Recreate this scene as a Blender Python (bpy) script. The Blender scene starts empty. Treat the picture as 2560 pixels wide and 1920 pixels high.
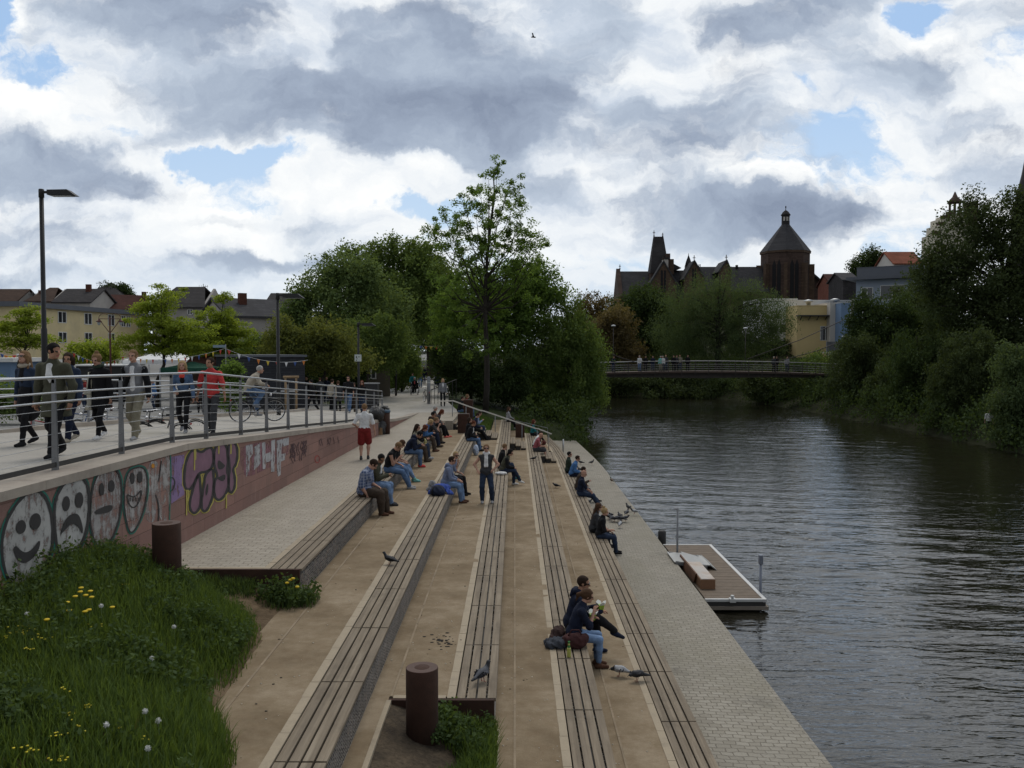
import bpy, math, random
import numpy as np
from mathutils import Vector, Matrix

R = math.radians
rng = np.random.default_rng(11)
random.seed(11)
SC = bpy.context.scene
COL = SC.collection
CZ = 6.3                       # eye height above the river
F = 2213.0

# ------------------------------------------------------------------ camera
cam = bpy.data.cameras.new('camera')
cam.sensor_width = 36.0
cam.lens = 36.0 * F / 2560.0
cam.clip_start, cam.clip_end = 0.1, 6000.0
CAM = bpy.data.objects.new('camera', cam)
COL.objects.link(CAM)
PITCH, YAW = math.atan(85 / F), math.atan(7 / F)
CAM.location = (0, 0, CZ)
CAM.rotation_euler = (math.pi / 2 - PITCH, 0, YAW)
SC.camera = CAM
_M = CAM.rotation_euler.to_matrix()


def ray(px, py):
 return _M @ Vector(((px - 1280) / F, -(py - 960) / F, -1.0))


def at_h(px, py, H):            # point H metres below the eye
 d = ray(px, py)
 t = -H / d.z
 return Vector((d.x * t, d.y * t, CZ - H))


def at_y(px, py, Y):            # point on the plane y = Y
 d = ray(px, py)
 t = Y / d.y
 return Vector((d.x * t, Y, CZ + d.z * t))


# ------------------------------------------------------------------ objects
def thing(name, label, cat, loc=(0, 0, 0), rz=0.0, group=None):
 o = bpy.data.objects.new(name, None)
 COL.objects.link(o)
 o.location = loc
 o.rotation_euler = (0, 0, rz)
 o.empty_display_size = 0.2
 o['label'] = label
 o['category'] = cat
 if group:
  o['group'] = group
 return o


def tag(o, label, cat, group=None):
 o['label'] = label
 o['category'] = cat
 if group:
  o['group'] = group
 return o


def relabel(o, label, group=None):
 o['label'] = label
 if group:
  o['group'] = group
 return o


def kids(o):
 return [c for c in bpy.data.objects if c.parent == o]


def dup(root, loc, rz=0.0, label=None, group=None, scale=None):
 r = root.copy()
 COL.objects.link(r)
 r.location = loc
 r.rotation_euler = (0, 0, rz)
 if scale:
  r.scale = (scale, scale, scale)
 if label:
  r['label'] = label
 if group:
  r['group'] = group

 def rec(a, b):
  for ch in list(a.children):
   c = ch.copy()
   COL.objects.link(c)
   c.parent = b
   rec(ch, c)
 rec(root, r)
 return r


def link_mesh(name, me, parent=None, kind=None):
 o = bpy.data.objects.new(name, me)
 COL.objects.link(o)
 if parent is not None:
  o.parent = parent
 if kind:
  o['kind'] = kind
 return o


def np_mesh(name, V, Fq, mats, mi=None, smooth=False, attr=None):
 """mesh from numpy arrays: V (n,3), Fq (m,4) or (m,3)"""
 V = np.asarray(V, dtype=np.float32)
 Fq = np.asarray(Fq, dtype=np.int32)
 me = bpy.data.meshes.new(name)
 m, k = Fq.shape
 me.vertices.add(len(V))
 me.vertices.foreach_set('co', V.ravel())
 me.loops.add(m * k)
 me.loops.foreach_set('vertex_index', Fq.ravel())
 me.polygons.add(m)
 me.polygons.foreach_set('loop_start', np.arange(0, m * k, k, dtype=np.int32))
 me.polygons.foreach_set('loop_total', np.full(m, k, dtype=np.int32))
 if smooth:
  me.polygons.foreach_set('use_smooth', np.ones(m, dtype=bool))
 for mm in (mats if isinstance(mats, (list, tuple)) else [mats]):
  me.materials.append(mm)
 if mi is not None:
  me.polygons.foreach_set('material_index', np.asarray(mi, dtype=np.int32))
 if attr is not None:
  a = me.attributes.new('tint', 'FLOAT', 'POINT')
  a.data.foreach_set('value', np.asarray(attr, dtype=np.float32))
 me.update()
 return me


class MB:
 """collects simple solids, then links them as one mesh object"""

 def __init__(self):
  self.v, self.f, self.s, self.m = [], [], [], []
  self.mat = 0

 def _add(self, vs, fs, smooth=False):
  b = len(self.v)
  self.v += [tuple(v) for v in vs]
  for f in fs:
   self.f.append([i + b for i in f])
   self.s.append(smooth)
   self.m.append(self.mat)

 def quad(self, a, b, c, d):
  self._add([a, b, c, d], [(0, 1, 2, 3)])

 def poly(self, pts):
  self._add(pts, [tuple(range(len(pts)))])

 def box(self, x0, x1, y0, y1, z0, z1):
  self.hex([(x0, y0, z0), (x1, y0, z0), (x1, y1, z0), (x0, y1, z0),
     (x0, y0, z1), (x1, y0, z1), (x1, y1, z1), (x0, y1, z1)])

 def hex(self, p):
  self._add(p, [(3, 2, 1, 0), (4, 5, 6, 7), (0, 1, 5, 4), (1, 2, 6, 5), (2, 3, 7, 6), (3, 0, 4, 7)])

 def obox(self, c, sx, sy, sz, rz=0.0, M=None):
  c = Vector(c)
  M = M or Matrix.Rotation(rz, 3, 'Z')
  p = []
  for z in (-1, 1):
   for x, y in ((-1, -1), (1, -1), (1, 1), (-1, 1)):
    p.append(c + M @ Vector((x * sx / 2, y * sy / 2, z * sz / 2)))
  self.hex(p)

 def bar(self, a, b, w, h, up=(0, 0, 1)):
  a, b = Vector(a), Vector(b)
  d = (b - a).normalized()
  u = Vector(up)
  s = d.cross(u)
  if s.length < 1e-4:
   s = d.cross(Vector((1, 0, 0)))
  s.normalize()
  u = s.cross(d)
  p = []
  for o in (a, b):
   p += [o - s * w / 2 - u * h / 2, o + s * w / 2 - u * h / 2, o + s * w / 2 + u * h / 2, o - s * w / 2 + u * h / 2]
  self._add(p, [(0, 1, 2, 3), (7, 6, 5, 4), (0, 4, 5, 1), (1, 5, 6, 2), (2, 6, 7, 3), (3, 7, 4, 0)])

 def tube(self, pts, r, n=8, cap=True, closed=False):
  pts = [Vector(p) for p in pts]
  rs = r if isinstance(r, (list, tuple)) else [r] * len(pts)
  vs, k = [], len(pts)
  prev = None
  for i, p in enumerate(pts):
   if closed:
    d = (pts[(i + 1) % k] - pts[i - 1])
   else:
    d = (pts[min(i + 1, k - 1)] - pts[max(i - 1, 0)])
   d = d.normalized() if d.length > 1e-9 else Vector((0, 0, 1))
   if prev is None:
    a = d.cross(Vector((0, 0, 1)))
    if a.length < 1e-3:
     a = d.cross(Vector((0, 1, 0)))
   else:
    a = prev - d * prev.dot(d)
   a.normalize()
   prev = a
   b = d.cross(a)
   for j in range(n):
    t = 2 * math.pi * j / n
    vs.append(p + (a * math.cos(t) + b * math.sin(t)) * rs[i])
  fs = []
  for i in range(k if closed else k - 1):
   for j in range(n):
    i2 = (i + 1) % k
    fs.append((i * n + j, i * n + (j + 1) % n, i2 * n + (j + 1) % n, i2 * n + j))
  if cap and not closed:
   fs.append(tuple(range(n - 1, -1, -1)))
   fs.append(tuple((k - 1) * n + j for j in range(n)))
  self._add(vs, fs, True)

 def lathe(self, c, prof, n=24, axis='z', cap=True):
  c = Vector(c)
  vs, fs, k = [], [], len(prof)
  for r, h in prof:
   for j in range(n):
    t = 2 * math.pi * j / n
    if axis == 'z':
     vs.append(c + Vector((r * math.cos(t), r * math.sin(t), h)))
    elif axis == 'x':
     vs.append(c + Vector((h, r * math.cos(t), r * math.sin(t))))
    else:
     vs.append(c + Vector((r * math.cos(t), h, r * math.sin(t))))
  for i in range(k - 1):
   for j in range(n):
    fs.append((i * n + j, i * n + (j + 1) % n, (i + 1) * n + (j + 1) % n, (i + 1) * n + j))
  if cap:
   fs.append(tuple(range(n - 1, -1, -1)))
   fs.append(tuple((k - 1) * n + j for j in range(n)))
  self._add(vs, fs, True)

 def prism(self, pts, d):
  """polygon pts extruded by vector d"""
  d = Vector(d)
  a = [Vector(p) for p in pts]
  n = len(a)
  vs = a + [p + d for p in a]
  fs = [tuple(range(n - 1, -1, -1)), tuple(range(n, 2 * n))]
  for i in range(n):
   j = (i + 1) % n
   fs.append((i, j, n + j, n + i))
  self._add(vs, fs)

 def sphere(self, c, r, n=10, m=7, sc=(1, 1, 1)):
  prof = []
  c = Vector(c)
  vs, fs = [], []
  for i in range(m + 1):
   t = math.pi * i / m
   for j in range(n):
    u = 2 * math.pi * j / n
    vs.append(c + Vector((r * sc[0] * math.sin(t) * math.cos(u), r * sc[1] * math.sin(t) * math.sin(u), r * sc[2] * math.cos(t))))
  for i in range(m):
   for j in range(n):
    fs.append((i * n + j, (i + 1) * n + j, (i + 1) * n + (j + 1) % n, i * n + (j + 1) % n))
  self._add(vs, fs, True)

 def mesh(self, name, mats, off=(0, 0, 0), bevel=0):
  me = bpy.data.meshes.new(name)
  off = Vector(off)
  me.from_pydata([Vector(v) - off for v in self.v], [], self.f)
  me.polygons.foreach_set('use_smooth', self.s)
  for mm in (mats if isinstance(mats, (list, tuple)) else [mats]):
   me.materials.append(mm)
  if any(self.m):
   me.polygons.foreach_set('material_index', self.m)
  me.update()
  return me

 def build(self, name, mats, parent=None, kind=None, local=False, bevel=0.0):
  """local=True: coordinates are already in the parent's frame"""
  off = Vector((0, 0, 0))
  if parent is not None and not local:
   root = parent
   while root.parent is not None:
    root = root.parent
   off = Vector(root.location)
  o = link_mesh(name, self.mesh(name, mats, off), parent, kind)
  if bevel:
   b = o.modifiers.new('bevel', 'BEVEL')
   b.width = bevel
   b.segments = 2
   b.limit_method = 'ANGLE'
   b.angle_limit = R(40)
  return o


# ------------------------------------------------------------------ materials
_mats = {}


class NT:
 def __init__(self, m):
  self.t = m.node_tree
  self.n = self.t.nodes
  self.l = self.t.links

 def add(self, typ, **kw):
  n = self.n.new(typ)
  for k, v in kw.items():
   setattr(n, k, v)
  return n

 def link(self, a, b):
  self.l.new(a, b)

 def setin(self, sock, v):
  if hasattr(v, 'links') or isinstance(v, bpy.types.NodeSocket):
   self.link(v, sock)
  else:
   sock.default_value = v

 def math(self, op, a, b=0.0, c=0.0, clamp=False):
  n = self.add('ShaderNodeMath', operation=op, use_clamp=clamp)
  self.setin(n.inputs[0], a)
  self.setin(n.inputs[1], b)
  if op in ('MULTIPLY_ADD', 'SMOOTH_MIN', 'SMOOTH_MAX', 'COMPARE', 'WRAP'):
   self.setin(n.inputs[2], c)
  return n.outputs[0]

 def vmath(self, op, a, b=(0, 0, 0), c=None):
  n = self.add('ShaderNodeVectorMath', operation=op)
  self.setin(n.inputs[0], a)
  self.setin(n.inputs[1], b)
  if c is not None:
   self.setin(n.inputs[2], c)
  return n.outputs['Value'] if op in ('LENGTH', 'DOT_PRODUCT', 'DISTANCE') else n.outputs[0]

 def noise(self, vec, scale, detail=4.0, rough=0.55, dist=0.0, out='Fac'):
  n = self.add('ShaderNodeTexNoise')
  if vec is not None:
   self.link(vec, n.inputs['Vector'])
  n.inputs['Scale'].default_value = scale
  n.inputs['Detail'].default_value = detail
  n.inputs['Roughness'].default_value = rough
  n.inputs['Distortion'].default_value = dist
  return n.outputs[out]

 def ramp(self, fac, stops, interp='LINEAR'):
  n = self.add('ShaderNodeValToRGB')
  cr = n.color_ramp
  cr.interpolation = interp
  while len(cr.elements) > 1:
   cr.elements.remove(cr.elements[-1])
  for i, (p, c) in enumerate(stops):
   e = cr.elements[0] if i == 0 else cr.elements.new(p)
   e.position = p
   e.color = (*c, 1) if len(c) == 3 else c
  self.link(fac, n.inputs[0])
  return n.outputs[0]

 def mix(self, fac, a, b, typ='MIX'):
  n = self.add('ShaderNodeMix', data_type='RGBA', blend_type=typ)
  self.setin(n.inputs[0], fac)
  for s, v in ((n.inputs[6], a), (n.inputs[7], b)):
   if isinstance(v, (tuple, list)):
    s.default_value = (*v, 1) if len(v) == 3 else v
   else:
    self.link(v, s)
  return n.outputs[2]

 def maprange(self, v, a, b, c=0.0, d=1.0, typ='LINEAR'):
  n = self.add('ShaderNodeMapRange', interpolation_type=typ)
  self.setin(n.inputs[0], v)
  for i, x in enumerate((a, b, c, d)):
   n.inputs[i + 1].default_value = x
  return n.outputs[0]

 def bump(self, h, strength, dist=0.02, normal=None):
  n = self.add('ShaderNodeBump')
  n.inputs['Strength'].default_value = strength
  n.inputs['Distance'].default_value = dist
  self.link(h, n.inputs['Height'])
  if normal is not None:
   self.link(normal, n.inputs['Normal'])
  return n.outputs[0]

 def pos(self, obj=False):
  if obj:
   return self.add('ShaderNodeTexCoord').outputs['Object']
  return self.add('ShaderNodeNewGeometry').outputs['Position']

 def scale(self, v, s):
  return self.vmath('MULTIPLY', v, s)


def newmat(name):
 m = bpy.data.materials.new(name)
 m.use_nodes = True
 t = NT(m)
 b = t.n['Principled BSDF']
 return m, t, b


def sh(c, k):
 return tuple(max(0.0, min(1.0, x * k)) for x in c)


def mat(name, col, rough=0.75, var=0.25, scale=3.0, bump=0.15, bscale=60.0, metal=0.0, obj=True, spec=0.4, dirt=None, dscale=0.7, bdist=0.01):
 """general weathered surface: two noises in colour, fine bump"""
 if name in _mats:
  return _mats[name]
 m, t, b = newmat(name)
 p = t.pos(obj)
 n1 = t.noise(p, scale, 5, 0.6)
 c = t.ramp(n1, [(0.25, sh(col, 1 - var)), (0.5, col), (0.75, sh(col, 1 + var))])
 n2 = t.noise(p, bscale, 3, 0.6)
 c = t.mix(t.maprange(n2, 0.35, 0.7, 0.0, 0.35), c, sh(col, 1 - var * 1.3))
 if dirt:
  n3 = t.noise(p, dscale, 6, 0.7)
  c = t.mix(t.maprange(n3, 0.48, 0.72, 0, 0.8), c, dirt)
 t.link(c, b.inputs['Base Color'])
 b.inputs['Roughness'].default_value = rough
 b.inputs['Metallic'].default_value = metal
 b.inputs['Specular IOR Level'].default_value = spec
 if bump:
  t.link(t.bump(n2, bump, bdist), b.inputs['Normal'])
 _mats[name] = m
 return m


def cloth(name, col, kind='plain', col2=None):
 if name in _mats:
  return _mats[name]
 m, t, b = newmat(name)
 p = t.pos(True)
 n1 = t.noise(p, 7.0, 4, 0.6)
 c = t.ramp(n1, [(0.3, sh(col, 0.75)), (0.7, sh(col, 1.25))])
 if kind == 'plaid':
  sx = t.add('ShaderNodeSeparateXYZ')
  t.link(p, sx.inputs[0])
  for ax, fr in ((0, 105.0), (1, 105.0), (2, 90.0)):
   w = t.math('SINE', t.math('MULTIPLY', sx.outputs[ax], fr))
   c = t.mix(t.maprange(w, 0.2, 0.8, 0, 0.45), c, col2)
 if kind == 'denim':
  c = t.mix(t.maprange(t.noise(p, 4.5, 2), 0.45, 0.65, 0, 0.6), c, col2 or sh(col, 1.7))
 t.link(c, b.inputs['Base Color'])
 b.inputs['Roughness'].default_value = 0.9
 b.inputs['Specular IOR Level'].default_value = 0.2
 h = t.math('ADD', t.math('MULTIPLY', t.noise(p, 14.0, 3), 1.0), t.math('MULTIPLY', t.noise(p, 120.0, 2), 0.12))
 t.link(t.bump(h, 0.55, 0.03), b.inputs['Normal'])
 _mats[name] = m
 return m
# ------------------------------------------------------------------ levels (metres below the eye)
TH = {0: 3.53, 1: 3.98, 2: 4.43, 3: 4.88, 4: 5.33, 5: 5.78}
XF = {1: -3.44, 2: -1.82, 3: -0.24, 4: 1.19, 5: 2.61}     # front edges of the benches
BW = 0.50
ZT = {k: CZ - h for k, h in TH.items()}


def wall_x(y):
 return -6.39 + 0.02 * y


def path_h(y):
 P = [(-50, 1.71), (10, 1.71), (16.3, 1.74), (32, 2.67), (36.2, 2.87), (41, 3.2), (47, 3.47), (49.8, 3.537), (51, 3.537), (120, 3.42), (1000, 3.4)]
 for (a, ha), (b, hb) in zip(P, P[1:]):
  if y <= b:
   return ha + (hb - ha) * (y - a) / (b - a)
 return 3.4


def path_hl(y):      # the far side of the promenade lies a little higher
 return float(np.interp(y, [-50, 18, 28, 43.5, 48, 49.8, 51, 120], [1.70, 1.70, 2.15, 2.95, 3.42, 3.537, 3.537, 3.42]))


def path_at(x, y):
 a, b_ = path_l(y), wall_x(y)
 f = min(1, max(0, (x - a) / (b_ - a)))
 return path_hl(y) * (1 - f) + path_h(y) * f


def path_l(y):
 P = [(-50, -10.7), (18, -10.6), (33, -9.5), (60, -9.7), (90, -11), (1000, -12)]
 for (a, ha), (b, hb) in zip(P, P[1:]):
  if y <= b:
   return ha + (hb - ha) * (y - a) / (b - a)
 return -12


# ------------------------------------------------------------------ surface materials
def mat_sand():
 m, t, b = newmat('sand')
 p = t.pos()
 n1 = t.noise(p, 0.75, 8, 0.72)
 n2 = t.noise(p, 5.0, 6, 0.65)
 n3 = t.noise(p, 130.0, 3, 0.7)
 c = t.ramp(n1, [(0.36, (.175, .132, .084)), (0.5, (.245, .190, .125)), (0.64, (.320, .257, .180))])
 c = t.mix(t.maprange(n2, 0.4, 0.7, 0, 0.4), c, (.17, .115, .066))
 c = t.mix(t.maprange(n3, 0.55, 0.75, 0, 0.55), c, (.12, .085, .05))
 v = t.add('ShaderNodeTexVoronoi')
 v.inputs['Scale'].default_value = 14.0
 t.link(p, v.inputs['Vector'])
 c = t.mix(t.maprange(v.outputs['Distance'], 0.03, 0.06, 0.75, 0.0), c, (.42, .35, .26))
 t.link(c, b.inputs['Base Color'])
 b.inputs['Roughness'].default_value = 0.95
 b.inputs['Specular IOR Level'].default_value = 0.15
 h = t.math('ADD', t.math('MULTIPLY', n2, 1.0), t.math('MULTIPLY', n3, 0.35))
 t.link(t.bump(h, 0.6, 0.02), b.inputs['Normal'])
 return m


def mat_paver(name, col, col2, bw, bh, rot=0.0, gap=.012, arc=False, joint=(.10, .09, .07)):
 m, t, b = newmat(name)
 p = t.pos()
 mp = t.add('ShaderNodeMapping')
 mp.inputs['Rotation'].default_value = (0, 0, rot)
 t.link(p, mp.inputs['Vector'])
 q = mp.outputs[0]
 w = t.noise(q, 2.6, 4, 0.65, 0, 'Color')
 q = t.vmath('ADD', q, t.vmath('MULTIPLY', t.vmath('SUBTRACT', w, (.5, .5, .5)), (.15, .13, 0)))
 br = t.add('ShaderNodeTexBrick')
 br.inputs['Scale'].default_value = 1.0
 br.inputs['Brick Width'].default_value = bw
 br.inputs['Row Height'].default_value = bh
 br.inputs['Mortar Size'].default_value = gap
 br.inputs['Mortar Smooth'].default_value = 0.4
 br.inputs['Bias'].default_value = 0.0
 br.inputs['Color1'].default_value = (*col, 1)
 br.inputs['Color2'].default_value = (*col2, 1)
 br.inputs['Mortar'].default_value = (*joint, 1)
 t.link(q, br.inputs['Vector'])
 n1 = t.noise(p, 0.55, 6, 0.65)
 n2 = t.noise(p, 35.0, 4, 0.65)
 c = t.mix(t.maprange(n1, 0.35, 0.7, 0.0, 0.55), br.outputs['Color'], sh(col, .62))
 c = t.mix(t.maprange(n2, 0.45, 0.75, 0.0, 0.4), c, sh(col, .55))
 n4 = t.noise(p, 0.9, 6, 0.75)
 c = t.mix(t.maprange(n4, 0.58, 0.70, 0.0, 0.7), c, sh(col, .42))
 n5 = t.noise(t.vmath('MULTIPLY', p, (1.0, .35, 1)), 0.5, 7, 0.7)
 c = t.mix(t.maprange(n5, 0.5, 0.72, 0.0, 0.5), c, (.19, .175, .12))
 t.link(c, b.inputs['Base Color'])
 b.inputs['Roughness'].default_value = 0.85
 b.inputs['Specular IOR Level'].default_value = 0.25
 h = t.math('ADD', t.math('MULTIPLY', br.outputs['Fac'], -1.0), t.math('MULTIPLY', n2, .35))
 t.link(t.bump(h, 0.7, 0.012), b.inputs['Normal'])
 return m


def mat_board():
 m, t, b = newmat('weathered_board')
 p = t.pos(True)
 info = t.add('ShaderNodeObjectInfo')
 g = t.noise(t.vmath('ADD', t.vmath('MULTIPLY', p, (26, 1.1, 26)), t.vmath('MULTIPLY', info.outputs['Location'], (3, 3, 3))), 1.0, 5, 0.6)
 rnd = t.noise(t.vmath('MULTIPLY', p, (8.2, .48, 1)), 1.0, 1, 0.5)
 c = t.ramp(g, [(0.25, (.165, .130, .090)), (0.5, (.250, .203, .147)), (0.8, (.350, .295, .225))])
 c = t.mix(t.maprange(rnd, 0.35, 0.65, 0.0, 0.55), c, (.158, .128, .095))
 n = t.noise(p, 1.7, 6, 0.7)
 c = t.mix(t.maprange(n, 0.5, 0.72, 0.0, 0.5), c, (.112, .090, .066))
 t.link(c, b.inputs['Base Color'])
 b.inputs['Roughness'].default_value = 0.8
 b.inputs['Specular IOR Level'].default_value = 0.25
 sx = t.add('ShaderNodeSeparateXYZ')
 t.link(p, sx.inputs[0])
 rib = t.math('SINE', t.math('MULTIPLY', sx.outputs[0], 2 * math.pi / 0.0093))
 h = t.math('ADD', t.math('MULTIPLY', rib, 0.5), t.math('MULTIPLY', g, 1.2))
 t.link(t.bump(h, 0.5, 0.004), b.inputs['Normal'])
 return m


def mat_gabion():
 m, t, b = newmat('gabion_stone')
 p = t.pos()
 v = t.add('ShaderNodeTexVoronoi', feature='DISTANCE_TO_EDGE')
 v.inputs['Scale'].default_value = 11.0
 t.link(p, v.inputs['Vector'])
 v2 = t.add('ShaderNodeTexVoronoi')
 v2.inputs['Scale'].default_value = 11.0
 t.link(p, v2.inputs['Vector'])
 c = t.ramp(t.math('FRACT', t.math('MULTIPLY', v2.outputs['Color'], 3.0)), [(0, (.15, .145, .14)), (.5, (.26, .24, .22)), (1, (.34, .26, .20))])
 c = t.mix(t.maprange(v.outputs['Distance'], 0.0, 0.12, 1, 0), c, (.012, .011, .010))
 t.link(c, b.inputs['Base Color'])
 b.inputs['Roughness'].default_value = 0.9
 t.link(t.bump(t.maprange(v.outputs['Distance'], 0, 0.3), 1.0, 0.06), b.inputs['Normal'])
 return m


def mat_wall():
 m, t, b = newmat('red_sandstone_block')
 tc = t.add('ShaderNodeTexCoord')
 p = tc.outputs['UV']
 br = t.add('ShaderNodeTexBrick')
 br.inputs['Scale'].default_value = 1.0
 br.inputs['Brick Width'].default_value = 1.15
 br.inputs['Row Height'].default_value = 0.285
 br.inputs['Mortar Size'].default_value = 0.006
 br.inputs['Mortar Smooth'].default_value = 0.3
 br.inputs['Color1'].default_value = (.31, .180, .148, 1)
 br.inputs['Color2'].default_value = (.235, .138, .118, 1)
 br.inputs['Mortar'].default_value = (.12, .07, .06, 1)
 t.link(p, br.inputs['Vector'])
 n1 = t.noise(p, 1.1, 6, 0.65)
 n2 = t.noise(p, 26.0, 4, 0.65)
 n3 = t.noise(t.vmath('MULTIPLY', p, (5.0, .8, 1)), 1.0, 5, 0.65)
 c = t.mix(t.maprange(n1, 0.4, 0.7, 0, 0.6), br.outputs['Color'], (.20, .135, .115))
 c = t.mix(t.maprange(n3, 0.55, 0.75, 0, 0.45), c, (.36, .24, .21))
 c = t.mix(t.maprange(n2, 0.45, 0.75, 0, 0.35), c, (.15, .08, .07))
 t.link(c, b.inputs['Base Color'])
 b.inputs['Roughness'].default_value = 0.88
 b.inputs['Specular IOR Level'].default_value = 0.2
 h = t.math('ADD', t.math('MULTIPLY', br.outputs['Fac'], -1.0), t.math('MULTIPLY', n2, .4))
 t.link(t.bump(h, 0.5, 0.012), b.inputs['Normal'])
 return m


def mat_water():
 m, t, b = newmat('river_water')
 p = t.pos()
 n1 = t.noise(p, 0.05, 3, 0.5)
 c = t.ramp(n1, [(0.35, (.011, .011, .007)), (0.65, (.016, .014, .009))])
 t.link(c, b.inputs['Base Color'])
 b.inputs['Roughness'].default_value = 0.02
 b.inputs['IOR'].default_value = 1.6
 b.inputs['Specular IOR Level'].default_value = 0.5
 a = t.noise(t.vmath('MULTIPLY', p, (1.5, 5.0, 1)), 1.0, 3, 0.5, 0.3)
 d = t.noise(t.vmath('MULTIPLY', p, (3.5, 9.0, 1)), 1.0, 2, 0.5, 0.2)
 h = t.math('ADD', t.math('MULTIPLY', a, 1.0), t.math('MULTIPLY', d, 0.22))
 t.link(t.bump(h, 0.42, 0.07), b.inputs['Normal'])
 return m


def mat_earth(name, c1, c2, c3, s=1.0):
 m, t, b = newmat(name)
 p = t.pos()
 c = t.ramp(t.noise(p, 0.6 * s, 6, 0.7), [(0.3, c1), (0.5, c2), (0.7, c3)])
 n = t.noise(p, 9 * s, 5, 0.7)
 c = t.mix(t.maprange(n, 0.4, 0.7, 0, 0.6), c, sh(c1, .6))
 t.link(c, b.inputs['Base Color'])
 b.inputs['Roughness'].default_value = 0.95
 b.inputs['Specular IOR Level'].default_value = 0.1
 t.link(t.bump(n, 0.8, 0.05), b.inputs['Normal'])
 return m


SAND = mat_sand()
PAVE = mat_paver('pale_sett_paving', (.425, .38, .315), (.355, .315, .26), .22, .125, 0.0, .009, joint=(.22, .19, .15))
QUAY = mat_paver('grey_quay_setts', (.345, .318, .268), (.275, .250, .205), .19, .12, 0.04, .009, joint=(.165, .145, .112))
PATHM = mat_paver('path_slabs', (.43, .405, .365), (.39, .365, .325), 1.3, 1.0, 0.05, .008, joint=(.33, .31, .28))
BOARD = mat_board()
GABION = mat_gabion()
STRIP = mat('pale_edge_stone', (.375, .310, .222), .85, .22, 1.6, .2, 45, dirt=(.21, .175, .13), dscale=1.6, obj=False)
WIREM = mat('rusty_mesh_wire', (.30, .27, .24), .6, .3, 3, .05, 60, metal=.3)
LINE = mat('worn_stone_line', (.275, .215, .145), .9, .3, 2.5, .2, 45, dirt=(.21, .15, .09), dscale=1.2, obj=False)
STEEL = mat('galvanised_steel', (.42, .43, .44), .42, .12, 6, .05, 90, metal=.75)
RAILM = mat('brushed_rail_steel', (.47, .48, .49), .38, .08, 6, .03, 90, metal=.9)
POSTM = mat('grey_post_paint', (.22, .225, .235), .5, .15, 4, .05, 90, metal=.35)
DARKST = mat('dark_steel', (.035, .033, .032), .6, .2, 5, .1)
CORTEN = mat('corten_steel', (.056, .026, .017), .9, .35, 4, .25, 70, dirt=(.028, .016, .011), dscale=3.5)
COPING = mat('coping_concrete', (.36, .315, .265), .9, .2, 1.5, .2, 50, obj=False, dirt=(.20, .165, .14), dscale=.8)
WALLM = mat_wall()
WATER = mat_water()
GRASSG = mat_earth('grass_ground', (.020, .028, .010), (.030, .042, .014), (.045, .050, .018))
BANKG = mat_earth('bank_soil', (.016, .017, .010), (.026, .030, .013), (.035, .034, .018), .5)
DIRT = mat_earth('bare_soil', (.085, .060, .036), (.17, .122, .077), (.235, .175, .112))
DARKDIRT = mat_earth('burnt_soil', (.035, .030, .026), (.10, .078, .055), (.165, .125, .085), 2.2)


# ------------------------------------------------------------------ ground, river, banks
def grid_obj(name, xs, ys, fz, m, kind='structure', smooth=True):
 xs, ys = np.asarray(xs, float), np.asarray(ys, float)
 X, Y = np.meshgrid(xs, ys)
 Z = fz(X, Y)
 V = np.stack([X, Y, Z], -1).reshape(-1, 3)
 nx, ny = len(xs), len(ys)
 i = np.arange((ny - 1) * nx).reshape(ny - 1, nx)[:, :-1].ravel()
 Q = np.stack([i, i + 1, i + nx + 1, i + nx], -1)
 return link_mesh(name, np_mesh(name, V, Q, m, smooth=smooth), None, kind)


def vnoise(X, Y, s, seed=0):
 r = np.random.default_rng(seed)
 z = np.zeros_like(X)
 for k in range(9):
  a = r.uniform(0, 2 * np.pi)
  f = s * r.uniform(.5, 2.2)
  z += np.sin((X * np.cos(a) + Y * np.sin(a)) * f + r.uniform(0, 7)) / (1 + .5 * k)
 return z / 3.0


def nl(a, b, n, p=1.6):
 return a + (b - a) * np.linspace(0, 1, n) ** p


# river bed / base ground, out to the horizon
grid_obj('ground', np.concatenate([nl(-12, -2500, 14)[::-1], nl(-11, 2500, 14)]), np.concatenate([[-400], nl(-10, 4000, 24)]),
   lambda X, Y: np.where(X < -12, 1.6, -1.6) + 0 * Y, BANKG)


# water surface: real ripples, rows get closer near the eye
def water_z(X, Y):
 r = np.random.default_rng(5)
 z = np.zeros_like(X)
 for k in range(34):
  lam = r.uniform(.24, .60) if k < 28 else r.uniform(1.1, 2.4)
  a = r.normal(-0.10, .33) + np.pi / 2
  amp = .0062 * lam ** .9 * (1.25 if lam > 1 else 1)
  w = 1.25 * np.sin(X * .9 * np.cos(k * 1.7) + Y * .55 * np.sin(k * 2.3) + r.uniform(0, 7))
  z += amp * np.sin((X * np.cos(a) + Y * np.sin(a)) * 2 * np.pi / lam + r.uniform(0, 7) + w)
 patch = .62 + .45 * vnoise(X, Y, .16, 3)
 calm = np.clip((Y - 12) / 16, .25, 1.0)
 far = np.clip(1.25 - Y / 120, .45, 1)
 return z * np.clip(patch, .15, 1.3) * calm * far * 0.88


ws = [6.0]
while ws[-1] < 150:
 ws.append(ws[-1] + max(.05, ws[-1] * .0034))
grid_obj('water', np.linspace(2.9, 44, 300), np.array(ws), water_z, WATER)
wo = MB()
wo.quad((-90, 150, 0), (120, 150, 0), (120, 230, 0), (-90, 230, 0))
wo.quad((2.9, -60, 0), (60, -60, 0), (60, 6.0, 0), (2.9, 6.0, 0))
wo.build('water', WATER, None, 'structure')


# right bank: shore and the hill that carries the old town
def shore_r(Y):
 return np.interp(Y, [-100, 30, 59, 75, 97, 112, 124, 131, 137, 150], [27, 30, 31, 31, 30, 27.5, 21, 10, -2, -60])


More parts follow.
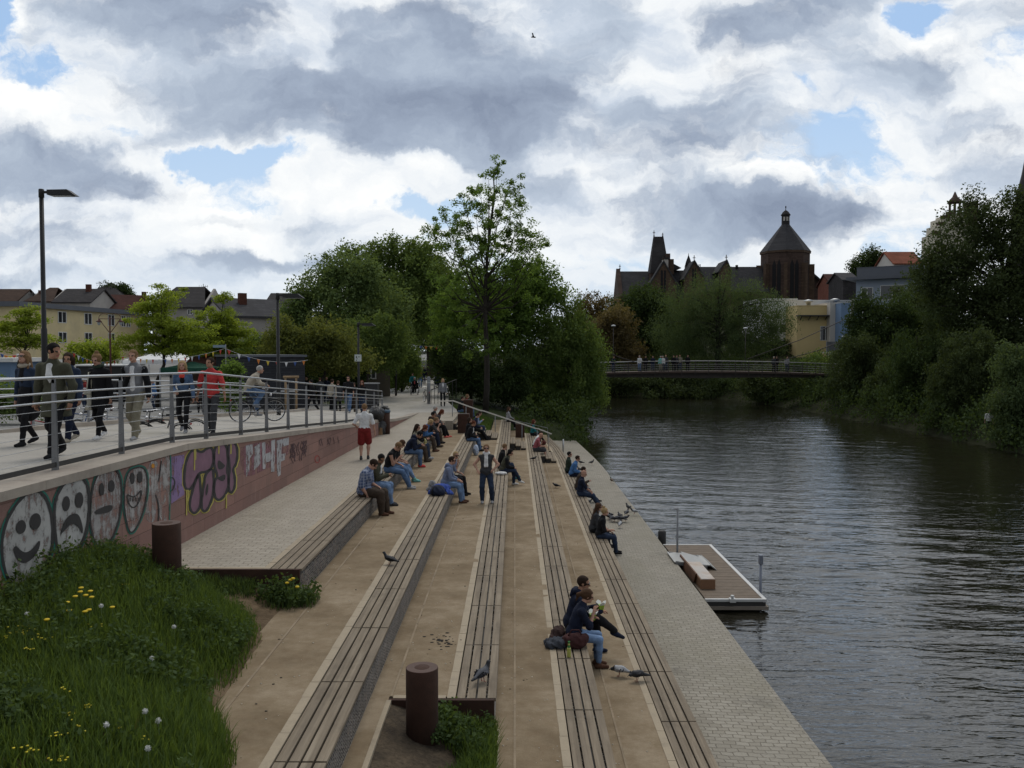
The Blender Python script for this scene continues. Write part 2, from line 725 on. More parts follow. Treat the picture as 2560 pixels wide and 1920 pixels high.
def bank_r(X, Y):
 d = X - shore_r(Y)
 z = np.interp(d, [-3, 0, 1.2, 6, 20, 45, 110, 300], [-1.2, .05, .75, 1.6, 2.5, 3.4, 6.5, 15])
 z = z * np.clip((Y + 80) / 60, 0.2, 1)
 far = np.clip((Y - 135) / 60, 0, 1) * np.clip((X + 30) / 60, 0, 1)
 z = np.maximum(z, far * 13.0 - 1.0)
 return z + .25 * vnoise(X, Y, .35, 8) * (d > .5)


grid_obj('river_bank', np.linspace(-60, 300, 145), np.concatenate([np.linspace(-60, 140, 90), nl(142, 700, 26)]), bank_r, BANKG)


# left bank beyond the terraces
def left_edge(Y):      # waterline of the left bank past the quay
 return np.interp(Y, [48, 57, 66, 90, 105, 120, 135], [3.0, 4.2, 4.9, 6.6, 6.0, 0.0, -20])


def bank_l(X, Y):
 d = left_edge(Y) - X
 z = np.interp(d, [-2, 0, .8, 4, 8.5, 14], [-1.2, .05, .7, 1.5, 2.45, 2.72])
 f = np.clip((Y - 56.2) / 1.6, 0, 1)
 z = z * f + np.minimum(z, .38) * (1 - f)
 return z + .05 * vnoise(X, Y, .9, 4) * f


grid_obj('grass_bank', np.linspace(-7.5, 9, 60), np.linspace(56.2, 150, 90), bank_l, GRASSG)


def end_slope(X, Y):   # grassy slope between the end of the bench rows and the path
 z = np.interp(X, [-5, -3.4, -1.35, -.75, -.25, .6, 1.0, 2.2], [2.74, 2.6, 1.80, 1.75, 1.36, 1.30, .92, .85])
 return z + .03 * vnoise(X, Y, 1.2, 2)


# ------------------------------------------------------------------ promenade, ramp and square
def strip_mesh(name, ys, fl, fr, fh, m, kind='structure', uvscale=None, thick=.25):
 V, Q = [], []
 for y in ys:
  z = CZ - fh(y)
  V += [(fl(y), y, CZ - path_hl(y)), (fr(y), y, z)]
 for i in range(len(ys) - 1):
  Q.append((2 * i, 2 * i + 1, 2 * i + 3, 2 * i + 2))
 return link_mesh(name, np_mesh(name, V, Q, m), None, kind)


yy = [-30, 4, 10, 13, 16.3, 18, 20, 24, 28, 32, 36.2, 41, 43.5, 47, 50]
strip_mesh('promenade', yy, path_l, lambda y: wall_x(y) - .12, path_h, PATHM)
yb = [49.9, 60, 75, 90, 120, 160]
strip_mesh('path', yb, path_l, lambda y: np.interp(y, [50, 58, 70, 90, 160], [-3.1, -4.4, -5.2, -6.3, -8]), path_h, PATHM)
mb = MB()
mb.hex([(wall_x(14.1) - .2, 14.2, ZT[0] - .5), (-4.06, 14.2, ZT[0] - .5), (-4.06, 50, ZT[0] - .5), (wall_x(50) - .2, 50, ZT[0] - .5),
  (wall_x(14.1) - .2, 14.2, ZT[0]), (-4.06, 14.2, ZT[0]), (-4.06, 50, ZT[0]), (wall_x(50) - .2, 50, ZT[0])])
mb.build('ramp', PAVE, None, 'structure')
mb = MB()
mb.box(-4.06, -3.1, 44.1, 50, ZT[0] - .5, ZT[0] - .003)
mb.build('ramp', PAVE, None, 'structure')
# square beside the promenade (lower, where bicycles are parked) and the market square
SQUARE = mat('square_asphalt', (.19, .185, .175), .9, .2, .6, .2, 40, obj=False)
mb = MB()


def sq_h(y):
 return float(np.interp(y, [0, 20, 45, 60, 200], [2.45, 2.5, 3.15, 3.5, 3.5]))


ys = [-30, 0, 20, 45, 60, 120, 700]
for a, b_ in zip(ys, ys[1:]):
 mb.quad((-700, a, CZ - sq_h(a)), (path_l(a) - .2, a, CZ - sq_h(a)), (path_l(b_) - .2, b_, CZ - sq_h(b_)), (-700, b_, CZ - sq_h(b_)))
mb.build('square', SQUARE, None, 'structure')
# kerb of the promenade
mb = MB()
ks = [4, 10, 16.5, 20, 24, 29.5, 34, 40, 46, 52]
for a, b_ in zip(ks, ks[1:]):
 x0, x1 = path_l(a), path_l(b_)
 mb.hex([(x0 - .22, a, CZ - 3.6), (x0, a, CZ - 3.6), (x1, b_, CZ - 3.6), (x1 - .22, b_, CZ - 3.6),
   (x0 - .22, a, CZ - path_hl(a) + .1), (x0, a, CZ - path_hl(a) + .1), (x1, b_, CZ - path_hl(b_) + .1), (x1 - .22, b_, CZ - path_hl(b_) + .1)])
mb.build('kerb', COPING, None, 'structure')
# quay: gently falling setts with a dressed edge
YQ0, YQ1 = 5.0, 56.5


def quay_edge(Y):
 return np.interp(Y, [5, 44, 48, 57], [4.47, 4.42, 4.32, 3.95])


mb = MB()
qy = [5, 15, 25, 35, 44, 48, 57]
for a, b_ in zip(qy, qy[1:]):
 z0, z1 = ZT[5], ZT[5] - .07
 x0, x1 = 2.0, 2.0
 mb.hex([(x0, a, -1.5), (quay_edge(a), a, -1.5), (quay_edge(b_), b_, -1.5), (x1, b_, -1.5),
   (x0, a, z0), (quay_edge(a), a, z1), (quay_edge(b_), b_, z1), (x1, b_, z0)])
mb.build('quay', QUAY, None, 'structure')

# sand terraces between the bench rows
Y0 = {1: 2.0, 2: 11.15, 3: 2.0, 4: 2.0}
Y1 = {1: 44.0, 2: 44.0, 3: 44.0, 4: 44.0}
for n in (1, 2, 3, 4):
 xa, xb = XF[n] - .12, XF[n + 1] - BW - .03
 if n == 1:
  xa = -3.6
 xs_ = np.linspace(xa, xb, 10)
 ys_ = np.arange(Y0[n], Y1[n] + .01, .3)
 z0 = ZT[n]
 grid_obj('sand_terrace', xs_, ys_, lambda X, Y, z0=z0, n=n: z0 + .006 * vnoise(X, Y, 2.5, n), SAND)
 # flush stone line in the sand
 mb = MB()
 y = Y0[n] + .0
 while y < Y1[n]:
  L = 1.0
  mb.box(XF[n] + .225, XF[n] + .255, y + .004, y + L - .004, z0 - .05, z0 + .009)
  y += L
 mb.build('edging', LINE, None, 'structure')
# beyond the stairs the lower rows go on for a few metres
for n, x0, x1, ya, yb_ in ((2, -1.30, -.86, 46.6, 56), (3, -.3, .55, 46.6, 53.5), (4, 1.0, 2.0, 46.6, 55.5)):
 grid_obj('sand_terrace', np.linspace(x0, x1, 6), np.linspace(ya, yb_, 20), lambda X, Y, n=n: ZT[n] + .006 * vnoise(X, Y, 2.5, n), SAND)
grid_obj('grass_bank', np.linspace(-5, 2.2, 40), np.linspace(47.2, 57, 40), lambda X, Y: end_slope(X, Y) - .03 - .5 * np.clip((Y - 55) / 2, 0, 1) * 0, GRASSG)


# ------------------------------------------------------------------ bench rows
def bench_row(n, ys, label, bend=None, wires=True):
 """ys: joints between the seat sections, near to far"""
 zt, zb = ZT[n - 1], ZT[n]
 xl, xr = XF[n] - BW, XF[n]
 root = thing('terrace_bench', label, 'bench', ((xl + xr) / 2, ys[0], zb), 0, 'bench rows of the riverside terraces')
 bw = (BW - 3 * .024) / 4

 def off(y):
  return 0.0 if bend is None else float(np.interp(y, bend[0], bend[1]))
 g = MB()
 for a, b_ in zip(ys, ys[1:]):
  oa, ob = off(a), off(b_)
  sx = (ob - oa) / (b_ - a)
  f = MB()
  for k in range(3):
   y = a + .12 + k * (b_ - a - .24) / 2
   o_ = oa + sx * (y - a)
   f.box(xl + .03 + o_, xr - .05 + o_, y - .03, y + .03, zt - .10, zt - .046)
  xm = (xl + xr) / 2
  f.hex([(xm - .04 + oa, a + .03, zt - .11), (xm + .04 + oa, a + .03, zt - .11), (xm + .04 + ob, b_ - .03, zt - .11), (xm - .04 + ob, b_ - .03, zt - .11), (xm - .04 + oa, a + .03, zt - .06), (xm + .04 + oa, a + .03, zt - .06), (xm + .04 + ob, b_ - .03, zt - .06), (xm - .04 + ob, b_ - .03, zt - .06)])
  fo = f.build('seat_section', DARKST, root)
  for i in range(4):
   m_ = MB()
   x0 = xl + i * (bw + .024)
   dz = random.uniform(-.0025, .0025)
   y0_, y1_ = a + .014, b_ - .014
   m_.hex([(x0 + oa, y0_, zt - .045), (x0 + bw + oa, y0_, zt - .045), (x0 + bw + ob, y1_, zt - .045), (x0 + ob, y1_, zt - .045),
     (x0 + oa, y0_, zt + dz), (x0 + bw + oa, y0_, zt + dz), (x0 + bw + ob, y1_, zt + dz), (x0 + ob, y1_, zt + dz)])
   m_.build('board', BOARD, fo, bevel=.004)
  g.hex([(xl + .02 + oa, a, zb - .15), (xr - .030 + oa, a, zb - .15), (xr - .030 + ob, b_, zb - .15), (xl + .02 + ob, b_, zb - .15),
    (xl + .02 + oa, a, zt - .10), (xr - .030 + oa, a, zt - .10), (xr - .030 + ob, b_, zt - .10), (xl + .02 + ob, b_, zt - .10)])
 g.build('stone_basket', GABION, root)
 if wires:
  w = MB()
  for k in range(9):
   z = zb + .01 + k * (zt - zb - .12) / 8
   w.tube([(xr - .022 + off(y), y, z + random.uniform(-.004, .004)) for y in np.arange(ys[0], ys[-1], .5)], .0045, 4)
  y = ys[0]
  while y < min(ys[-1], 30):
   w.tube([(xr - .021, y, zb), (xr - .021, y, zt - .1)], .0028, 4)
   y += .1
  w.build('wire_mesh', WIREM, root)
 s = MB()
 y = ys[0]
 while y < ys[-1] - .2:
  L = random.uniform(.36, .5)
  y2 = min(y + L, ys[-1])
  o_ = off(y)
  wdt = .105 + random.uniform(-.004, .004)
  s.box(xl - .018 - wdt + o_, xl - .018 + o_, y + .003, y2 - .003, zt - .09, zt + .004 + random.uniform(-.002, .003))
  y = y2
 s.build('edge_stone', STRIP, root)
 return root


def joints(first, step, ya, yb_):
 k0 = math.ceil((ya - first) / step)
 out = [first + (k0 + i) * step for i in range(200)]
 return [y for y in out if y <= yb_ + .3]


J1 = [14.15] + joints(16.3, 2.1, 15, 44.0)
J2 = joints(14.62, 2.07, 4.0, 44.0)
J3 = joints(13.15, 2.05, 11.0, 55.9)
J4 = joints(13.84, 2.0, 5.7, 52.3)
J5 = joints(14.5, 1.97, 6.5, 54.2)
bench_row(1, J1, 'topmost bench row, beside the pale sett ramp under the graffiti wall')
bench_row(2, J2, 'second bench row from the graffiti wall, its slats running out of the picture bottom')
bench_row(3, J3, 'middle bench row, its near end stopping behind the round rusty bin in the grass')
bench_row(4, J4, 'fourth bench row from the wall, where the couple with the green food boxes sits')
bench_row(5, J5, 'lowest bench row, along the cobbled quay beside the water', bend=([0, 43, 48, 56], [0, 0, -.12, -.62]))

# low corten plates that close the near ends
mb = MB()
mb.box(wall_x(14.2) + .05, -3.46, 14.09, 14.145, ZT[0] - .62, ZT[0] + .003)
tag(mb.build('steel_edge', CORTEN), 'rusty steel edge plate closing the near end of the paved ramp', 'edge plate')
mb = MB()
mb.box(-1.60, -.26, 11.03, 11.09, ZT[2] - .62, ZT[2] + .003)
tag(mb.build('steel_edge', CORTEN), 'rusty steel edge plate below the near end of the middle bench row', 'edge plate')
mb = MB()
x = -4.06
mb.box(wall_x(14.2) + .05, -4.06, 14.148, 14.25, ZT[0] - .08, ZT[0] + .006)
mb.build('edging', STRIP, None, 'structure')
mb = MB()
mb.box(-1.55, -.88, 11.095, 11.19, ZT[2] - .08, ZT[2] + .006)
mb.build('edging', STRIP, None, 'structure')


# timber stair decks between the rows
def stair(n, k, ya, yb_, label, x0, x1):
 zt, zb = ZT[n - 1], ZT[n]
 root = thing('stair_deck', label, 'stairs', ((x0 + x1) / 2, ya, zb), 0, 'timber stairs between the bench rows')
 st_ = (zt - zb) / (k + 1)
 w = (x1 - x0) / k
 for i in range(k):
  z = zt - st_ * (i + 1)
  a = x0 + i * w
  r = MB()
  r.box(a + .01, a + w - .03, ya + .04, yb_ - .03, zb - .05, z - .045)
  tr = r.build('tread', DARKST, root)
  nb = max(2, int(round(w / .125)))
  for j in range(nb):
   m_ = MB()
   xa = a + j * w / nb
   m_.box(xa + .008, xa + w / nb - .008, ya, yb_, z - .045, z + random.uniform(-.002, .002))
   m_.build('board', BOARD, tr, bevel=.004)
 return root


stair(2, 3, 43.5, 46.4, 'slatted timber steps between the second and the middle bench row', XF[2] + .01, XF[3] - BW - .13)
stair(3, 3, 43.0, 46.2, 'slatted timber steps between the middle and the fourth bench row', XF[3] + .01, XF[4] - BW - .13)
stair(4, 3, 41.6, 45.2, 'slatted timber steps beside the man in the red top', XF[4] + .01, XF[5] - BW - .13)
stair(1, 2, 44.3, 47.0, 'slatted timber steps at the far end of the topmost bench row', XF[1] + .01, XF[2] - BW - .13)

# ------------------------------------------------------------------ near mound of grass
def mound_z(X, Y):
 bx = np.interp(Y, [2, 7, 8.4, 9.7, 12, 12.6, 13.6, 14.3], [-2.2, -2.35, -2.7, -3.3, -3.45, -3.7, -5.0, -5.6])
 d = np.clip(bx - X, -1, 6)
 top = CZ - np.interp(Y, [2, 8, 10, 12, 13.2, 13.7, 14.2], [2.95, 3.08, 3.02, 2.95, 2.98, 3.2, 3.45])
 rise = np.interp(d, [-1, 0, .25, .9, 1.7, 3.0], [-.05, 0, .14, .48, .80, 1.0])
 zr = np.interp(d, [-1, -.2, 0, 1], [0, 0, .02, .1])
 z = ZT[1] - .012 + np.maximum(0, rise) * (top - ZT[1]) + 0 * zr
 # bare soil climbing to the ramp edge
 soil = np.clip((Y - 12.2) / 1.9, 0, 1) * np.clip((-3.5 - X) / .7, 0, 1) * (ZT[0] - .22 - ZT[1])
 z = np.maximum(z, ZT[1] - .012 + soil)
 return z + .025 * vnoise(X, Y, 2.2, 6) * np.clip(d + .1, 0, 1)


grid_obj('dirt', np.linspace(-6.6, -3.35, 50), np.linspace(2, 14.12, 90), mound_z, DIRT)


def soil2(X, Y):
 return np.interp(X, [-1.56, -1.15, -.65, -.2], [ZT[2] - .03, ZT[2] - .16, ZT[3] + .12, ZT[3] + .04]) + .02 * vnoise(X, Y, 4, 9)


grid_obj('dirt', np.linspace(-1.565, -.20, 24), np.linspace(3, 11.06, 50), soil2, DARKDIRT)
mb = MB()
mb.box(-1.62, -1.56, 3, 11.02, ZT[2] - .2, ZT[2] + .012)
mb.box(-.23, -.19, 3, 11.1, ZT[3] - .02, ZT[3] + .055)
mb.build('edging', STRIP, None, 'structure')

grid_obj('sand_terrace', np.linspace(XF[2] - .1, -1.6, 5), np.linspace(2, 11.2, 40), lambda X, Y: ZT[2] + .004 + .006 * vnoise(X, Y, 2.5, 4), SAND)
# ------------------------------------------------------------------ foliage
def leafmat(name, c1, c2, trans=.35):
 m = bpy.data.materials.new(name)
 m.use_nodes = True
 t = NT(m)
 t.n.remove(t.n['Principled BSDF'])
 out = t.n['Material Output']
 a = t.add('ShaderNodeAttribute', attribute_name='tint')
 n = t.noise(t.pos(), .35, 3, .6)
 f = t.math('ADD', t.math('MULTIPLY', a.outputs['Fac'], .75), t.math('MULTIPLY', n, .35))
 c = t.ramp(f, [(0.15, sh(c1, .75)), (0.5, c1), (0.95, c2)])
 d = t.add('ShaderNodeBsdfDiffuse')
 tr = t.add('ShaderNodeBsdfTranslucent')
 t.link(c, d.inputs['Color'])
 ct = t.mix(.6, c, (c2[0] * 1.5, c2[1] * 1.45, c2[2] * .6))
 t.link(ct, tr.inputs['Color'])
 mx = t.add('ShaderNodeMixShader')
 mx.inputs[0].default_value = trans
 t.link(d.outputs[0], mx.inputs[1])
 t.link(tr.outputs[0], mx.inputs[2])
 g = t.add('ShaderNodeBsdfGlossy')
 g.inputs['Roughness'].default_value = .6
 g.inputs['Color'].default_value = (.5, .55, .5, 1)
 m2 = t.add('ShaderNodeMixShader')
 m2.inputs[0].default_value = .02
 t.link(mx.outputs[0], m2.inputs[1])
 t.link(g.outputs[0], m2.inputs[2])
 t.link(m2.outputs[0], out.inputs['Surface'])
 return m


LEAF = {
 'lime': leafmat('lime_leaf', (.185, .245, .034), (.31, .375, .06), .48),
 'mid': leafmat('mid_leaf', (0.091, 0.140, 0.040), (0.190, 0.256, 0.074), .35),
 'grey': leafmat('grey_leaf', (0.102, 0.152, 0.054), (0.211, 0.275, 0.108), .3),
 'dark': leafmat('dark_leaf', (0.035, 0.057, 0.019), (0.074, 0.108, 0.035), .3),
 'fresh': leafmat('fresh_leaf', (0.095, 0.155, 0.035), (0.190, 0.286, 0.071), .42),
 'olive': leafmat('olive_leaf', (0.106, 0.129, 0.037), (0.220, 0.236, 0.068), .4),
 'brown': leafmat('brown_leaf', (0.106, 0.082, 0.040), (0.198, 0.152, 0.073), .35),
 'willow': leafmat('willow_leaf', (0.061, 0.094, 0.040), (0.122, 0.165, 0.073), .38),
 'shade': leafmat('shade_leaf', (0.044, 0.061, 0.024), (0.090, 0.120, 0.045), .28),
}
BARK = mat('bark', (.075, .060, .045), .95, .35, 5, .6, 30, bdist=.03)
BARKD = mat('dark_bark', (.038, .032, .026), .95, .35, 5, .6, 30, bdist=.03)


def leaves(centers, radii, n_per, size, seed=0, flat=0.0, droop=0.0, asp=.55):
 """rhombic leaf faces scattered in clusters; returns V, Q, tint"""
 r = np.random.default_rng(seed)
 k = len(centers)
 cidx = np.repeat(np.arange(k), n_per)
 n = len(cidx)
 d = r.normal(size=(n, 3))
 d /= np.linalg.norm(d, axis=1)[:, None] + 1e-9
 rad = r.random(n) ** .55
 P = centers[cidx] + d * (rad[:, None]) * radii[cidx] * np.array([1, 1, 1 - flat * .75])
 if droop:
  P[:, 2] -= droop * r.random(n) ** 1.5 * 1.0
 nrm = r.normal(size=(n, 3)) + d * .6 + np.array([0, 0, .55 + flat * 1.5])
 nrm /= np.linalg.norm(nrm, axis=1)[:, None]
 a = np.cross(nrm, r.normal(size=(n, 3)))
 if droop:
  a = a * .45 + np.array([0, 0, -1.0])
  a -= nrm * np.sum(a * nrm, 1)[:, None]
 a /= np.linalg.norm(a, axis=1)[:, None] + 1e-9
 b = np.cross(nrm, a)
 s = size * r.uniform(.55, 1.35, n)[:, None]
 V = np.stack([P + a * s, P + b * s * asp, P - a * s, P - b * s * asp], 1).reshape(-1, 3)
 Q = np.arange(4 * n).reshape(n, 4)
 ct = r.random(k)
 tint = np.clip(ct[cidx] * .65 + r.random(n) * .35, 0, 1)
 return V, Q, np.repeat(tint, 4)


def sample_lobes(lobes, n, seed, shell=.5):
 r = np.random.default_rng(seed)
 L = np.array(lobes, float)
 w = (L[:, 3] * L[:, 4] * L[:, 5]) ** .75
 idx = r.choice(len(L), n, p=w / w.sum())
 d = r.normal(size=(n, 3))
 d /= np.linalg.norm(d, axis=1)[:, None]
 rad = r.random(n) ** shell
 return L[idx, :3] + d * rad[:, None] * L[idx, 3:6]


def trunk_mesh(root, base, top, r0, tips, m, seed, wig=.15, start=.3, rmin=.02):
 r = random.Random(seed)
 mb = MB()
 base, top = Vector(base), Vector(top)
 N = 9
 line = []
 for i in range(N):
  f = i / (N - 1)
  p = base.lerp(top, f) + Vector((r.uniform(-wig, wig), r.uniform(-wig, wig), 0)) * (f > 0) * (1 if i < N - 1 else .3)
  line.append(p)
 rad = [max(rmin, r0 * (1.25 if i == 0 else 1) * (1 - .86 * i / (N - 1))) for i in range(N)]
 mb.tube(line, rad, 9)
 H = (top - base).length
 for tp in tips:
  tp = Vector(tp)
  f = start + (1 - start) * max(0, min(1, ((tp.z - base.z) / max(.1, top.z - base.z)))) * .62
  f = min(.93, max(start * .8, f * r.uniform(.75, 1.0)))
  i = min(N - 2, int(f * (N - 1)))
  q = line[i].lerp(line[i + 1], f * (N - 1) - i)
  rb = rad[i] * .5
  mid = q.lerp(tp, .5) + Vector((r.uniform(-.08, .08), r.uniform(-.08, .08), .10)) * (tp - q).length
  mb.tube([q, q.lerp(mid, .5) + Vector((0, 0, .03)) * (tp - q).length, mid, tp], [rb, rb * .75, rb * .5, rmin * .6], 5, cap=False)
 mb.build('trunk', m, root)


def tree(name, label, base, lobes, leaf, ncl, nper, size, cr, r0=.2, tips=26, seed=1, group=None, flat=0., droop=0., top=None, shell=.5, bark=None, cat='tree', wig=.15, start=.3, rmin=.02, asp=.55):
 """lobes: world ellipsoids (x, y, z, rx, ry, rz)"""
 base = Vector(base)
 root = thing(name, label, cat, base, 0, group)
 Cn = sample_lobes(lobes, ncl, seed, shell)
 Cn = Cn[Cn[:, 2] > base.z + .15]
 rr = np.random.default_rng(seed + 5)
 rad = (cr * rr.uniform(.6, 1.35, len(Cn)))[:, None] * np.ones((1, 3))
 V, Q, T = leaves(Cn, rad, int(nper * 1.5), size * .82, seed + 1, flat, droop, asp)
 V = V - np.array(base)
 link_mesh('crown', np_mesh('crown', V, Q, LEAF[leaf], attr=T), root)
 if top is None:
  i = int(np.argmax([l[2] + l[5] for l in lobes]))
  top = (lobes[i][0], lobes[i][1], lobes[i][2] + lobes[i][5] * .75)
 ti = rr.choice(len(Cn), min(tips, len(Cn)), replace=False)
 trunk_mesh(root, base - Vector((0, 0, .15)), top, r0, [Cn[i] for i in ti], bark or BARKD, seed, wig, start, rmin)
 return root


def L(px, py, r, Y, ry=None, dy=0.0, depth=1.0):
 """ellipsoid whose outline is seen at pixel px, py with pixel radii r, ry at distance Y"""
 p = at_y(px, py, Y + dy)
 k = (Y + dy) / F
 ry = ry or r
 return (p.x, p.y, p.z, r * k, (r + ry) * .5 * k * depth, ry * k)


def gz(x, y):     # ground height for planting
 if x < -4:
  return CZ - sq_h(y)
 if x < shore_r(y) - 2 and y < 126:
  return float(bank_l(np.array(x), np.array(y))) if y > 50 else 2.7
 return float(bank_r(np.array(x), np.array(y)))


def ptree(name, label, bpx, Y, lobes, leaf, ncl, nper, size, cr, **kw):
 x = at_y(bpx, 900, Y).x
 z = kw.pop('z', None)
 if z is None:
  z = max(.2, gz(x, Y))
 return tree(name, label, (x, Y, z), [L(*a[:3], Y, *a[3:]) for a in lobes], leaf, ncl, nper, size, cr, **kw)


# --- left: young yellow-green trees on the square
ptree('locust_tree', 'small yellow-green tree at the far left edge, behind the tall lamp post', 28, 42,
  [(55, 800, 60, 30), (20, 820, 60, 34), (100, 850, 44, 20), (40, 860, 60, 18), (75, 775, 40, 16)], 'lime', 110, 55, .075, .42, r0=.1, tips=22, seed=3, flat=.8, group='young trees on the square', start=.45)
ptree('locust_tree', 'lime green layered tree with two low limbs, left of the street sign', 392, 50,
  [(420, 745, 50, 36), (400, 800, 90, 24), (440, 830, 110, 28), (330, 850, 70, 16), (480, 860, 70, 18), (380, 770, 50, 22), (300, 870, 46, 10), (430, 870, 100, 16)], 'lime', 260, 60, .085, .5, r0=.13, tips=30, seed=4, flat=.8, group='young trees on the square', start=.35)
ptree('locust_tree', 'lime green layered tree with a thin pointed top, right of its neighbour', 530, 54,
  [(560, 745, 16, 22), (540, 790, 60, 26), (560, 830, 80, 30), (500, 850, 80, 22), (590, 860, 50, 20), (540, 885, 80, 14)], 'lime', 240, 60, .085, .5, r0=.12, tips=26, seed=5, flat=.8, group='young trees on the square', start=.35)
# --- middle: the big trees along the path
ptree('broadleaf_tree', 'large grey-green leafy tree at the left of the dense clump', 860, 66,
  [(845, 690, 80, 55), (790, 740, 70, 65), (880, 770, 110, 90), (800, 830, 80, 60), (950, 790, 80, 90), (900, 690, 60, 45), (740, 780, 34, 50), (880, 860, 90, 50)], 'grey', 520, 62, .135, .85, r0=.3, seed=6, group='big trees along the path')
ptree('broadleaf_tree', 'tall airy tree rising behind the grey-green one, its top against the sky', 985, 82,
  [(985, 625, 60, 32), (930, 650, 60, 40), (1050, 640, 60, 40), (1000, 700, 100, 70), (870, 645, 36, 24), (1030, 780, 90, 90), (950, 740, 80, 60), (1090, 690, 60, 70)], 'mid', 460, 62, .16, .9, r0=.35, seed=7, group='big trees along the path')
ptree('shrub_tree', 'bushy olive small tree standing behind the railing posts', 800, 56,
  [(790, 890, 60, 50), (740, 870, 60, 50), (850, 880, 60, 50), (700, 850, 40, 55), (820, 830, 60, 40), (890, 900, 50, 36)], 'olive', 300, 60, .10, .6, r0=.12, seed=8, cat='tree', group='bushy trees by the promenade')
ptree('shrub_tree', 'bushy olive small tree left of the path lamp', 930, 62,
  [(930, 880, 50, 50), (980, 880, 40, 50), (960, 830, 60, 40), (900, 840, 40, 50)], 'mid', 240, 60, .10, .6, r0=.12, seed=9, cat='tree', group='bushy trees by the promenade')
ptree('broadleaf_tree', 'dark tree shading the far end of the path', 1075, 108,
  [(1075, 760, 70, 100), (1030, 830, 60, 60), (1110, 830, 50, 70), (1060, 680, 60, 60)], 'dark', 320, 60, .2, 1.2, r0=.4, seed=10, group='big trees along the path')
ptree('broadleaf_tree', 'lush green tree right behind the tall thin one', 1330, 70,
  [(1290, 720, 70, 60), (1350, 720, 60, 55), (1385, 740, 40, 36), (1300, 790, 90, 70), (1200, 740, 70, 90), (1240, 820, 90, 70), (1140, 800, 60, 90), (1320, 680, 40, 26)], 'fresh', 520, 62, .14, .85, r0=.25, seed=12, group='big trees along the path')
ptree('willow_bush', 'dense dark green bush hanging over the water past the quay end', 1420, 70,
  [(1420, 830, 70, 70), (1470, 870, 50, 70), (1380, 860, 70, 80), (1440, 960, 80, 80), (1340, 930, 80, 90), (1480, 960, 36, 80), (1400, 1010, 70, 70), (1300, 880, 60, 70), (1430, 770, 40, 30)], 'mid', 620, 64, .12, .75, r0=.16, seed=13, droop=.5, cat='bush')
ptree('leafy_bush', 'dark bush between the grass slope and the tall tree trunk', 1180, 66,
  [(1150, 900, 60, 60), (1190, 940, 60, 60), (1130, 950, 36, 40), (1230, 960, 60, 70), (1270, 1000, 60, 60), (1290, 940, 50, 60)], 'dark', 420, 62, .11, .6, r0=.1, seed=14, cat='bush')
# the tall open tree
TX, TY = at_y(1208, 1005, 60).x, 60.0


def tall_tree():
 base = Vector((TX, TY, gz(TX, TY)))
 root = thing('tall_tree', 'tall slender tree with an open see-through crown above the others', 'tree', base)
 r = random.Random(21)
 mb = MB()
 top = at_y(1232, 418, TY)
 N = 12
 line = []
 for i in range(N):
  f = i / (N - 1)
  p = base.lerp(top, f)
  p.x += .18 * math.sin(f * 7 + 1) * (f < .95)
  line.append(p)
 rad = [.21 * (1 - .9 * (i / (N - 1)) ** 1.1) + .008 for i in range(N)]
 mb.tube(line, rad, 9)
 cl = []
 # limb tips as they spread in the crown
 tips = [(1245, 412), (1222, 432), (1278, 455), (1265, 480), (1200, 470), (1180, 478), (1160, 510), (1290, 500), (1312, 520), (1225, 500), (1250, 520),
   (1140, 545), (1110, 540), (1092, 562), (1070, 570), (1120, 585), (1160, 560), (1190, 540), (1215, 560), (1330, 555), (1300, 560), (1275, 570),
   (1345, 590), (1360, 600), (1330, 620), (1300, 610), (1260, 600), (1180, 600), (1150, 620), (1210, 620), (1115, 620), (1240, 640), (1290, 650),
   (1340, 640), (1170, 650), (1200, 670), (1270, 680), (1310, 690), (1150, 690), (1110, 700), (1230, 700), (1080, 690), (1330, 670), (1190, 720),
   (1130, 740), (1270, 730), (1210, 760), (1160, 780), (1250, 780), (1320, 740), (1090, 760), (1140, 830), (1190, 840), (1260, 830), (1220, 880), (1170, 890)]
 for px, py in tips:
  tp = at_y(px, py, TY + r.uniform(-2.2, 2.2))
  f = max(.42, ((tp.z - base.z) / (top.z - base.z)) - r.uniform(.16, .30))
  if py > 690:
   f = max(.28, f)
  i = min(N - 2, int(f * (N - 1)))
  q = line[i].lerp(line[i + 1], f * (N - 1) - i)
  d = tp - q
  mid = q + d * .5 + Vector((d.x * .12, d.y * .12, -abs(d.x) * .10))
  rb = rad[i] * .42
  mb.tube([q, q.lerp(mid, .5), mid, mid.lerp(tp, .5) + Vector((0, 0, .05)), tp], [rb, rb * .8, rb * .6, rb * .4, .008], 5, cap=False)
  for k in range(7):
   w = mid.lerp(tp, r.uniform(.1, 1.05))
   e = w + Vector((r.uniform(-.75, .75), r.uniform(-.75, .75), r.uniform(-.25, .45)))
   mb.tube([w, e], [.013, .006], 4, cap=False)
   cl.append(tuple(e))
  cl.append(tuple(tp))
 mb.build('trunk', BARKD, root)
 Cn = np.array(cl)
 rr = np.random.default_rng(3)
 V, Q, T = leaves(Cn, (.40 * rr.uniform(.5, 1.4, len(Cn)))[:, None] * np.ones((1, 3)), 72, .085, 8, .3, 0, .5)
 link_mesh('crown', np_mesh('crown', V - np.array(base), Q, LEAF['fresh'], attr=T), root)


tall_tree()

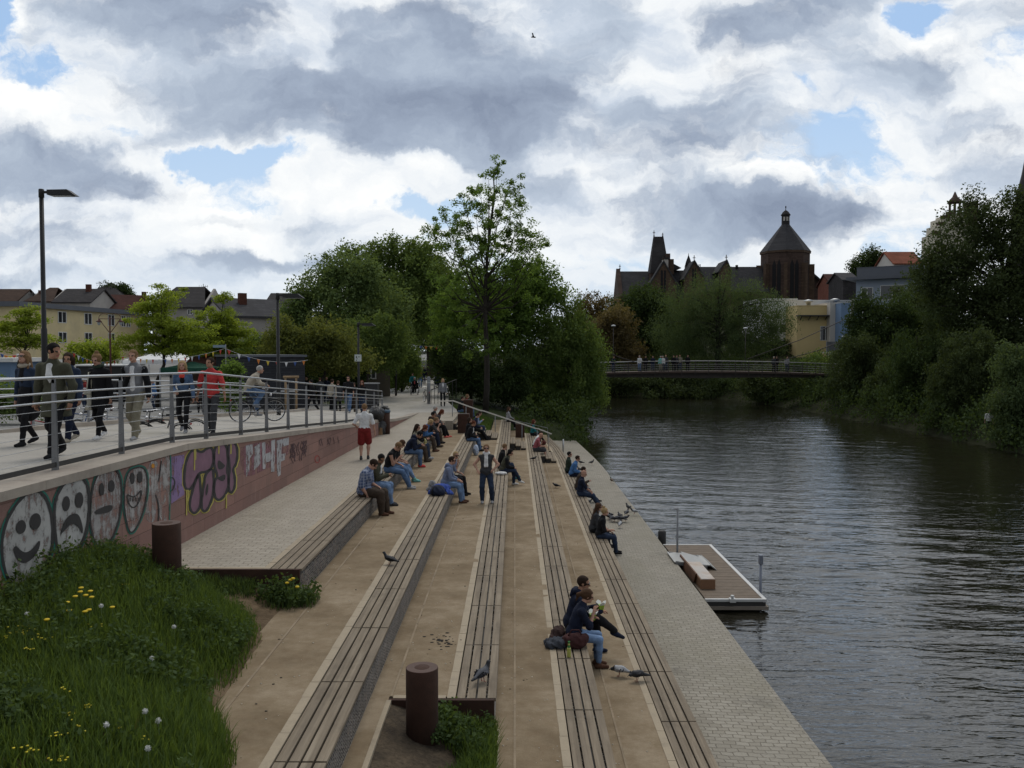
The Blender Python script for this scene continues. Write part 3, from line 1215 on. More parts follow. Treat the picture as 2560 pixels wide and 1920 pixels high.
# --- far bank behind the bridge
ptree('bare_tree', 'thin nearly leafless tree left of the church', 1520, 165,
  [(1530, 760, 40, 26), (1500, 765, 20, 20)], 'brown', 60, 16, .13, .9, r0=.25, tips=60, seed=31, rmin=.035, z=8)
ptree('round_tree', 'dark round tree below the left end of the church', 1610, 140,
  [(1615, 770, 60, 60), (1570, 800, 50, 60), (1610, 850, 80, 60), (1660, 800, 40, 60)], 'dark', 380, 60, .24, 1.5, r0=.4, seed=32, group='trees behind the bridge')
ptree('brownish_tree', 'brownish tree behind the left half of the footbridge', 1540, 132,
  [(1545, 820, 50, 50), (1520, 870, 50, 40), (1560, 890, 50, 40), (1490, 850, 40, 50)], 'brown', 260, 60, .22, 1.3, r0=.3, seed=33, group='trees behind the bridge')
ptree('willow_tree', 'broad pale willow with a wide dome of fine leaves in front of the church', 1790, 124,
  [(1800, 720, 100, 45), (1730, 760, 100, 60), (1880, 770, 90, 60), (1830, 800, 150, 70), (1700, 830, 90, 60), (1920, 830, 60, 60), (1780, 860, 140, 50), (1960, 810, 34, 40), (1960, 760, 24, 20)], 'willow', 680, 66, .17, 1.3, r0=.5, tips=40, seed=34, droop=.9, asp=.32)
ptree('leafy_bush', 'low bushes along the far waterline under the middle of the bridge', 1720, 118,
  [(1600, 960, 70, 30), (1680, 965, 80, 34), (1760, 970, 80, 36), (1840, 970, 80, 40), (1540, 955, 50, 26)], 'shade', 420, 60, .17, .9, r0=.15, seed=35, cat='bush', z=.8)
ptree('leafy_bush', 'dark bank bushes under the right end of the bridge', 1930, 104,
  [(1900, 970, 60, 46), (1960, 975, 60, 50), (2020, 980, 50, 50), (1930, 940, 50, 30)], 'shade', 300, 60, .16, .9, r0=.15, seed=36, cat='bush', z=.8)
ptree('leafy_bush', 'light green bush beside the yellow house behind the bridge', 2030, 118,
  [(2030, 925, 44, 30), (2000, 930, 40, 22), (2060, 925, 40, 24)], 'fresh', 160, 60, .14, .8, r0=.1, seed=37, cat='bush')
ptree('round_tree', 'small dark tree on the skyline right of the church', 2165, 190,
  [(2180, 645, 30, 28), (2145, 672, 24, 26), (2195, 660, 20, 24), (2160, 690, 30, 30), (2140, 700, 14, 24)], 'dark', 150, 60, .26, 1.5, r0=.3, seed=38)
# --- right bank
ptree('bank_tree', 'huge dark tree covering the right edge of the picture', 2440, 76,
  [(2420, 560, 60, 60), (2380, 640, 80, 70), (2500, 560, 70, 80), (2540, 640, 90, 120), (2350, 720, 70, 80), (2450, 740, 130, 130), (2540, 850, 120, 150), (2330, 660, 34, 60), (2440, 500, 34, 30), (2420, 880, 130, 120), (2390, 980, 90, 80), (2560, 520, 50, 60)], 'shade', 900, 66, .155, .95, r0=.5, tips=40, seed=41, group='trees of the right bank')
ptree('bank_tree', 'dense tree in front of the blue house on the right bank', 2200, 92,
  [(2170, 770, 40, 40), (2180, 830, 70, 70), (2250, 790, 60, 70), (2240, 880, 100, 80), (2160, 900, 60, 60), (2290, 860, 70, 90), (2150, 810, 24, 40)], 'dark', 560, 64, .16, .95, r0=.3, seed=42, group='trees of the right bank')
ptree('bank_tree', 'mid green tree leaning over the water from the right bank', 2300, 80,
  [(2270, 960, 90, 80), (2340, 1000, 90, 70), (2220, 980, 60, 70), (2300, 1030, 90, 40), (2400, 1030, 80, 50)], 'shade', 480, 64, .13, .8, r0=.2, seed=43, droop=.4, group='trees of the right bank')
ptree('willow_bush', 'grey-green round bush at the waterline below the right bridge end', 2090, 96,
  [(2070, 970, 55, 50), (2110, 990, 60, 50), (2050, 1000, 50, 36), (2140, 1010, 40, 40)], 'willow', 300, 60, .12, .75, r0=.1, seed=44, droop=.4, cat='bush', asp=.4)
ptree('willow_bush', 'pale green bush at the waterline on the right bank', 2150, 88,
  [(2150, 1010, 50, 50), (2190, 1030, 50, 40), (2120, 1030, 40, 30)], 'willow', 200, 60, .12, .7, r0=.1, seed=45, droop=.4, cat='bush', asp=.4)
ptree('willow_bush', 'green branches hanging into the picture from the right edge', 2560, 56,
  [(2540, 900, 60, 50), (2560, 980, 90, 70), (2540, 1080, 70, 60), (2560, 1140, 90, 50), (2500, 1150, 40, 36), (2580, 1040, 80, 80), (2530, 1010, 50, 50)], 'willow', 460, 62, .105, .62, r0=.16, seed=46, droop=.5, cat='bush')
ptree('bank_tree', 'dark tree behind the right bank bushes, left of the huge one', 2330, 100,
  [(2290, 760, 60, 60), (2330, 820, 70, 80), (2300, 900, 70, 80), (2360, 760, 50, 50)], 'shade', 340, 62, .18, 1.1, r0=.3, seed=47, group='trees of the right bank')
# left of the roofs
ptree('round_tree', 'small dark trees above the brown roofs behind the yellow building', 295, 190,
  [(280, 730, 24, 14), (305, 728, 16, 16), (322, 738, 12, 14), (265, 722, 12, 8)], 'dark', 90, 60, .24, 1.2, r0=.2, seed=50, z=9)
# broad far-off woods that close the gaps on both sides
ptree('leafy_bush', 'leafy hedge behind the bicycles and the far railing', 60, 34,
  [(0, 1000, 60, 46), (60, 1005, 40, 40), (110, 1010, 30, 26)], 'mid', 120, 60, .07, .4, r0=.05, seed=52, cat='hedge', z=3.5)
ptree('vine_column', 'post overgrown with green climbing leaves beside the man in red', 578, 38,
  [(580, 925, 22, 18), (570, 940, 18, 18), (576, 985, 16, 50), (592, 965, 12, 30)], 'fresh', 90, 50, .07, .32, r0=.09, seed=53, cat='climbing plant')

# bushes that close the banks along the water
GB_ = 'bushes along the right bank'
BL = (('shade', 'low dark'), ('dark', 'dark round'), ('grey', 'grey-green'), ('willow', 'fine-leaved'))
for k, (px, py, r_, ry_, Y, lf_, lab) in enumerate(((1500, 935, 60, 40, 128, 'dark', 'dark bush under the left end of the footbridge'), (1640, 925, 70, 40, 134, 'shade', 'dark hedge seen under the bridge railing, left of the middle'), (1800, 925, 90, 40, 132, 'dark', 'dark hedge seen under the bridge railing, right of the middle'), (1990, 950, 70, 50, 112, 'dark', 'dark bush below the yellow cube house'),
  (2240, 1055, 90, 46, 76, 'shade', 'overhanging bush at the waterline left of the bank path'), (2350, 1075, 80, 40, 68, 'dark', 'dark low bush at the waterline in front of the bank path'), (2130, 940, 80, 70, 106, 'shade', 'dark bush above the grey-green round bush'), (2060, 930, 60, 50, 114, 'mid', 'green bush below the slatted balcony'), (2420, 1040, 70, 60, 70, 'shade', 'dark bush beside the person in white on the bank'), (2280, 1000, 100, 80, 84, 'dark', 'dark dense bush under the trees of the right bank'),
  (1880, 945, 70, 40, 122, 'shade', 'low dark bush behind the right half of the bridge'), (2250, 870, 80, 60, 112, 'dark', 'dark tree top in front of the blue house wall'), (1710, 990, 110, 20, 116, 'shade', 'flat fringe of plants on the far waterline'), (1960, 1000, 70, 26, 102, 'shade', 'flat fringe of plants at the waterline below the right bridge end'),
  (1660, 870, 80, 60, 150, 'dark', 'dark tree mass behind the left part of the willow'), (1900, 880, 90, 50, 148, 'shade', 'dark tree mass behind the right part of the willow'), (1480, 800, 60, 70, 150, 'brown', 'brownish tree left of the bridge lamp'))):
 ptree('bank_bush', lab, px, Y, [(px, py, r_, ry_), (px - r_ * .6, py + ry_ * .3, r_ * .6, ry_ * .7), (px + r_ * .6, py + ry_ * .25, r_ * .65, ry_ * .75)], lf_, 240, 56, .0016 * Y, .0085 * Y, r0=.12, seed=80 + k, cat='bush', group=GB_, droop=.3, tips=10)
GP_ = 'bushes around the square'
for k, (px, py, r_, ry_, Y, lf_, lab) in enumerate(((690, 905, 50, 60, 58, 'olive', 'olive shrub behind the mast lamp beside the cyclist'), (760, 950, 50, 40, 62, 'dark', 'dark shrub behind the person in black by the kiosk'), (855, 930, 60, 46, 64, 'dark', 'dark shrub behind the couple in black'), (1005, 900, 40, 70, 74, 'mid', 'green shrub behind the thin lamp on the path'), (640, 880, 44, 40, 62, 'mid', 'green shrub behind the dark kiosk'),
  (960, 800, 90, 80, 90, 'dark', 'shaded crown filling the gap behind the airy tree'), (1120, 880, 40, 70, 90, 'dark', 'dark shrub right of the path end'), (230, 880, 60, 20, 70, 'lime', 'lime green treetop behind the market stalls'), (500, 870, 60, 26, 74, 'mid', 'green treetop behind the white tent'), (905, 950, 50, 30, 70, 'dark', 'dark hedge left of the path before the market hut'))):
 ptree('shrub', lab, px, Y, [(px, py, r_, ry_), (px - r_ * .5, py + ry_ * .35, r_ * .6, ry_ * .7), (px + r_ * .5, py + ry_ * .3, r_ * .6, ry_ * .7)], lf_, 200, 56, .0017 * Y, .009 * Y, r0=.10, seed=120 + k, cat='shrub', group=GP_, tips=10)


# dense undergrowth right at the waterlines
def undergrowth(name, label, n, fx, y0, y1, leaf, seed, inward):
 r = np.random.default_rng(seed)
 Y = r.uniform(y0, y1, n)
 X = fx(Y) + inward * (r.uniform(-.5, 5.0, n))
 Z = .25 + r.random(n) ** 1.4 * 2.6
 C_ = np.stack([X, Y, Z], -1)
 rad = r.uniform(.5, 1.2, n)[:, None] * np.ones((1, 3))
 V, Q, T = leaves(C_, rad, 46, .12, seed, 0, .3)
 o = link_mesh(name, np_mesh(name, V, Q, LEAF[leaf], attr=T), None, 'stuff')
 tag(o, label, 'undergrowth')


undergrowth('undergrowth', 'dark dense undergrowth along the whole right waterline', 800, shore_r, 52, 136, 'dark', 301, 1)
undergrowth('undergrowth', 'dark low undergrowth along the left waterline past the quay', 420, left_edge, 56.6, 112, 'dark', 302, -1)

for bpx, Y, lobes_, lf_, sd_, lab in ((2160, 88, [(2140, 900, 70, 70), (2200, 940, 90, 90), (2120, 970, 60, 60), (2230, 1000, 80, 60), (2160, 1010, 70, 40)], 'shade', 401, 'broad grey-green tree hanging down to the water right of the bridge'),
  (2310, 76, [(2290, 900, 90, 80), (2340, 960, 100, 90), (2260, 1000, 80, 60), (2370, 1030, 70, 46), (2300, 1050, 80, 34)], 'dark', 402, 'broad tree reaching the water between the bridge and the person in white'),
  (2400, 66, [(2390, 950, 70, 70), (2380, 1040, 50, 36), (2430, 900, 80, 80)], 'shade', 403, 'dark tree beside the bank path left of the person in white')):
 ptree('bank_tree', lab, bpx, Y, lobes_, lf_, 420, 60, .0016 * Y, .0085 * Y, r0=.2, seed=sd_, group='trees of the right bank', droop=.4)
# ------------------------------------------------------------------ graffiti wall
ZG = 3.456


def wall_pt(px, py, off=.004):
 d = ray(px, py)
 n = Vector((1, -.02, 0))
 t_ = (-6.39 + off) / (d.dot(n))
 return Vector((0, 0, CZ)) + d * t_


def paint(name, col, wear=.5, scale=5.0, seed=0.0):
 m = bpy.data.materials.new(name)
 m.use_nodes = True
 t = NT(m)
 b = t.n['Principled BSDF']
 p = t.vmath('ADD', t.pos(), (seed, seed * 2, seed))
 n = t.noise(p, scale, 6, .7)
 s = t.noise(t.vmath('MULTIPLY', p, (9, 9, 1.3)), 1.0, 5, .65)
 c = t.ramp(t.noise(p, 2.5, 5, .65), [(.3, sh(col, .72)), (.7, sh(col, 1.15))])
 t.link(c, b.inputs['Base Color'])
 b.inputs['Roughness'].default_value = .75
 f = t.math('ADD', t.math('MULTIPLY', n, .6), t.math('MULTIPLY', s, .4))
 a = t.maprange(f, wear - .06, wear + .06, 0.0, 1.0)
 t.link(a, b.inputs['Alpha'])
 return m


P_WHITE = paint('worn_white_paint', (.39, .385, .37), .438)
P_WHITE2 = paint('worn_white_paint_thin', (.36, .345, .335), .50, 4.0, 3)
P_BLACK = paint('black_spray', (.030, .028, .028), .36)
P_GREEN = paint('teal_spray', (.012, .15, .11), .42, 5, 4)
P_PURPLE = paint('purple_spray', (.20, .105, .15), .27, 5, 5)
P_LILAC = paint('lilac_spray', (.25, .17, .33), .45, 4, 6)
P_YELLOW = paint('yellow_spray', (.42, .36, .08), .38, 5, 7)
P_PALE = paint('pale_letter_paint', (.42, .42, .43), .46, 6, 8)
P_SCRAWL = paint('dark_scrawl', (.07, .03, .035), .42, 8, 9)
P_RED = paint('red_scrawl', (.34, .05, .045), .45, 8, 10)
P_ORANGE = paint('orange_dot', (.60, .25, .02), .3, 8, 11)

WALL = thing('graffiti_wall', 'long red sandstone retaining wall painted with cartoon faces and letters', 'wall', (wall_x(20), 20, CZ - 3))
mb = MB()
sy = [4, 10, 13, 16.3, 20, 24, 28, 32, 36.2, 41, 44, 47, 49.5]
for a, b_ in zip(sy, sy[1:]):
 za, zb = CZ - path_h(a) - .11, CZ - path_h(b_) - .11
 mb.hex([(wall_x(a) - .4, a, 1.6), (wall_x(a), a, 1.6), (wall_x(b_), b_, 1.6), (wall_x(b_) - .4, b_, 1.6),
   (wall_x(a) - .4, a, za), (wall_x(a), a, za), (wall_x(b_), b_, max(zb, 2.5)), (wall_x(b_) - .4, b_, max(zb, 2.5))])
wo_ = mb.build('wall_face', WALLM, WALL)
uvl = wo_.data.uv_layers.new(name='UVMap')
for lp in wo_.data.loops:
 c_ = wo_.data.vertices[lp.vertex_index].co
 uvl.data[lp.index].uv = (c_.y, c_.z)
mb = MB()
for a, b_ in zip(sy, sy[1:]):
 y = a
 L0 = b_ - a
 k = max(1, int(round(L0 / 1.5)))
 for i in range(k):
  y0, y1 = a + L0 * i / k, a + L0 * (i + 1) / k
  z0, z1 = CZ - path_h(y0) + .012, CZ - path_h(y1) + .012
  mb.hex([(wall_x(y0) - .62, y0 + .004, z0 - .12), (wall_x(y0) + .03, y0 + .004, z0 - .12), (wall_x(y1) + .03, y1 - .004, z1 - .12), (wall_x(y1) - .62, y1 - .004, z1 - .12),
    (wall_x(y0) - .62, y0 + .004, z0), (wall_x(y0) + .03, y0 + .004, z0), (wall_x(y1) + .03, y1 - .004, z1), (wall_x(y1) - .62, y1 - .004, z1)])
mb.build('coping', COPING, WALL)


def GA(x, y):
 return (x / ZG, 1080 + y / ZG)


def GB(x, y):
 return (400 + x / ZG, 1080 + y / ZG)


def smooth2(pts, it=2, closed=True):
 for _ in range(it):
  q = []
  n = len(pts)
  for i in range(n if closed else n - 1):
   a, b_ = pts[i], pts[(i + 1) % n]
   q += [(a[0] * .75 + b_[0] * .25, a[1] * .75 + b_[1] * .25), (a[0] * .25 + b_[0] * .75, a[1] * .25 + b_[1] * .75)]
  if not closed:
   q = [pts[0]] + q + [pts[-1]]
  pts = q
 return pts


def fill(name, pts, m, parent, off, fn=GA, sm=True):
 if sm:
  pts = smooth2(pts)
 mb = MB()
 mb.poly([wall_pt(*fn(*p), off) for p in pts])
 return mb.build(name, m, parent)


def ell(cx, cy, rx, ry, rot=0, n=20):
 c, s = math.cos(rot), math.sin(rot)
 return [(cx + rx * math.cos(a) * c - ry * math.sin(a) * s, cy + rx * math.cos(a) * s + ry * math.sin(a) * c) for a in [2 * math.pi * i / n for i in range(n)]]


def stroke(name, pts, w, m, parent, off, fn=GA, closed=True, sm=True):
 if sm:
  pts = smooth2(pts, 2, closed)
 mb = MB()
 n = len(pts)
 A, B = [], []
 for i in range(n):
  a = pts[(i - 1) % n] if (closed or i > 0) else pts[0]
  b_ = pts[(i + 1) % n] if (closed or i < n - 1) else pts[-1]
  dx, dy = b_[0] - a[0], b_[1] - a[1]
  l = math.hypot(dx, dy) or 1
  ww = w * (1 + .12 * math.sin(i * 1.7))
  nx, ny = -dy / l * ww / 2, dx / l * ww / 2
  A.append(wall_pt(*fn(pts[i][0] + nx, pts[i][1] + ny), off))
  B.append(wall_pt(*fn(pts[i][0] - nx, pts[i][1] - ny), off))
 for i in range(n if closed else n - 1):
  j = (i + 1) % n
  mb.quad(A[i], A[j], B[j], B[i])
 return mb.build(name, m, parent)


F1 = [(20, 900), (60, 760), (140, 620), (230, 530), (310, 495), (380, 540), (430, 640), (455, 760), (460, 900), (450, 1020), (400, 1150), (330, 1250), (250, 1320), (170, 1350), (90, 1310), (40, 1200), (15, 1050)]
F2 = [(470, 640), (490, 550), (540, 460), (610, 400), (670, 385), (730, 410), (765, 480), (775, 600), (770, 720), (750, 850), (710, 960), (650, 1060), (590, 1110), (530, 1110), (490, 1000), (470, 800)]
F3 = [(790, 560), (810, 440), (860, 340), (930, 300), (1000, 310), (1040, 380), (1055, 500), (1050, 640), (1020, 800), (970, 930), (910, 985), (850, 995), (810, 930), (780, 800), (780, 660)]
F4 = [(1075, 560), (1080, 440), (1110, 340), (1160, 310), (1230, 300), (1270, 350), (1275, 500), (1255, 640), (1215, 760), (1160, 860), (1120, 870), (1095, 780), (1075, 660)]
faces = [
 (F1, P_WHITE, [(183, 820, 42, 60, .15), (307, 772, 48, 72, .15)], [(115, 1000), (140, 980), (165, 1010), (215, 1045), (265, 1025), (310, 975), (335, 935), (350, 950), (340, 1010), (300, 1075), (250, 1120), (205, 1135), (160, 1110), (130, 1060)], 'white painted face with a broad smile'),
 (F2, P_WHITE, [(573, 618, 32, 65, .05), (685, 587, 36, 68, .05)], [(520, 895), (545, 800), (585, 730), (635, 700), (680, 710), (705, 770), (720, 850), (710, 880), (690, 830), (650, 795), (615, 795), (580, 830), (545, 865)], 'white painted face with a sad mouth'),
 (F3, P_WHITE2, [(880, 495, 22, 55, 0), (965, 467, 27, 52, 0)], [(818, 675), (975, 615), (972, 690), (820, 718)], 'faded painted face with a straight mouth'),
 (F4, P_WHITE2, [(1145, 400, 20, 50, 0), (1210, 390, 22, 50, 0)], [(1095, 530), (1130, 560), (1180, 555), (1225, 490), (1220, 560), (1190, 630), (1150, 660), (1115, 625)], 'faded painted face with a toothy grin'),
]
for k, (ol, pm, eyes, mouth, lab) in enumerate(faces):
 o = fill('painted_face', ol, pm, WALL, .005 + .0005 * k)
 o['label'] = lab
 big = [(1.07 * (x - sum(p[0] for p in ol) / len(ol)) + sum(p[0] for p in ol) / len(ol), 1.045 * (y - sum(p[1] for p in ol) / len(ol)) + sum(p[1] for p in ol) / len(ol)) for x, y in ol]
 stroke('green_outline', big, 22 if k < 2 else 14, P_GREEN, o, .009)
 stroke('black_outline', ol, 26 if k < 2 else (16 if k == 2 else 12), P_BLACK, o, .012)
 for e in eyes:
  fill('eye', ell(*e), P_BLACK, o, .015, sm=False)
 if k == 3:
  stroke('mouth', mouth, 10, P_BLACK, o, .015)
  for xx in (1125, 1150, 1175, 1200):
   stroke('tooth_line', [(xx, 565), (xx + 2, 600)], 7, P_BLACK, o, .016, closed=False, sm=False)
 else:
  fill('mouth', mouth, P_BLACK, o, .015)
lw = fill('pale_wash', [(1275, 300), (1300, 255), (1350, 245), (1372, 290), (1370, 450), (1385, 440), (1385, 250), (1410, 190), (1445, 185), (1470, 240), (1475, 500), (1465, 760), (1380, 780), (1365, 560), (1345, 540), (1350, 780), (1270, 780), (1250, 700), (1265, 500)], P_WHITE2, WALL, .005)
stroke('black_line', [(1395, 250), (1385, 330), (1370, 430)], 10, P_BLACK, lw, .009, closed=False)
stroke('black_line', [(1345, 540), (1370, 620), (1375, 700), (1368, 770)], 11, P_BLACK, lw, .009, closed=False)
stroke('black_line', [(1470, 390), (1505, 400), (1512, 450), (1495, 500), (1472, 510)], 11, P_BLACK, lw, .009, closed=False)
stroke('green_line', [(1472, 190), (1480, 400), (1470, 560), (1466, 760)], 9, P_GREEN, lw, .0095, closed=False)
fill('orange_dot', ell(1322, 292, 14, 20), P_ORANGE, lw, .010, sm=False)
fill('lilac_block', [(1480, 215), (1590, 195), (1600, 300), (1592, 540), (1480, 620)], P_LILAC, WALL, .0055, sm=False)
LET = [
 [(1590, 420), (1600, 280), (1640, 170), (1690, 150), (1740, 180), (1790, 140), (1830, 130), (1850, 200), (1840, 300), (1790, 345), (1720, 350), (1690, 420), (1650, 490), (1620, 500), (1600, 480)],
 [(1720, 350), (1730, 430), (1740, 560), (1730, 650), (1690, 705), (1650, 690), (1636, 620), (1660, 520), (1690, 420)],
 [(1770, 370), (1840, 300), (1850, 420), (1840, 560), (1800, 660), (1765, 695), (1738, 650), (1748, 540), (1765, 450)],
 [(1850, 150), (1890, 95), (1940, 90), (1965, 150), (1970, 280), (1960, 330), (1978, 400), (1970, 500), (1920, 580), (1875, 590), (1850, 540), (1850, 430), (1885, 380), (1850, 300)],
 [(1972, 110), (2010, 85), (2045, 110), (2055, 200), (2040, 280), (2010, 320), (2030, 380), (2030, 480), (2000, 530), (1978, 510), (1976, 400), (1988, 310), (1972, 200)]]
o0 = None
for k, l_ in enumerate(LET):
 o = fill('bubble_letter', l_, P_PURPLE, WALL, .008 + .0004 * k)
 stroke('yellow_outline', l_, 40, P_YELLOW, o, .0065)
 stroke('black_outline', l_, 21, P_BLACK, o, .0125)
 if k == 3:
  fill('counter', [(1885, 235), (1925, 270), (1950, 290), (1925, 320), (1890, 325), (1878, 290)], P_BLACK, o, .013)
  fill('counter', [(1868, 395), (1900, 385), (1945, 360), (1950, 400), (1925, 430), (1895, 415)], P_BLACK, o, .013)
 if k == 2:
  fill('counter', [(1785, 455), (1800, 440), (1800, 510), (1780, 560), (1775, 520)], P_BLACK, o, .013)
for (x, y0, y1) in ((1680, 150, 330), (1690, 140, 240), (1890, 95, 190), (1995, 85, 190), (1612, 500, 720), (1955, 540, 660), (1625, 500, 600)):
 stroke('paint_drip', [(x, y0), (x + 2, (y0 + y1) / 2), (x, y1)], 11, P_YELLOW, WALL, .0140, closed=False)
fill('purple_wash', [(700, 120), (860, 90), (1110, 50), (1110, 220), (900, 330), (740, 400), (690, 300)], paint('wine_wash', (.25, .11, .13), .5, 4, 12), WALL, .005, GB)
for l_ in ([(742, 118), (800, 105), (802, 190), (775, 230), (772, 330), (745, 390)], [(815, 130), (865, 95), (868, 270), (845, 300), (812, 330)],
   [(880, 95), (910, 85), (912, 190), (960, 170), (962, 75), (995, 65), (990, 340), (960, 345), (958, 250), (915, 265), (912, 320), (888, 320)],
   [(1008, 75), (1115, 45), (1112, 110), (1050, 130), (1048, 190), (1085, 185), (1080, 240), (1045, 255), (1042, 370), (1012, 390)]):
 fill('pale_letter', l_, P_PALE, WALL, .0075, GB, sm=False)
rs = random.Random(4)
for k in range(16):
 x, y = rs.uniform(1125, 1290), 0
 y = 110 - (x - 1125) * .28
 pts = [(x + rs.uniform(-14, 14), y + i * rs.uniform(18, 34)) for i in range(6)]
 stroke('scrawl', pts, 6, P_SCRAWL, WALL, .007 + .0002 * k, GB, closed=False)
stroke('scrawl', ell(1360, 235, 20, 30), 8, P_RED, WALL, .007, GB, sm=False)
for k in range(7):
 x = rs.uniform(1370, 1560)
 y = 60 - (x - 1370) * .12
 stroke('scrawl', [(x + rs.uniform(-10, 10), y + i * 20) for i in range(4)], 5, P_SCRAWL, WALL, .0072 + .0002 * k, GB, closed=False)


# ------------------------------------------------------------------ railings
def rail_x(y):
 return wall_x(y) - .42


def rail_h(y):
 return float(np.interp(y, [4, 12.5, 18.2, 40], [.36, .39, .465, 1.86]))


RAIL = thing('guard_railing', 'steel guard railing with wires on the wall coping, kinked near its middle', 'railing', (rail_x(17), 17, CZ - path_h(17)))
post_y = [4.5, 6.5, 8.5, 10.5, 12.56, 14.6, 16.66, 18.4, 20.6, 22.6, 24.6, 26.6, 28.5, 30.4, 32.3, 34.2, 36.1, 38, 40]
for y in post_y:
 m_ = MB()
 x, zt_, zb_ = rail_x(y), CZ - rail_h(y) - .03, CZ - path_h(y) - .02
 for s in (-.014, .014):
  m_.hex([(x - .045, y + s - .006, zb_), (x + .045, y + s - .006, zb_), (x + .045, y + s + .006, zb_), (x - .045, y + s + .006, zb_),
    (x - .022, y + s - .006, zt_), (x + .022, y + s - .006, zt_), (x + .022, y + s + .006, zt_), (x - .022, y + s + .006, zt_)])
 m_.box(x - .06, x + .06, y - .06, y + .06, zb_, zb_ + .015)
 m_.box(x - .02, x + .02, y - .02, y + .02, zt_ - .05, zt_ + .004)
 for i in range(7):
  zz = zb_ + .12 + i * .14
  m_.box(x - .004, x + .004, y - .018, y + .018, zz - .008, zz + .008)
 m_.build('post', POSTM, RAIL)
tops = [4.2, 10, 12.5, 15, 18.2, 22, 28, 34, 40]
m_ = MB()
m_.tube([(rail_x(y), y, CZ - rail_h(y)) for y in tops], .021, 8)
m_.build('handrail', RAILM, RAIL)
for dz in (.215, .345):
 m_ = MB()
 m_.tube([(rail_x(y) + .035, y, CZ - rail_h(y) - dz) for y in tops], .0145, 7)
 m_.build('middle_rail', RAILM, RAIL)
for k in range(5):
 f = .12 + .15 * k
 m_ = MB()
 m_.tube([(rail_x(y), y, CZ - path_h(y) + .10 + (path_h(y) - rail_h(y) - .48) * (k + .5) / 5) for y in post_y], .004, 4)
 m_.build('wire', STEEL, RAIL)
m_ = MB()
for a, b_ in zip(post_y, post_y[1:]):
 m_.bar((rail_x(a) + .02, a, CZ - path_h(a) + .09), (rail_x(b_) + .02, b_, CZ - path_h(b_) + .09), .015, .07)
m_.build('toe_bar', DARKST, RAIL)

# second railing on the other side of the promenade
R2 = thing('guard_railing', 'far guard railing between the promenade and the parked bicycles', 'railing', (path_l(24) - .1, 24, CZ - path_hl(24)))
py_ = [13, 15, 17.2, 19.4, 21.6, 23.8, 26, 28.2, 30.4, 32.6]
for y in py_:
 m_ = MB()
 m_.bar((path_l(y) - .1, y, CZ - path_hl(y) + .02), (path_l(y) - .1, y, CZ - path_hl(y) + 1.12), .03, .07, up=(0, 1, 0))
 m_.build('post', POSTM, R2)
for dz in (1.14, .92, .80):
 m_ = MB()
 m_.tube([(path_l(y) - .1, y, CZ - path_hl(y) + dz) for y in py_], .021 if dz > 1 else .016, 7)
 m_.build('handrail' if dz > 1 else 'middle_rail', RAILM, R2)
for k in range(5):
 m_ = MB()
 m_.tube([(path_l(y) - .1, y, CZ - path_hl(y) + .12 + .13 * k) for y in py_], .004, 4)
 m_.build('wire', STEEL, R2)
# handrail of the timber stairs
HR = thing('stair_handrail', 'pale sloping handrail across the far end of the bench rows', 'handrail', (-1, 47, ZT[2]))
pts = [at_y(1095, 1003, 47), at_y(1133, 1002, 47), at_y(1200, 1026, 47), at_y(1208, 1027, 47), at_y(1339, 1071, 47), at_y(1346, 1072, 47), at_y(1379, 1085, 47)]
m_ = MB()
m_.bar(pts[0], pts[1], .05, .06)
for a, b_ in zip(pts[1:], pts[2:]):
 m_.bar(a, b_, .05, .06)
m_.build('rail', mat('pale_rail_wood', (.60, .57, .52), .6, .1, 5, .05, 60), HR)
for px, py, H in ((1131, 1003, 3.53), (1165, 1014, 3.75), (1238, 1038, 4.43), (1305, 1060, 4.88), (1343, 1073, 5.33), (1372, 1083, 5.45)):
 p = at_y(px, py, 47)
 m_ = MB()
 m_.tube([(p.x, 47, CZ - H - .3), (p.x, 47, p.z - .03)], .02, 6)
 m_.build('post', POSTM, HR)
H2 = thing('stair_handrail', 'thin grey handrail behind the pale one, at the quay end', 'handrail', (1.2, 50, ZT[4]))
m_ = MB()
a, b_, c_ = at_y(1290, 1052, 50), at_y(1369, 1070, 50), at_y(1369, 1096, 50)
m_.tube([a, b_, c_ - Vector((0, 0, .4))], .018, 6)
m_.build('rail', POSTM, H2)
m_ = MB()
m_.tube([a, a - Vector((0, 0, 1.2))], .018, 6)
m_.build('post', POSTM, H2)


# ------------------------------------------------------------------ rusty bins
def rusty_bin(loc, r, h, label):
 root = thing('rusty_bin', label, 'litter bin', loc, 0, 'round rusty steel bins')
 m_ = MB()
 m_.lathe((0, 0, 0), [(r, -.25), (r, h - .006), (r - .004, h)], 40)
 m_.build('drum', CORTEN, root, local=True)
 m_ = MB()
 n = 40
 vs_ = []
 for rr_, z in ((r - .006, h + .001), (r * .47, h + .001), (r * .47, h - .16)):
  vs_.append([(rr_ * math.cos(2 * math.pi * j / n), rr_ * math.sin(2 * math.pi * j / n), z) for j in range(n)])
 m_._add(sum(vs_, []), [(i * n + j, i * n + (j + 1) % n, (i + 1) * n + (j + 1) % n, (i + 1) * n + j) for i in range(2) for j in range(n)])
 m_.build('rim_plate', mat('corten_top', (.085, .046, .034), .7, .2, 5, .1), root, local=True)
 m_ = MB()
 m_.lathe((0, 0, h - .162), [(r * .46, 0), (r * .46, .004)], 24)
 m_.build('opening', mat('black_void', (.004, .004, .004), .9, 0, 1, 0), root, local=True)
 return root


p = at_h(1055, 1668, 3.77)
rusty_bin((p.x, p.y, CZ - 4.62), .192, .85, 'round rusty bin standing in the grass at the near end of the middle bench row')
p = at_h(416, 1307, 2.47)
rusty_bin((p.x, p.y, CZ - 3.34), .197, .87, 'round rusty bin in front of the painted wall by the grass mound')


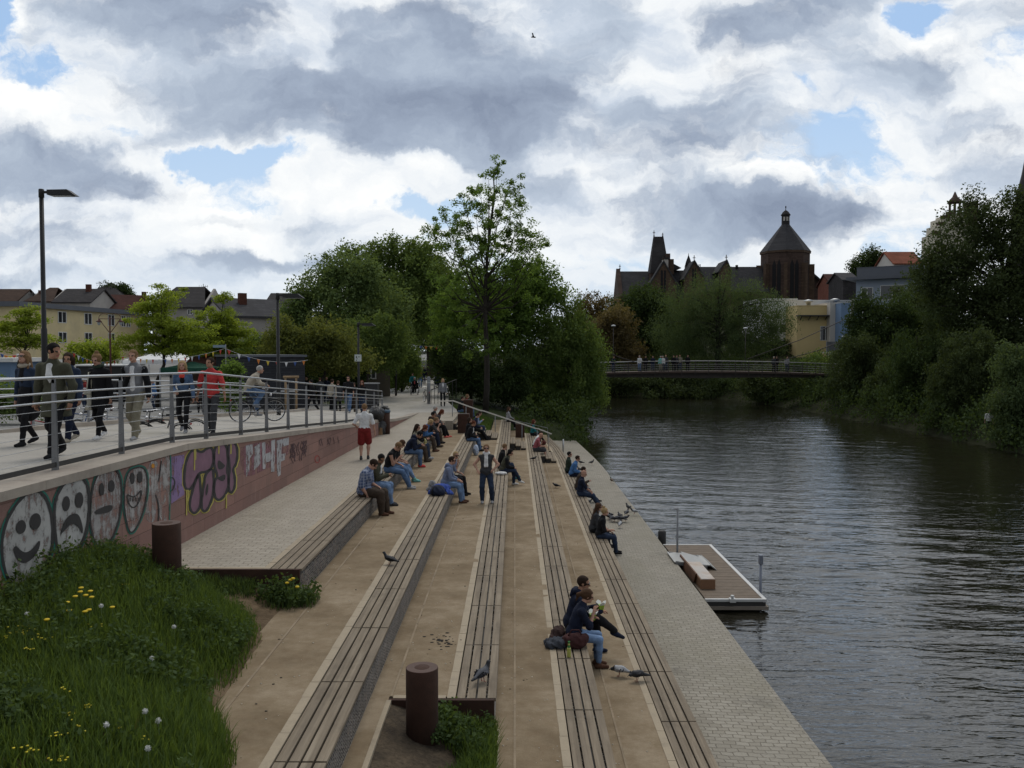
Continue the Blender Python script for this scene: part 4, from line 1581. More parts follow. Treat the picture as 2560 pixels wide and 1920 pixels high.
def box_bin(loc, w, h, label):
 root = thing('box_bin', label, 'litter bin', loc, 0, 'square rusty bins between the far benches')
 m_ = MB()
 m_.box(-w / 2, w / 2, -w / 2, w / 2, -.1, h)
 m_.build('casing', CORTEN, root, local=True, bevel=.01)
 m_ = MB()
 m_.box(-w * .3, w * .3, -w * .3, w * .3, h + .003, h + .012)
 m_.build('opening', DARKST, root, local=True)


box_bin((at_y(1149, 1080, 42.5).x + .2, 42.5, ZT[1]), .55, .92, 'square rusty bin at the end of the topmost bench row')
box_bin((at_y(1171, 1040, 48.5).x, 48.5, ZT[1] - .0), .5, 1.25, 'square rusty bin behind the pale handrail, next to the pair with dark coats')
box_bin((at_y(1300, 1076, 49.5).x, 49.5, ZT[3] - .1), .5, .85, 'square rusty bin on the grass beside the end of the middle bench row')

# overflowing bin with bags at the wall end
BAGM = mat('black_bag_film', (.012, .012, .014), .28, .2, 9, .9, 14, spec=.6, bdist=.05)
bx, by = at_y(961, 1080, 37.2).x, 37.2
root = thing('overflowing_bin', 'rusty round bin overflowing with litter at the end of the wall', 'litter bin', (bx, by, ZT[0]))
m_ = MB()
m_.lathe((0, 0, 0), [(.235, 0), (.235, .92)], 28)
m_.build('drum', CORTEN, root, local=True)
m_ = MB()
m_.lathe((0, 0, .90), [(.25, 0), (.265, .03), (.25, .10), (.20, .12)], 18)
m_.build('bag_rim', mat('blue_bag_film', (.05, .10, .16), .35, .3, 9, .6, 14, bdist=.04), root, local=True)
m_ = MB()
rr_ = random.Random(6)
for k in range(14):
 m_.sphere((rr_.uniform(-.16, .16), rr_.uniform(-.16, .16), 1.03 + rr_.uniform(0, .14)), rr_.uniform(.05, .10), 7, 5, (1, 1, .7))
o = m_.build('litter_heap', mat('mixed_litter', (.16, .15, .14), .5, .8, 9, .3, 20), root, local=True)
for k, (px, py, s) in enumerate(((942, 1035, .34), (935, 1062, .30), (950, 1072, .28))):
 x_ = at_y(px, py, 36.6 + .2 * k)
 root = thing('rubbish_bag', ['black rubbish bag lying on top of the wall end', 'black rubbish bag hanging against the wall beside the bin', 'black rubbish bag leaning on the rusty bin drum'][k], 'rubbish bag', (x_.x, x_.y, x_.z), 0, 'black bags beside the overflowing bin')
 V_ = MB()
 V_.sphere((0, 0, 0), s, 14, 10, (.95, .9, 1.0 if k == 0 else 1.5))
 V_.tube([(0, 0, s * .8), (.03, 0, s * 1.15), (.08, .02, s * 1.3)], [.07, .03, .06], 7)
 for i_, v_ in enumerate(V_.v):
  f_ = 1 + .13 * math.sin(v_[0] * 31 + k) * math.sin(v_[2] * 27 + 1) + .1 * math.sin(v_[1] * 22 + v_[2] * 12)
  V_.v[i_] = tuple(c * f_ for c in v_)
 V_.build('bag', BAGM, root, local=True)
m_ = MB()
x_ = at_y(970, 1145, 36.7)
m_.hex([(-.1, -.06, 0), (.1, -.06, 0), (.1, .06, 0), (-.1, .06, 0), (-.11, -.05, .3), (.1, -.07, .28), (.1, .05, .3), (-.1, .07, .29)])
o = m_.build('paper_bag', mat('brown_paper', (.34, .22, .12), .8, .2, 8, .3), None, local=True)
o.location = (bx - .12, 36.75, ZT[0])
tag(o, 'crumpled brown paper bag on the ground before the overflowing bin', 'paper bag')


# ------------------------------------------------------------------ lamps and signs
LAMPM = mat('lamp_black', (.020, .020, .022), .55, .15, 4, .05)
GLASS = mat('lamp_glass', (.35, .37, .38), .25, .05, 3, 0)


def lamp(px, py_top, py_base, Y, label, arm=70 * .01, side=1, head=True):
 t0, b0 = at_y(px, py_top, Y), at_y(px, py_base, Y)
 root = thing('street_lamp', label, 'street lamp', (b0.x, Y, b0.z), 0, 'black mast lamps of the promenade')
 h = t0.z - b0.z
 m_ = MB()
 m_.tube([(0, 0, -.3), (0, 0, h * .35), (0, 0, h * .36), (0, 0, h)], [.085, .082, .066, .06], 12)
 m_.lathe((0, 0, h - .20), [(.075, 0), (.075, .22), (.06, .24)], 12)
 m_.build('mast', LAMPM, root, local=True)
 m_ = MB()
 m_.bar((0, 0, h - .05), (side * .28, 0, h - .05), .08, .06)
 a = side
 V8 = [(.22 * a, -.14, h - .14), (1.02 * a, -.14, h - .16), (1.02 * a, .14, h - .16), (.22 * a, .14, h - .14),
   (.22 * a, -.14, h + .0), (.78 * a, -.14, h + .01), (.78 * a, .14, h + .01), (.22 * a, .14, h + .0)]
 m_.hex(V8 if a > 0 else [V8[i] for i in (1, 0, 3, 2, 5, 4, 7, 6)])
 m_.build('lamp_head', LAMPM, root, local=True)
 m_ = MB()
 m_.box(min(.3 * a, .9 * a), max(.3 * a, .9 * a), -.11, .11, h - .168, h - .158)
 m_.build('lens', GLASS, root, local=True)
 return root


lamp(114, 476, 1010, 25.2, 'tall black mast lamp at the left, standing behind the man in the olive jacket')
lamp(697, 735, 1042, 33.8, 'black mast lamp beside the cyclist')
lamp(897, 808, 1010, 52, 'black mast lamp carrying the white square sign')
lamp(990, 820, 982, 68, 'thin mast lamp on the left edge of the path before the wheelchair')
# square white sign on the third lamp
p = at_y(895, 895, 51.85)
root = thing('square_sign', 'small white square sign with dark pictograms on a lamp mast', 'sign', (p.x, p.y, p.z))
m_ = MB()
m_.box(-.2, .2, -.012, .012, -.2, .2)
m_.build('panel', mat('sign_white', (.55, .60, .58), .5, .06, 2, 0), root, local=True, bevel=.004)
m_ = MB()
for (x, z, w, h) in ((-.09, .10, .045, .045), (-.085, .03, .06, .07), (-.05, -.04, .03, .05), (-.09, -.13, .06, .05), (.06, .09, .10, .015), (.06, .05, .10, .015), (.07, -.12, .08, .012)):
 m_.box(x - w / 2, x + w / 2, -.018, -.0125, z - h / 2, z + h / 2)
m_.build('pictogram', mat('sign_black', (.02, .02, .02), .6, .1, 2, 0), root, local=True)
# ornate double lamp
DKRED = mat('dark_red_iron', (.10, .035, .030), .5, .2, 5, .05)
p = at_y(278, 1000, 46)
root = thing('double_lantern', 'ornate dark red lantern post with two hanging lamps before the yellow building', 'street lamp', (p.x, 46, CZ - 3.2))
m_ = MB()
z1 = at_y(278, 797, 46).z - (CZ - 3.2)
m_.tube([(0, 0, 0), (0, 0, z1 - 1), (0, 0, z1 + .1)], [.07, .045, .03], 8)
m_.build('post', DKRED, root, local=True)
for s in (-1, 1):
 m_ = MB()
 m_.tube([(0, 0, z1 - .75), (s * .35, 0, z1 - .3), (s * .55, 0, z1 + .0)], .02, 6)
 m_.tube([(s * .02, 0, z1), (s * .55, 0, z1), (s * .58, 0, z1)], .018, 6)
 m_.tube([(s * .58, 0, z1)] + [(s * (.30 + .28 * math.cos(a)), 0, z1 + .28 * math.sin(a)) for a in np.linspace(0, 2.2, 8)], .014, 5)
 m_.build('bracket', DKRED, root, local=True)
 m_ = MB()
 m_.lathe((s * .57, 0, z1 - .26), [(.03, .26), (.05, .18), (.14, .14), (.15, .10)], 12)
 m_.build('lamp_hood', DKRED, root, local=True)
 m_ = MB()
 m_.lathe((s * .57, 0, z1 - .34), [(.02, 0), (.07, .05), (.09, .18)], 10)
 m_.build('lantern_glass', GLASS, root, local=True)
# street name sign
p = at_y(549, 866, 44)
root = thing('street_sign', 'blue-grey street name plate on a thin pole under the lime tree', 'sign', (p.x + .3, 44, CZ - 3.1))
z1 = p.z - (CZ - 3.1)
m_ = MB()
m_.tube([(0, 0, 0), (0, 0, z1 + .1)], .025, 6)
m_.build('pole', POSTM, root, local=True)
m_ = MB()
m_.box(-.62, .0, -.035, -.027, z1 - .06, z1 + .07)
m_.build('plate', mat('plate_grey_blue', (.22, .30, .36), .5, .1, 3, 0), root, local=True)
# grey post by the bicycle on the path
p = at_y(1072, 1010, 58)
root = thing('bollard_post', 'grey steel post beside the parked bicycle at the path edge', 'post', (p.x, 58, CZ - 3.5))
m_ = MB()
m_.tube([(0, 0, -.2), (0, 0, 1.72), (0, 0, 1.76)], [.11, .11, .06], 12)
m_.build('shaft', POSTM, root, local=True)
m_ = MB()
m_.lathe((0, 0, 1.3), [(.115, 0), (.115, .08)], 12)
m_.build('collar', STEEL, root, local=True)
# steel post on the quay near the far end
p = at_h(1408, 1133, 5.79)
root = thing('steel_bollard', 'slim shiny steel post on the quay near the far bench end', 'post', (p.x, p.y, ZT[5] - .02))
m_ = MB()
m_.tube([(0, 0, -.1), (0, 0, .78), (0, 0, .80)], [.045, .045, .02], 12)
m_.build('shaft', RAILM, root, local=True)

# ------------------------------------------------------------------ pontoon
DECKW = mat_board()
PZ = CZ - 6.0
root = thing('pontoon', 'floating timber pontoon with white edges moored at the quay', 'pontoon', (5.3, 24, PZ))
for i in range(42):
 a = 21.16 + i * (27.04 - 21.16) / 42
 m_ = MB()
 m_.box(4.60, 5.97, a + .004, a + .136, PZ - .035, PZ + random.uniform(-.002, .002))
 m_.build('deck_board', mat('deck_brown', (.155, .118, .085), .8, .25, 5, .3, 40, obj=False), root)
WHT = mat('pale_aluminium', (.55, .55, .54), .45, .08, 4, .03, 60, metal=.3)
for nm, q in (('edge_beam', (5.972, 6.06, 21.08, 27.12, PZ - .06, PZ + .012)), ('edge_beam', (4.58, 5.97, 21.08, 21.155, PZ - .05, PZ + .012)), ('edge_beam', (4.58, 5.97, 27.045, 27.12, PZ - .06, PZ + .012)),
    ('float_tank', (4.65, 5.95, 21.3, 27.0, -.35, PZ - .05)), ('lower_beam', (4.58, 6.10, 21.05, 21.13, PZ - .24, PZ - .16)), ('lower_beam', (6.02, 6.10, 21.14, 27.1, PZ - .24, PZ - .16)),
    ('gap_shade_strip', (4.6, 6.04, 21.10, 21.14, PZ - .16, PZ - .05))):  # dark strip stands in for the shaded gap between edge beam and lower beam
 m_ = MB()
 m_.box(*q)
 m_.build(nm, {'edge_beam': WHT, 'float_tank': DARKST, 'lower_beam': mat('beam_brown', (.20, .17, .14), .8), 'gap_shade_strip': DARKST}[nm], root)
m_ = MB()
m_.box(5.16, 5.30, 21.0, 21.15, PZ - .05, PZ + .035)
m_.lathe((5.23, 21.08, PZ + .03), [(.03, 0), (.035, .04), (.05, .05), (.04, .08)], 10)
m_.build('cleat', WHT, root)
# wooden chest
ORW = mat('orange_wood', (.20, .105, .055), .6, .25, 4, .2, 40, dirt=(.16, .08, .04), dscale=2)
root = thing('wooden_chest', 'long orange wooden chest with a pale lid on the pontoon', 'chest', (4.84, 23, PZ))
m_ = MB()
m_.box(4.66, 5.03, 22.0, 23.85, PZ + .003, PZ + .245)
m_.build('body', ORW, root, bevel=.006)
m_ = MB()
m_.box(4.68, 5.02, 22.02, 23.83, PZ + .247, PZ + .262)
m_.build('lid', mat('faded_lid', (.46, .42, .38), .5, .25, 2, .1, dirt=(.34, .22, .13), dscale=1.5), root)
m_ = MB()
m_.hex([(4.60, 22.6, PZ + .02), (4.64, 22.6, PZ + .02), (4.64, 24.6, PZ + .02), (4.60, 24.6, PZ + .02), (4.62, 22.4, PZ + .30), (4.655, 22.4, PZ + .30), (4.655, 24.6, PZ + .28), (4.62, 24.6, PZ + .28)])
m_.build('side_plank', mat('brown_plank', (.13, .06, .03), .7, .3, 4, .2), root)
# gangplank
root = thing('gangplank', 'grey aluminium gangplank from the quay down to the pontoon', 'gangplank', (5, 24.8, PZ))
m_ = MB()
za = ZT[5] - .02
pr = [(4.36, za + .02), (4.75, za + .03), (5.22, PZ + .13), (5.32, PZ + .15), (5.50, PZ + .02)]
for (xa, z0), (xb, z1) in zip(pr, pr[1:]):
 m_.hex([(xa, 24.0, z0 - .03), (xb, 23.9, z1 - .03), (xb, 25.0, z1 - .03), (xa, 25.2, z0 - .03), (xa, 24.0, z0), (xb, 23.9, z1), (xb, 25.0, z1), (xa, 25.2, z0)])
m_.build('plate', mat('worn_aluminium', (.36, .36, .35), .5, .12, 4, .1, 60, metal=.4), root)
for y in (24.0, 25.1):
 m_ = MB()
 m_.bar((4.4, y, za - .01), (5.25, y - .05, PZ + .09), .04, .10)
 m_.build('side_rail', POSTM, root)
# posts
for (px, yt, yb2, Y, lab, nm) in ((1693, 1272, 1418, 25.2, 'tall thin steel post with a short arm at the shore side of the pontoon', 'mooring_post'),):
 a, b_ = at_y(px, yt, Y), at_y(px, yb2, Y)
 root = thing(nm, lab, 'post', (b_.x, Y, b_.z))
 m_ = MB()
 m_.tube([(0, 0, -.5), (0, 0, a.z - b_.z)], .03, 8)
 m_.build('shaft', POSTM, root, local=True)
 m_ = MB()
 m_.bar((.03, 0, a.z - b_.z), (-.10, 0, a.z - b_.z), .03, .03)
 m_.build('arm', POSTM, root, local=True)
 m_ = MB()
 m_.tube([(.1, 0, .10), (-.05, -.05, .02), (-.09, -.05, -.08), (-.07, -.05, -.16)], .018, 6)
 m_.build('rope', mat('white_rope', (.6, .6, .58), .8), root, local=True)
root = thing('guide_pile', 'slim grey guide pile with a capped head at the river side of the pontoon', 'post', (6.16, 22, -.3))
m_ = MB()
m_.tube([(0, 0, -.5), (0, 0, 1.32)], .035, 10)
m_.build('shaft', mat('pile_grey_blue', (.20, .22, .27), .45, .15, 4, .05, metal=.3), root, local=True)
m_ = MB()
m_.obox((0, -.0, 1.36), .10, .12, .24)
m_.build('head', mat('pile_grey_blue', (.2, .22, .27)), root, local=True, bevel=.015)
root = thing('mooring_pile', 'short black wooden mooring pile between the quay and the pontoon', 'post', (4.74, 28.3, -.3))
m_ = MB()
m_.lathe((0, 0, -.5), [(.13, 0), (.13, 1.25), (.10, 1.3)], 10)
m_.build('pile', DARKST, root, local=True)

# ------------------------------------------------------------------ footbridge
YB = 96.0
BR = thing('footbridge', 'slender arched footbridge with thin railings across the river', 'bridge', (at_y(1758, 927, YB).x, YB, CZ - 2.3))
bx0, bx1 = at_y(1370, 900, YB).x, at_y(2140, 900, YB).x


def bridge_z(x):
 u_ = (x - (bx0 + bx1) / 2) / ((bx1 - bx0) / 2)
 return CZ - 2.28 - .42 * u_ * u_


xs_ = np.linspace(bx0, bx1, 25)
IRON = mat('bridge_iron', (.055, .045, .040), .65, .25, 2, .1)
for nm, za, zb, ya, yb2, mm in (('deck', -.22, 0.0, YB, YB + 2.8, mat('bridge_plank', (.085, .062, .05), .85, .2, 3)), ('girder', -.80, -.225, YB + .35, YB + .6, IRON), ('girder', -.80, -.225, YB + 2.2, YB + 2.45, IRON)):
 m_ = MB()
 for a, b_ in zip(xs_, xs_[1:]):
  k0 = 1 if nm == 'deck' else .5 + .5 * (1 - abs((a - bx0) / (bx1 - bx0) * 2 - 1))
  k1 = 1 if nm == 'deck' else .5 + .5 * (1 - abs((b_ - bx0) / (bx1 - bx0) * 2 - 1))
  zA, zB = bridge_z(a), bridge_z(b_)
  m_.hex([(a, ya, zA + za * k0), (b_, ya, zB + za * k1), (b_, yb2, zB + za * k1), (a, yb2, zA + za * k0), (a, ya, zA + zb), (b_, ya, zB + zb), (b_, yb2, zB + zb), (a, yb2, zA + zb)])
 m_.build(nm, mm, BR)
for yk in (YB - .03, YB + 2.83):
 for dz, r_ in ((1.08, .032), (.72, .010), (.48, .010), (.24, .010)):
  m_ = MB()
  m_.tube([(x, yk, bridge_z(x) + dz) for x in xs_], r_, 5)
  m_.build('handrail' if dz > 1 else 'rail_wire', POSTM, BR)
 for x in np.linspace(bx0, bx1, 24):
  m_ = MB()
  m_.bar((x, yk, bridge_z(x) - .45), (x, yk, bridge_z(x) + 1.1), .07, .05, up=(0, 1, 0))
  m_.build('railing_post', IRON, BR)
# pylon and cables
p = at_y(2131, 748, YB + 1)
m_ = MB()
m_.tube([(p.x, YB + 1, 1.0), (p.x, YB + 1, p.z)], [.28, .17], 12)
m_.build('pylon', mat('pylon_grey', (.16, .16, .15), .6), BR)
for (x0, y0, x1, y1, dy) in ((2131, 790, 1868, 898, 0), (2150, 835, 1940, 905, .4), (1500, 868, 1590, 905, 0), (1440, 840, 1500, 868, 0)):
 m_ = MB()
 m_.tube([at_y(x0, y0, YB + dy), at_y((x0 + x1) / 2, (y0 + y1) / 2 + 6, YB + dy), at_y(x1, y1, YB + dy)], .045, 5)
 m_.build('cable', IRON, BR)
WHEAD = mat('white_lamp_head', (.5, .52, .53), .4, .03, 3, 0)
for (px, py, pb, lab) in ((1533, 815, 930, 'white globe lamp on a thin pole at the left end of the footbridge'), (1863, 821, 930, 'white globe lamp on a thin pole above the middle of the footbridge'), (2109, 842, 930, 'white globe lamp at the right end of the footbridge before the balcony')):
 a = at_y(px, py, YB + 3)
 root = thing('bridge_lamp', lab, 'lamp', (a.x, YB + 2.85, bridge_z(a.x)), 0, 'white lamps of the footbridge')
 m_ = MB()
 m_.tube([(0, 0, -.2), (0, 0, a.z - bridge_z(a.x))], .035, 6)
 m_.build('pole', IRON, root, local=True)
 m_ = MB()
 m_.sphere((0, 0, a.z - bridge_z(a.x) + .02), .22, 12, 8, (1.2, 1.2, .5))
 m_.build('globe', WHEAD, root, local=True)

# curved bicycle rail at the path edge
root = thing('bicycle_rail', 'low curved dark rail with upright bars beside the grey post', 'railing', (at_y(1085, 1000, 58).x, 58, CZ - 3.5))
x0 = at_y(1078, 1000, 58).x
cr = [(x0 + 1.5 * f_, 58 + 2.2 * f_ * f_, CZ - 2.62 + .62 * f_) for f_ in np.linspace(0, 1, 8)]
m_ = MB()
m_.tube(cr, .03, 6)
m_.build('handrail', DARKST, root)
for p in cr:
 m_ = MB()
 m_.tube([(p[0], p[1], CZ - 3.6), p], .018, 5)
 m_.build('bar', DARKST, root)
# ------------------------------------------------------------------ implicit-surface modelling for bodies
def rc(a, b, r1, r2=None, k=None):
 return ('c', np.array(a, float), np.array(b, float), r1, r1 if r2 is None else r2)


def el(c, r, M=None):
 return ('e', np.array(c, float), np.array(r, float), np.eye(3) if M is None else np.array(M, float))


def sdf(P, prims, k=.03):
 out = None
 for q in prims:
  if q[0] == 'c':
   _, a, b, r1, r2 = q
   ba = b - a
   pa = P - a
   h = np.clip((pa @ ba) / max(ba @ ba, 1e-9), 0, 1)
   d = np.sqrt(((pa - h[..., None] * ba) ** 2).sum(-1)) - (r1 + (r2 - r1) * h)
  else:
   _, c, r, M = q
   p = (P - c) @ M
   k0 = np.sqrt(((p / r) ** 2).sum(-1))
   k1 = np.sqrt(((p / (r * r)) ** 2).sum(-1)) + 1e-9
   d = k0 * (k0 - 1) / k1
  if out is None:
   out = d
  else:
   h = np.clip(.5 + .5 * (out - d) / k, 0, 1)
   out = out + (d - out) * h - k * h * (1 - h)
 return out


def bounds(prims):
 lo, hi = np.full(3, 1e9), np.full(3, -1e9)
 for q in prims:
  if q[0] == 'c':
   for p, r in ((q[1], q[3]), (q[2], q[4])):
    lo, hi = np.minimum(lo, p - r), np.maximum(hi, p + r)
  else:
   r = q[2].max()
   lo, hi = np.minimum(lo, q[1] - r), np.maximum(hi, q[1] + r)
 return lo, hi


_CO = np.array([(i, j, k) for i in (0, 1) for j in (0, 1) for k in (0, 1)])
_ED = [(a, b) for a in range(8) for b in range(a + 1, 8) if np.abs(_CO[a] - _CO[b]).sum() == 1]


def snet(prims, vox, k=.03, cut=None, wrinkle=0.0, seed=0):
 """surface nets of a smooth union -> verts, quads"""
 lo, hi = bounds(prims)
 lo = lo - vox * 2.2
 n = np.ceil((hi - lo) / vox).astype(int) + 4
 ax = [lo[i] + vox * np.arange(n[i]) for i in range(3)]
 G = np.stack(np.meshgrid(*ax, indexing='ij'), -1)
 f = sdf(G, prims, k)
 if cut is not None:
  f = np.maximum(f, cut(G))
 if wrinkle:
  f = f + wrinkle * (np.sin(G[..., 0] * 41 + G[..., 2] * 33 + seed) * np.sin(G[..., 1] * 37 - G[..., 2] * 24 + seed * 2))
 c = [f[i:n[0] - 1 + i, j:n[1] - 1 + j, l:n[2] - 1 + l] for i, j, l in _CO]
 s = np.stack([x < 0 for x in c], 0)
 mixed = s.any(0) & ~s.all(0)
 idx = -np.ones(mixed.shape, int)
 cells = np.argwhere(mixed)
 idx[mixed] = np.arange(len(cells))
 vals = np.stack([x[mixed] for x in c], 0)
 acc = np.zeros((len(cells), 3))
 cnt = np.zeros(len(cells))
 for a, b in _ED:
  va, vb = vals[a], vals[b]
  m = (va < 0) != (vb < 0)
  t_ = np.where(m, va / np.where(m, va - vb, 1), 0)
  p = _CO[a] + (_CO[b] - _CO[a]) * t_[:, None]
  acc += p * m[:, None]
  cnt += m
 V = (cells + acc / cnt[:, None]) * vox + lo
 Q = []
 s0 = f < 0
 for d in range(3):
  e = np.take(s0, range(0, n[d] - 1), d) != np.take(s0, range(1, n[d]), d)
  w = np.argwhere(e)
  o1, o2 = [(1, 2), (2, 0), (0, 1)][d]
  ok = (w[:, o1] > 0) & (w[:, o2] > 0) & (w[:, o1] < n[o1] - 1) & (w[:, o2] < n[o2] - 1)
  w = w[ok]
  u1, u2 = np.zeros(3, int), np.zeros(3, int)
  u1[o1], u2[o2] = 1, 1
  q = np.stack([idx[tuple((w - x).T)] for x in (u1 + u2, u2, u1 * 0, u1)], -1)
  flip = ~s0[tuple(w.T)]
  q[flip] = q[flip][:, ::-1]
  Q.append(q)
 Q = np.concatenate(Q)
 return V, Q


def tube_np(pts, rad, n=5, flatv=None, fl=1.0):
 m_ = MB()
 m_.tube(pts, rad, n)
 V = np.array(m_.v)
 F_ = [f if len(f) == 4 else None for f in m_.f]
 Q = [f for f in F_ if f]
 for f in m_.f:
  if len(f) != 4:
   for i in range(1, len(f) - 1, 2):
    Q.append([f[0], f[i], f[i + 1], f[(i + 2) % len(f)]])
 return V, np.array(Q)


def join(parts):
 Vs, Qs, o = [], [], 0
 for V, Q in parts:
  Vs.append(V)
  Qs.append(Q + o)
  o += len(V)
 return np.concatenate(Vs), np.concatenate(Qs)


def nrm(v):
 v = np.array(v, float)
 return v / (np.linalg.norm(v) + 1e-9)


def rotm(ax, a):
 return np.array(Matrix.Rotation(a, 3, ax))


def ik(a, t_, l1, l2, hint):
 d = t_ - a
 L_ = min(np.linalg.norm(d), (l1 + l2) * .995)
 u_ = nrm(d)
 t2 = a + u_ * L_
 x = (l1 * l1 - l2 * l2 + L_ * L_) / (2 * L_)
 hh = math.sqrt(max(l1 * l1 - x * x, 0))
 hp = np.array(hint, float)
 hp = hp - u_ * (hp @ u_)
 return a + u_ * x + nrm(hp) * hh, t2


SKIN = {'fair': cloth('skin_fair', (.46, .27, .20)), 'tan': cloth('skin_tan', (.36, .20, .135)), 'olive': cloth('skin_olive', (.28, .16, .10))}
LIPS = cloth('lip_red', (.30, .10, .085))
EYED = cloth('eye_dark', (.03, .025, .022))
HAIRC = {'black': cloth('hair_black', (.012, .010, .010)), 'dark': cloth('hair_dark_brown', (.030, .018, .012)), 'brown': cloth('hair_brown', (.075, .040, .022)),
   'blond': cloth('hair_blond', (.34, .235, .12)), 'red': cloth('hair_auburn', (.11, .035, .018)), 'grey': cloth('hair_grey', (.40, .39, .37)), 'sand': cloth('hair_sandy', (.19, .115, .06))}
CL = {'black': (.012, .012, .014), 'navy': (.013, .018, .038), 'grey': (.20, .205, .22), 'dgrey': (.05, .052, .057), 'white': (.66, .66, .66), 'red': (.50, .055, .055),
  'denim': (.075, .125, .22), 'ddenim': (.022, .034, .062), 'ldenim': (.14, .215, .35), 'olive': (.065, .065, .045), 'khaki': (.23, .21, .155), 'teal': (.02, .17, .19),
  'brown': (.055, .040, .030), 'maroon': (.19, .022, .022), 'beige': (.36, .32, .26), 'blue': (.06, .15, .33), 'bluegrey': (.19, .23, .34), 'pink': (.62, .12, .13),
  'hotpink': (.75, .16, .14), 'scarf_red': (.62, .07, .05), 'dgreen': (.030, .045, .033), 'cream': (.52, .50, .42), 'rose': (.30, .085, .10), 'mint': (.20, .50, .46), 'lgrey': (.34, .34, .35), 'shoe_brown': (.10, .05, .032)}


def cm(c):
 if c.startswith('plaid'):
  return cloth('cloth_plaid_blue', (.055, .085, .18), 'plaid', (.34, .37, .45))
 if c == 'check':
  return cloth('cloth_check_blue', (.10, .18, .36), 'plaid', (.42, .45, .52))
 if 'denim' in c:
  return cloth('denim_' + c, CL[c], 'denim')
 return cloth('cloth_' + c, CL[c])


SHADES = mat('sunglass_black', (.006, .006, .007), .12, 0, 3, 0, spec=.8)


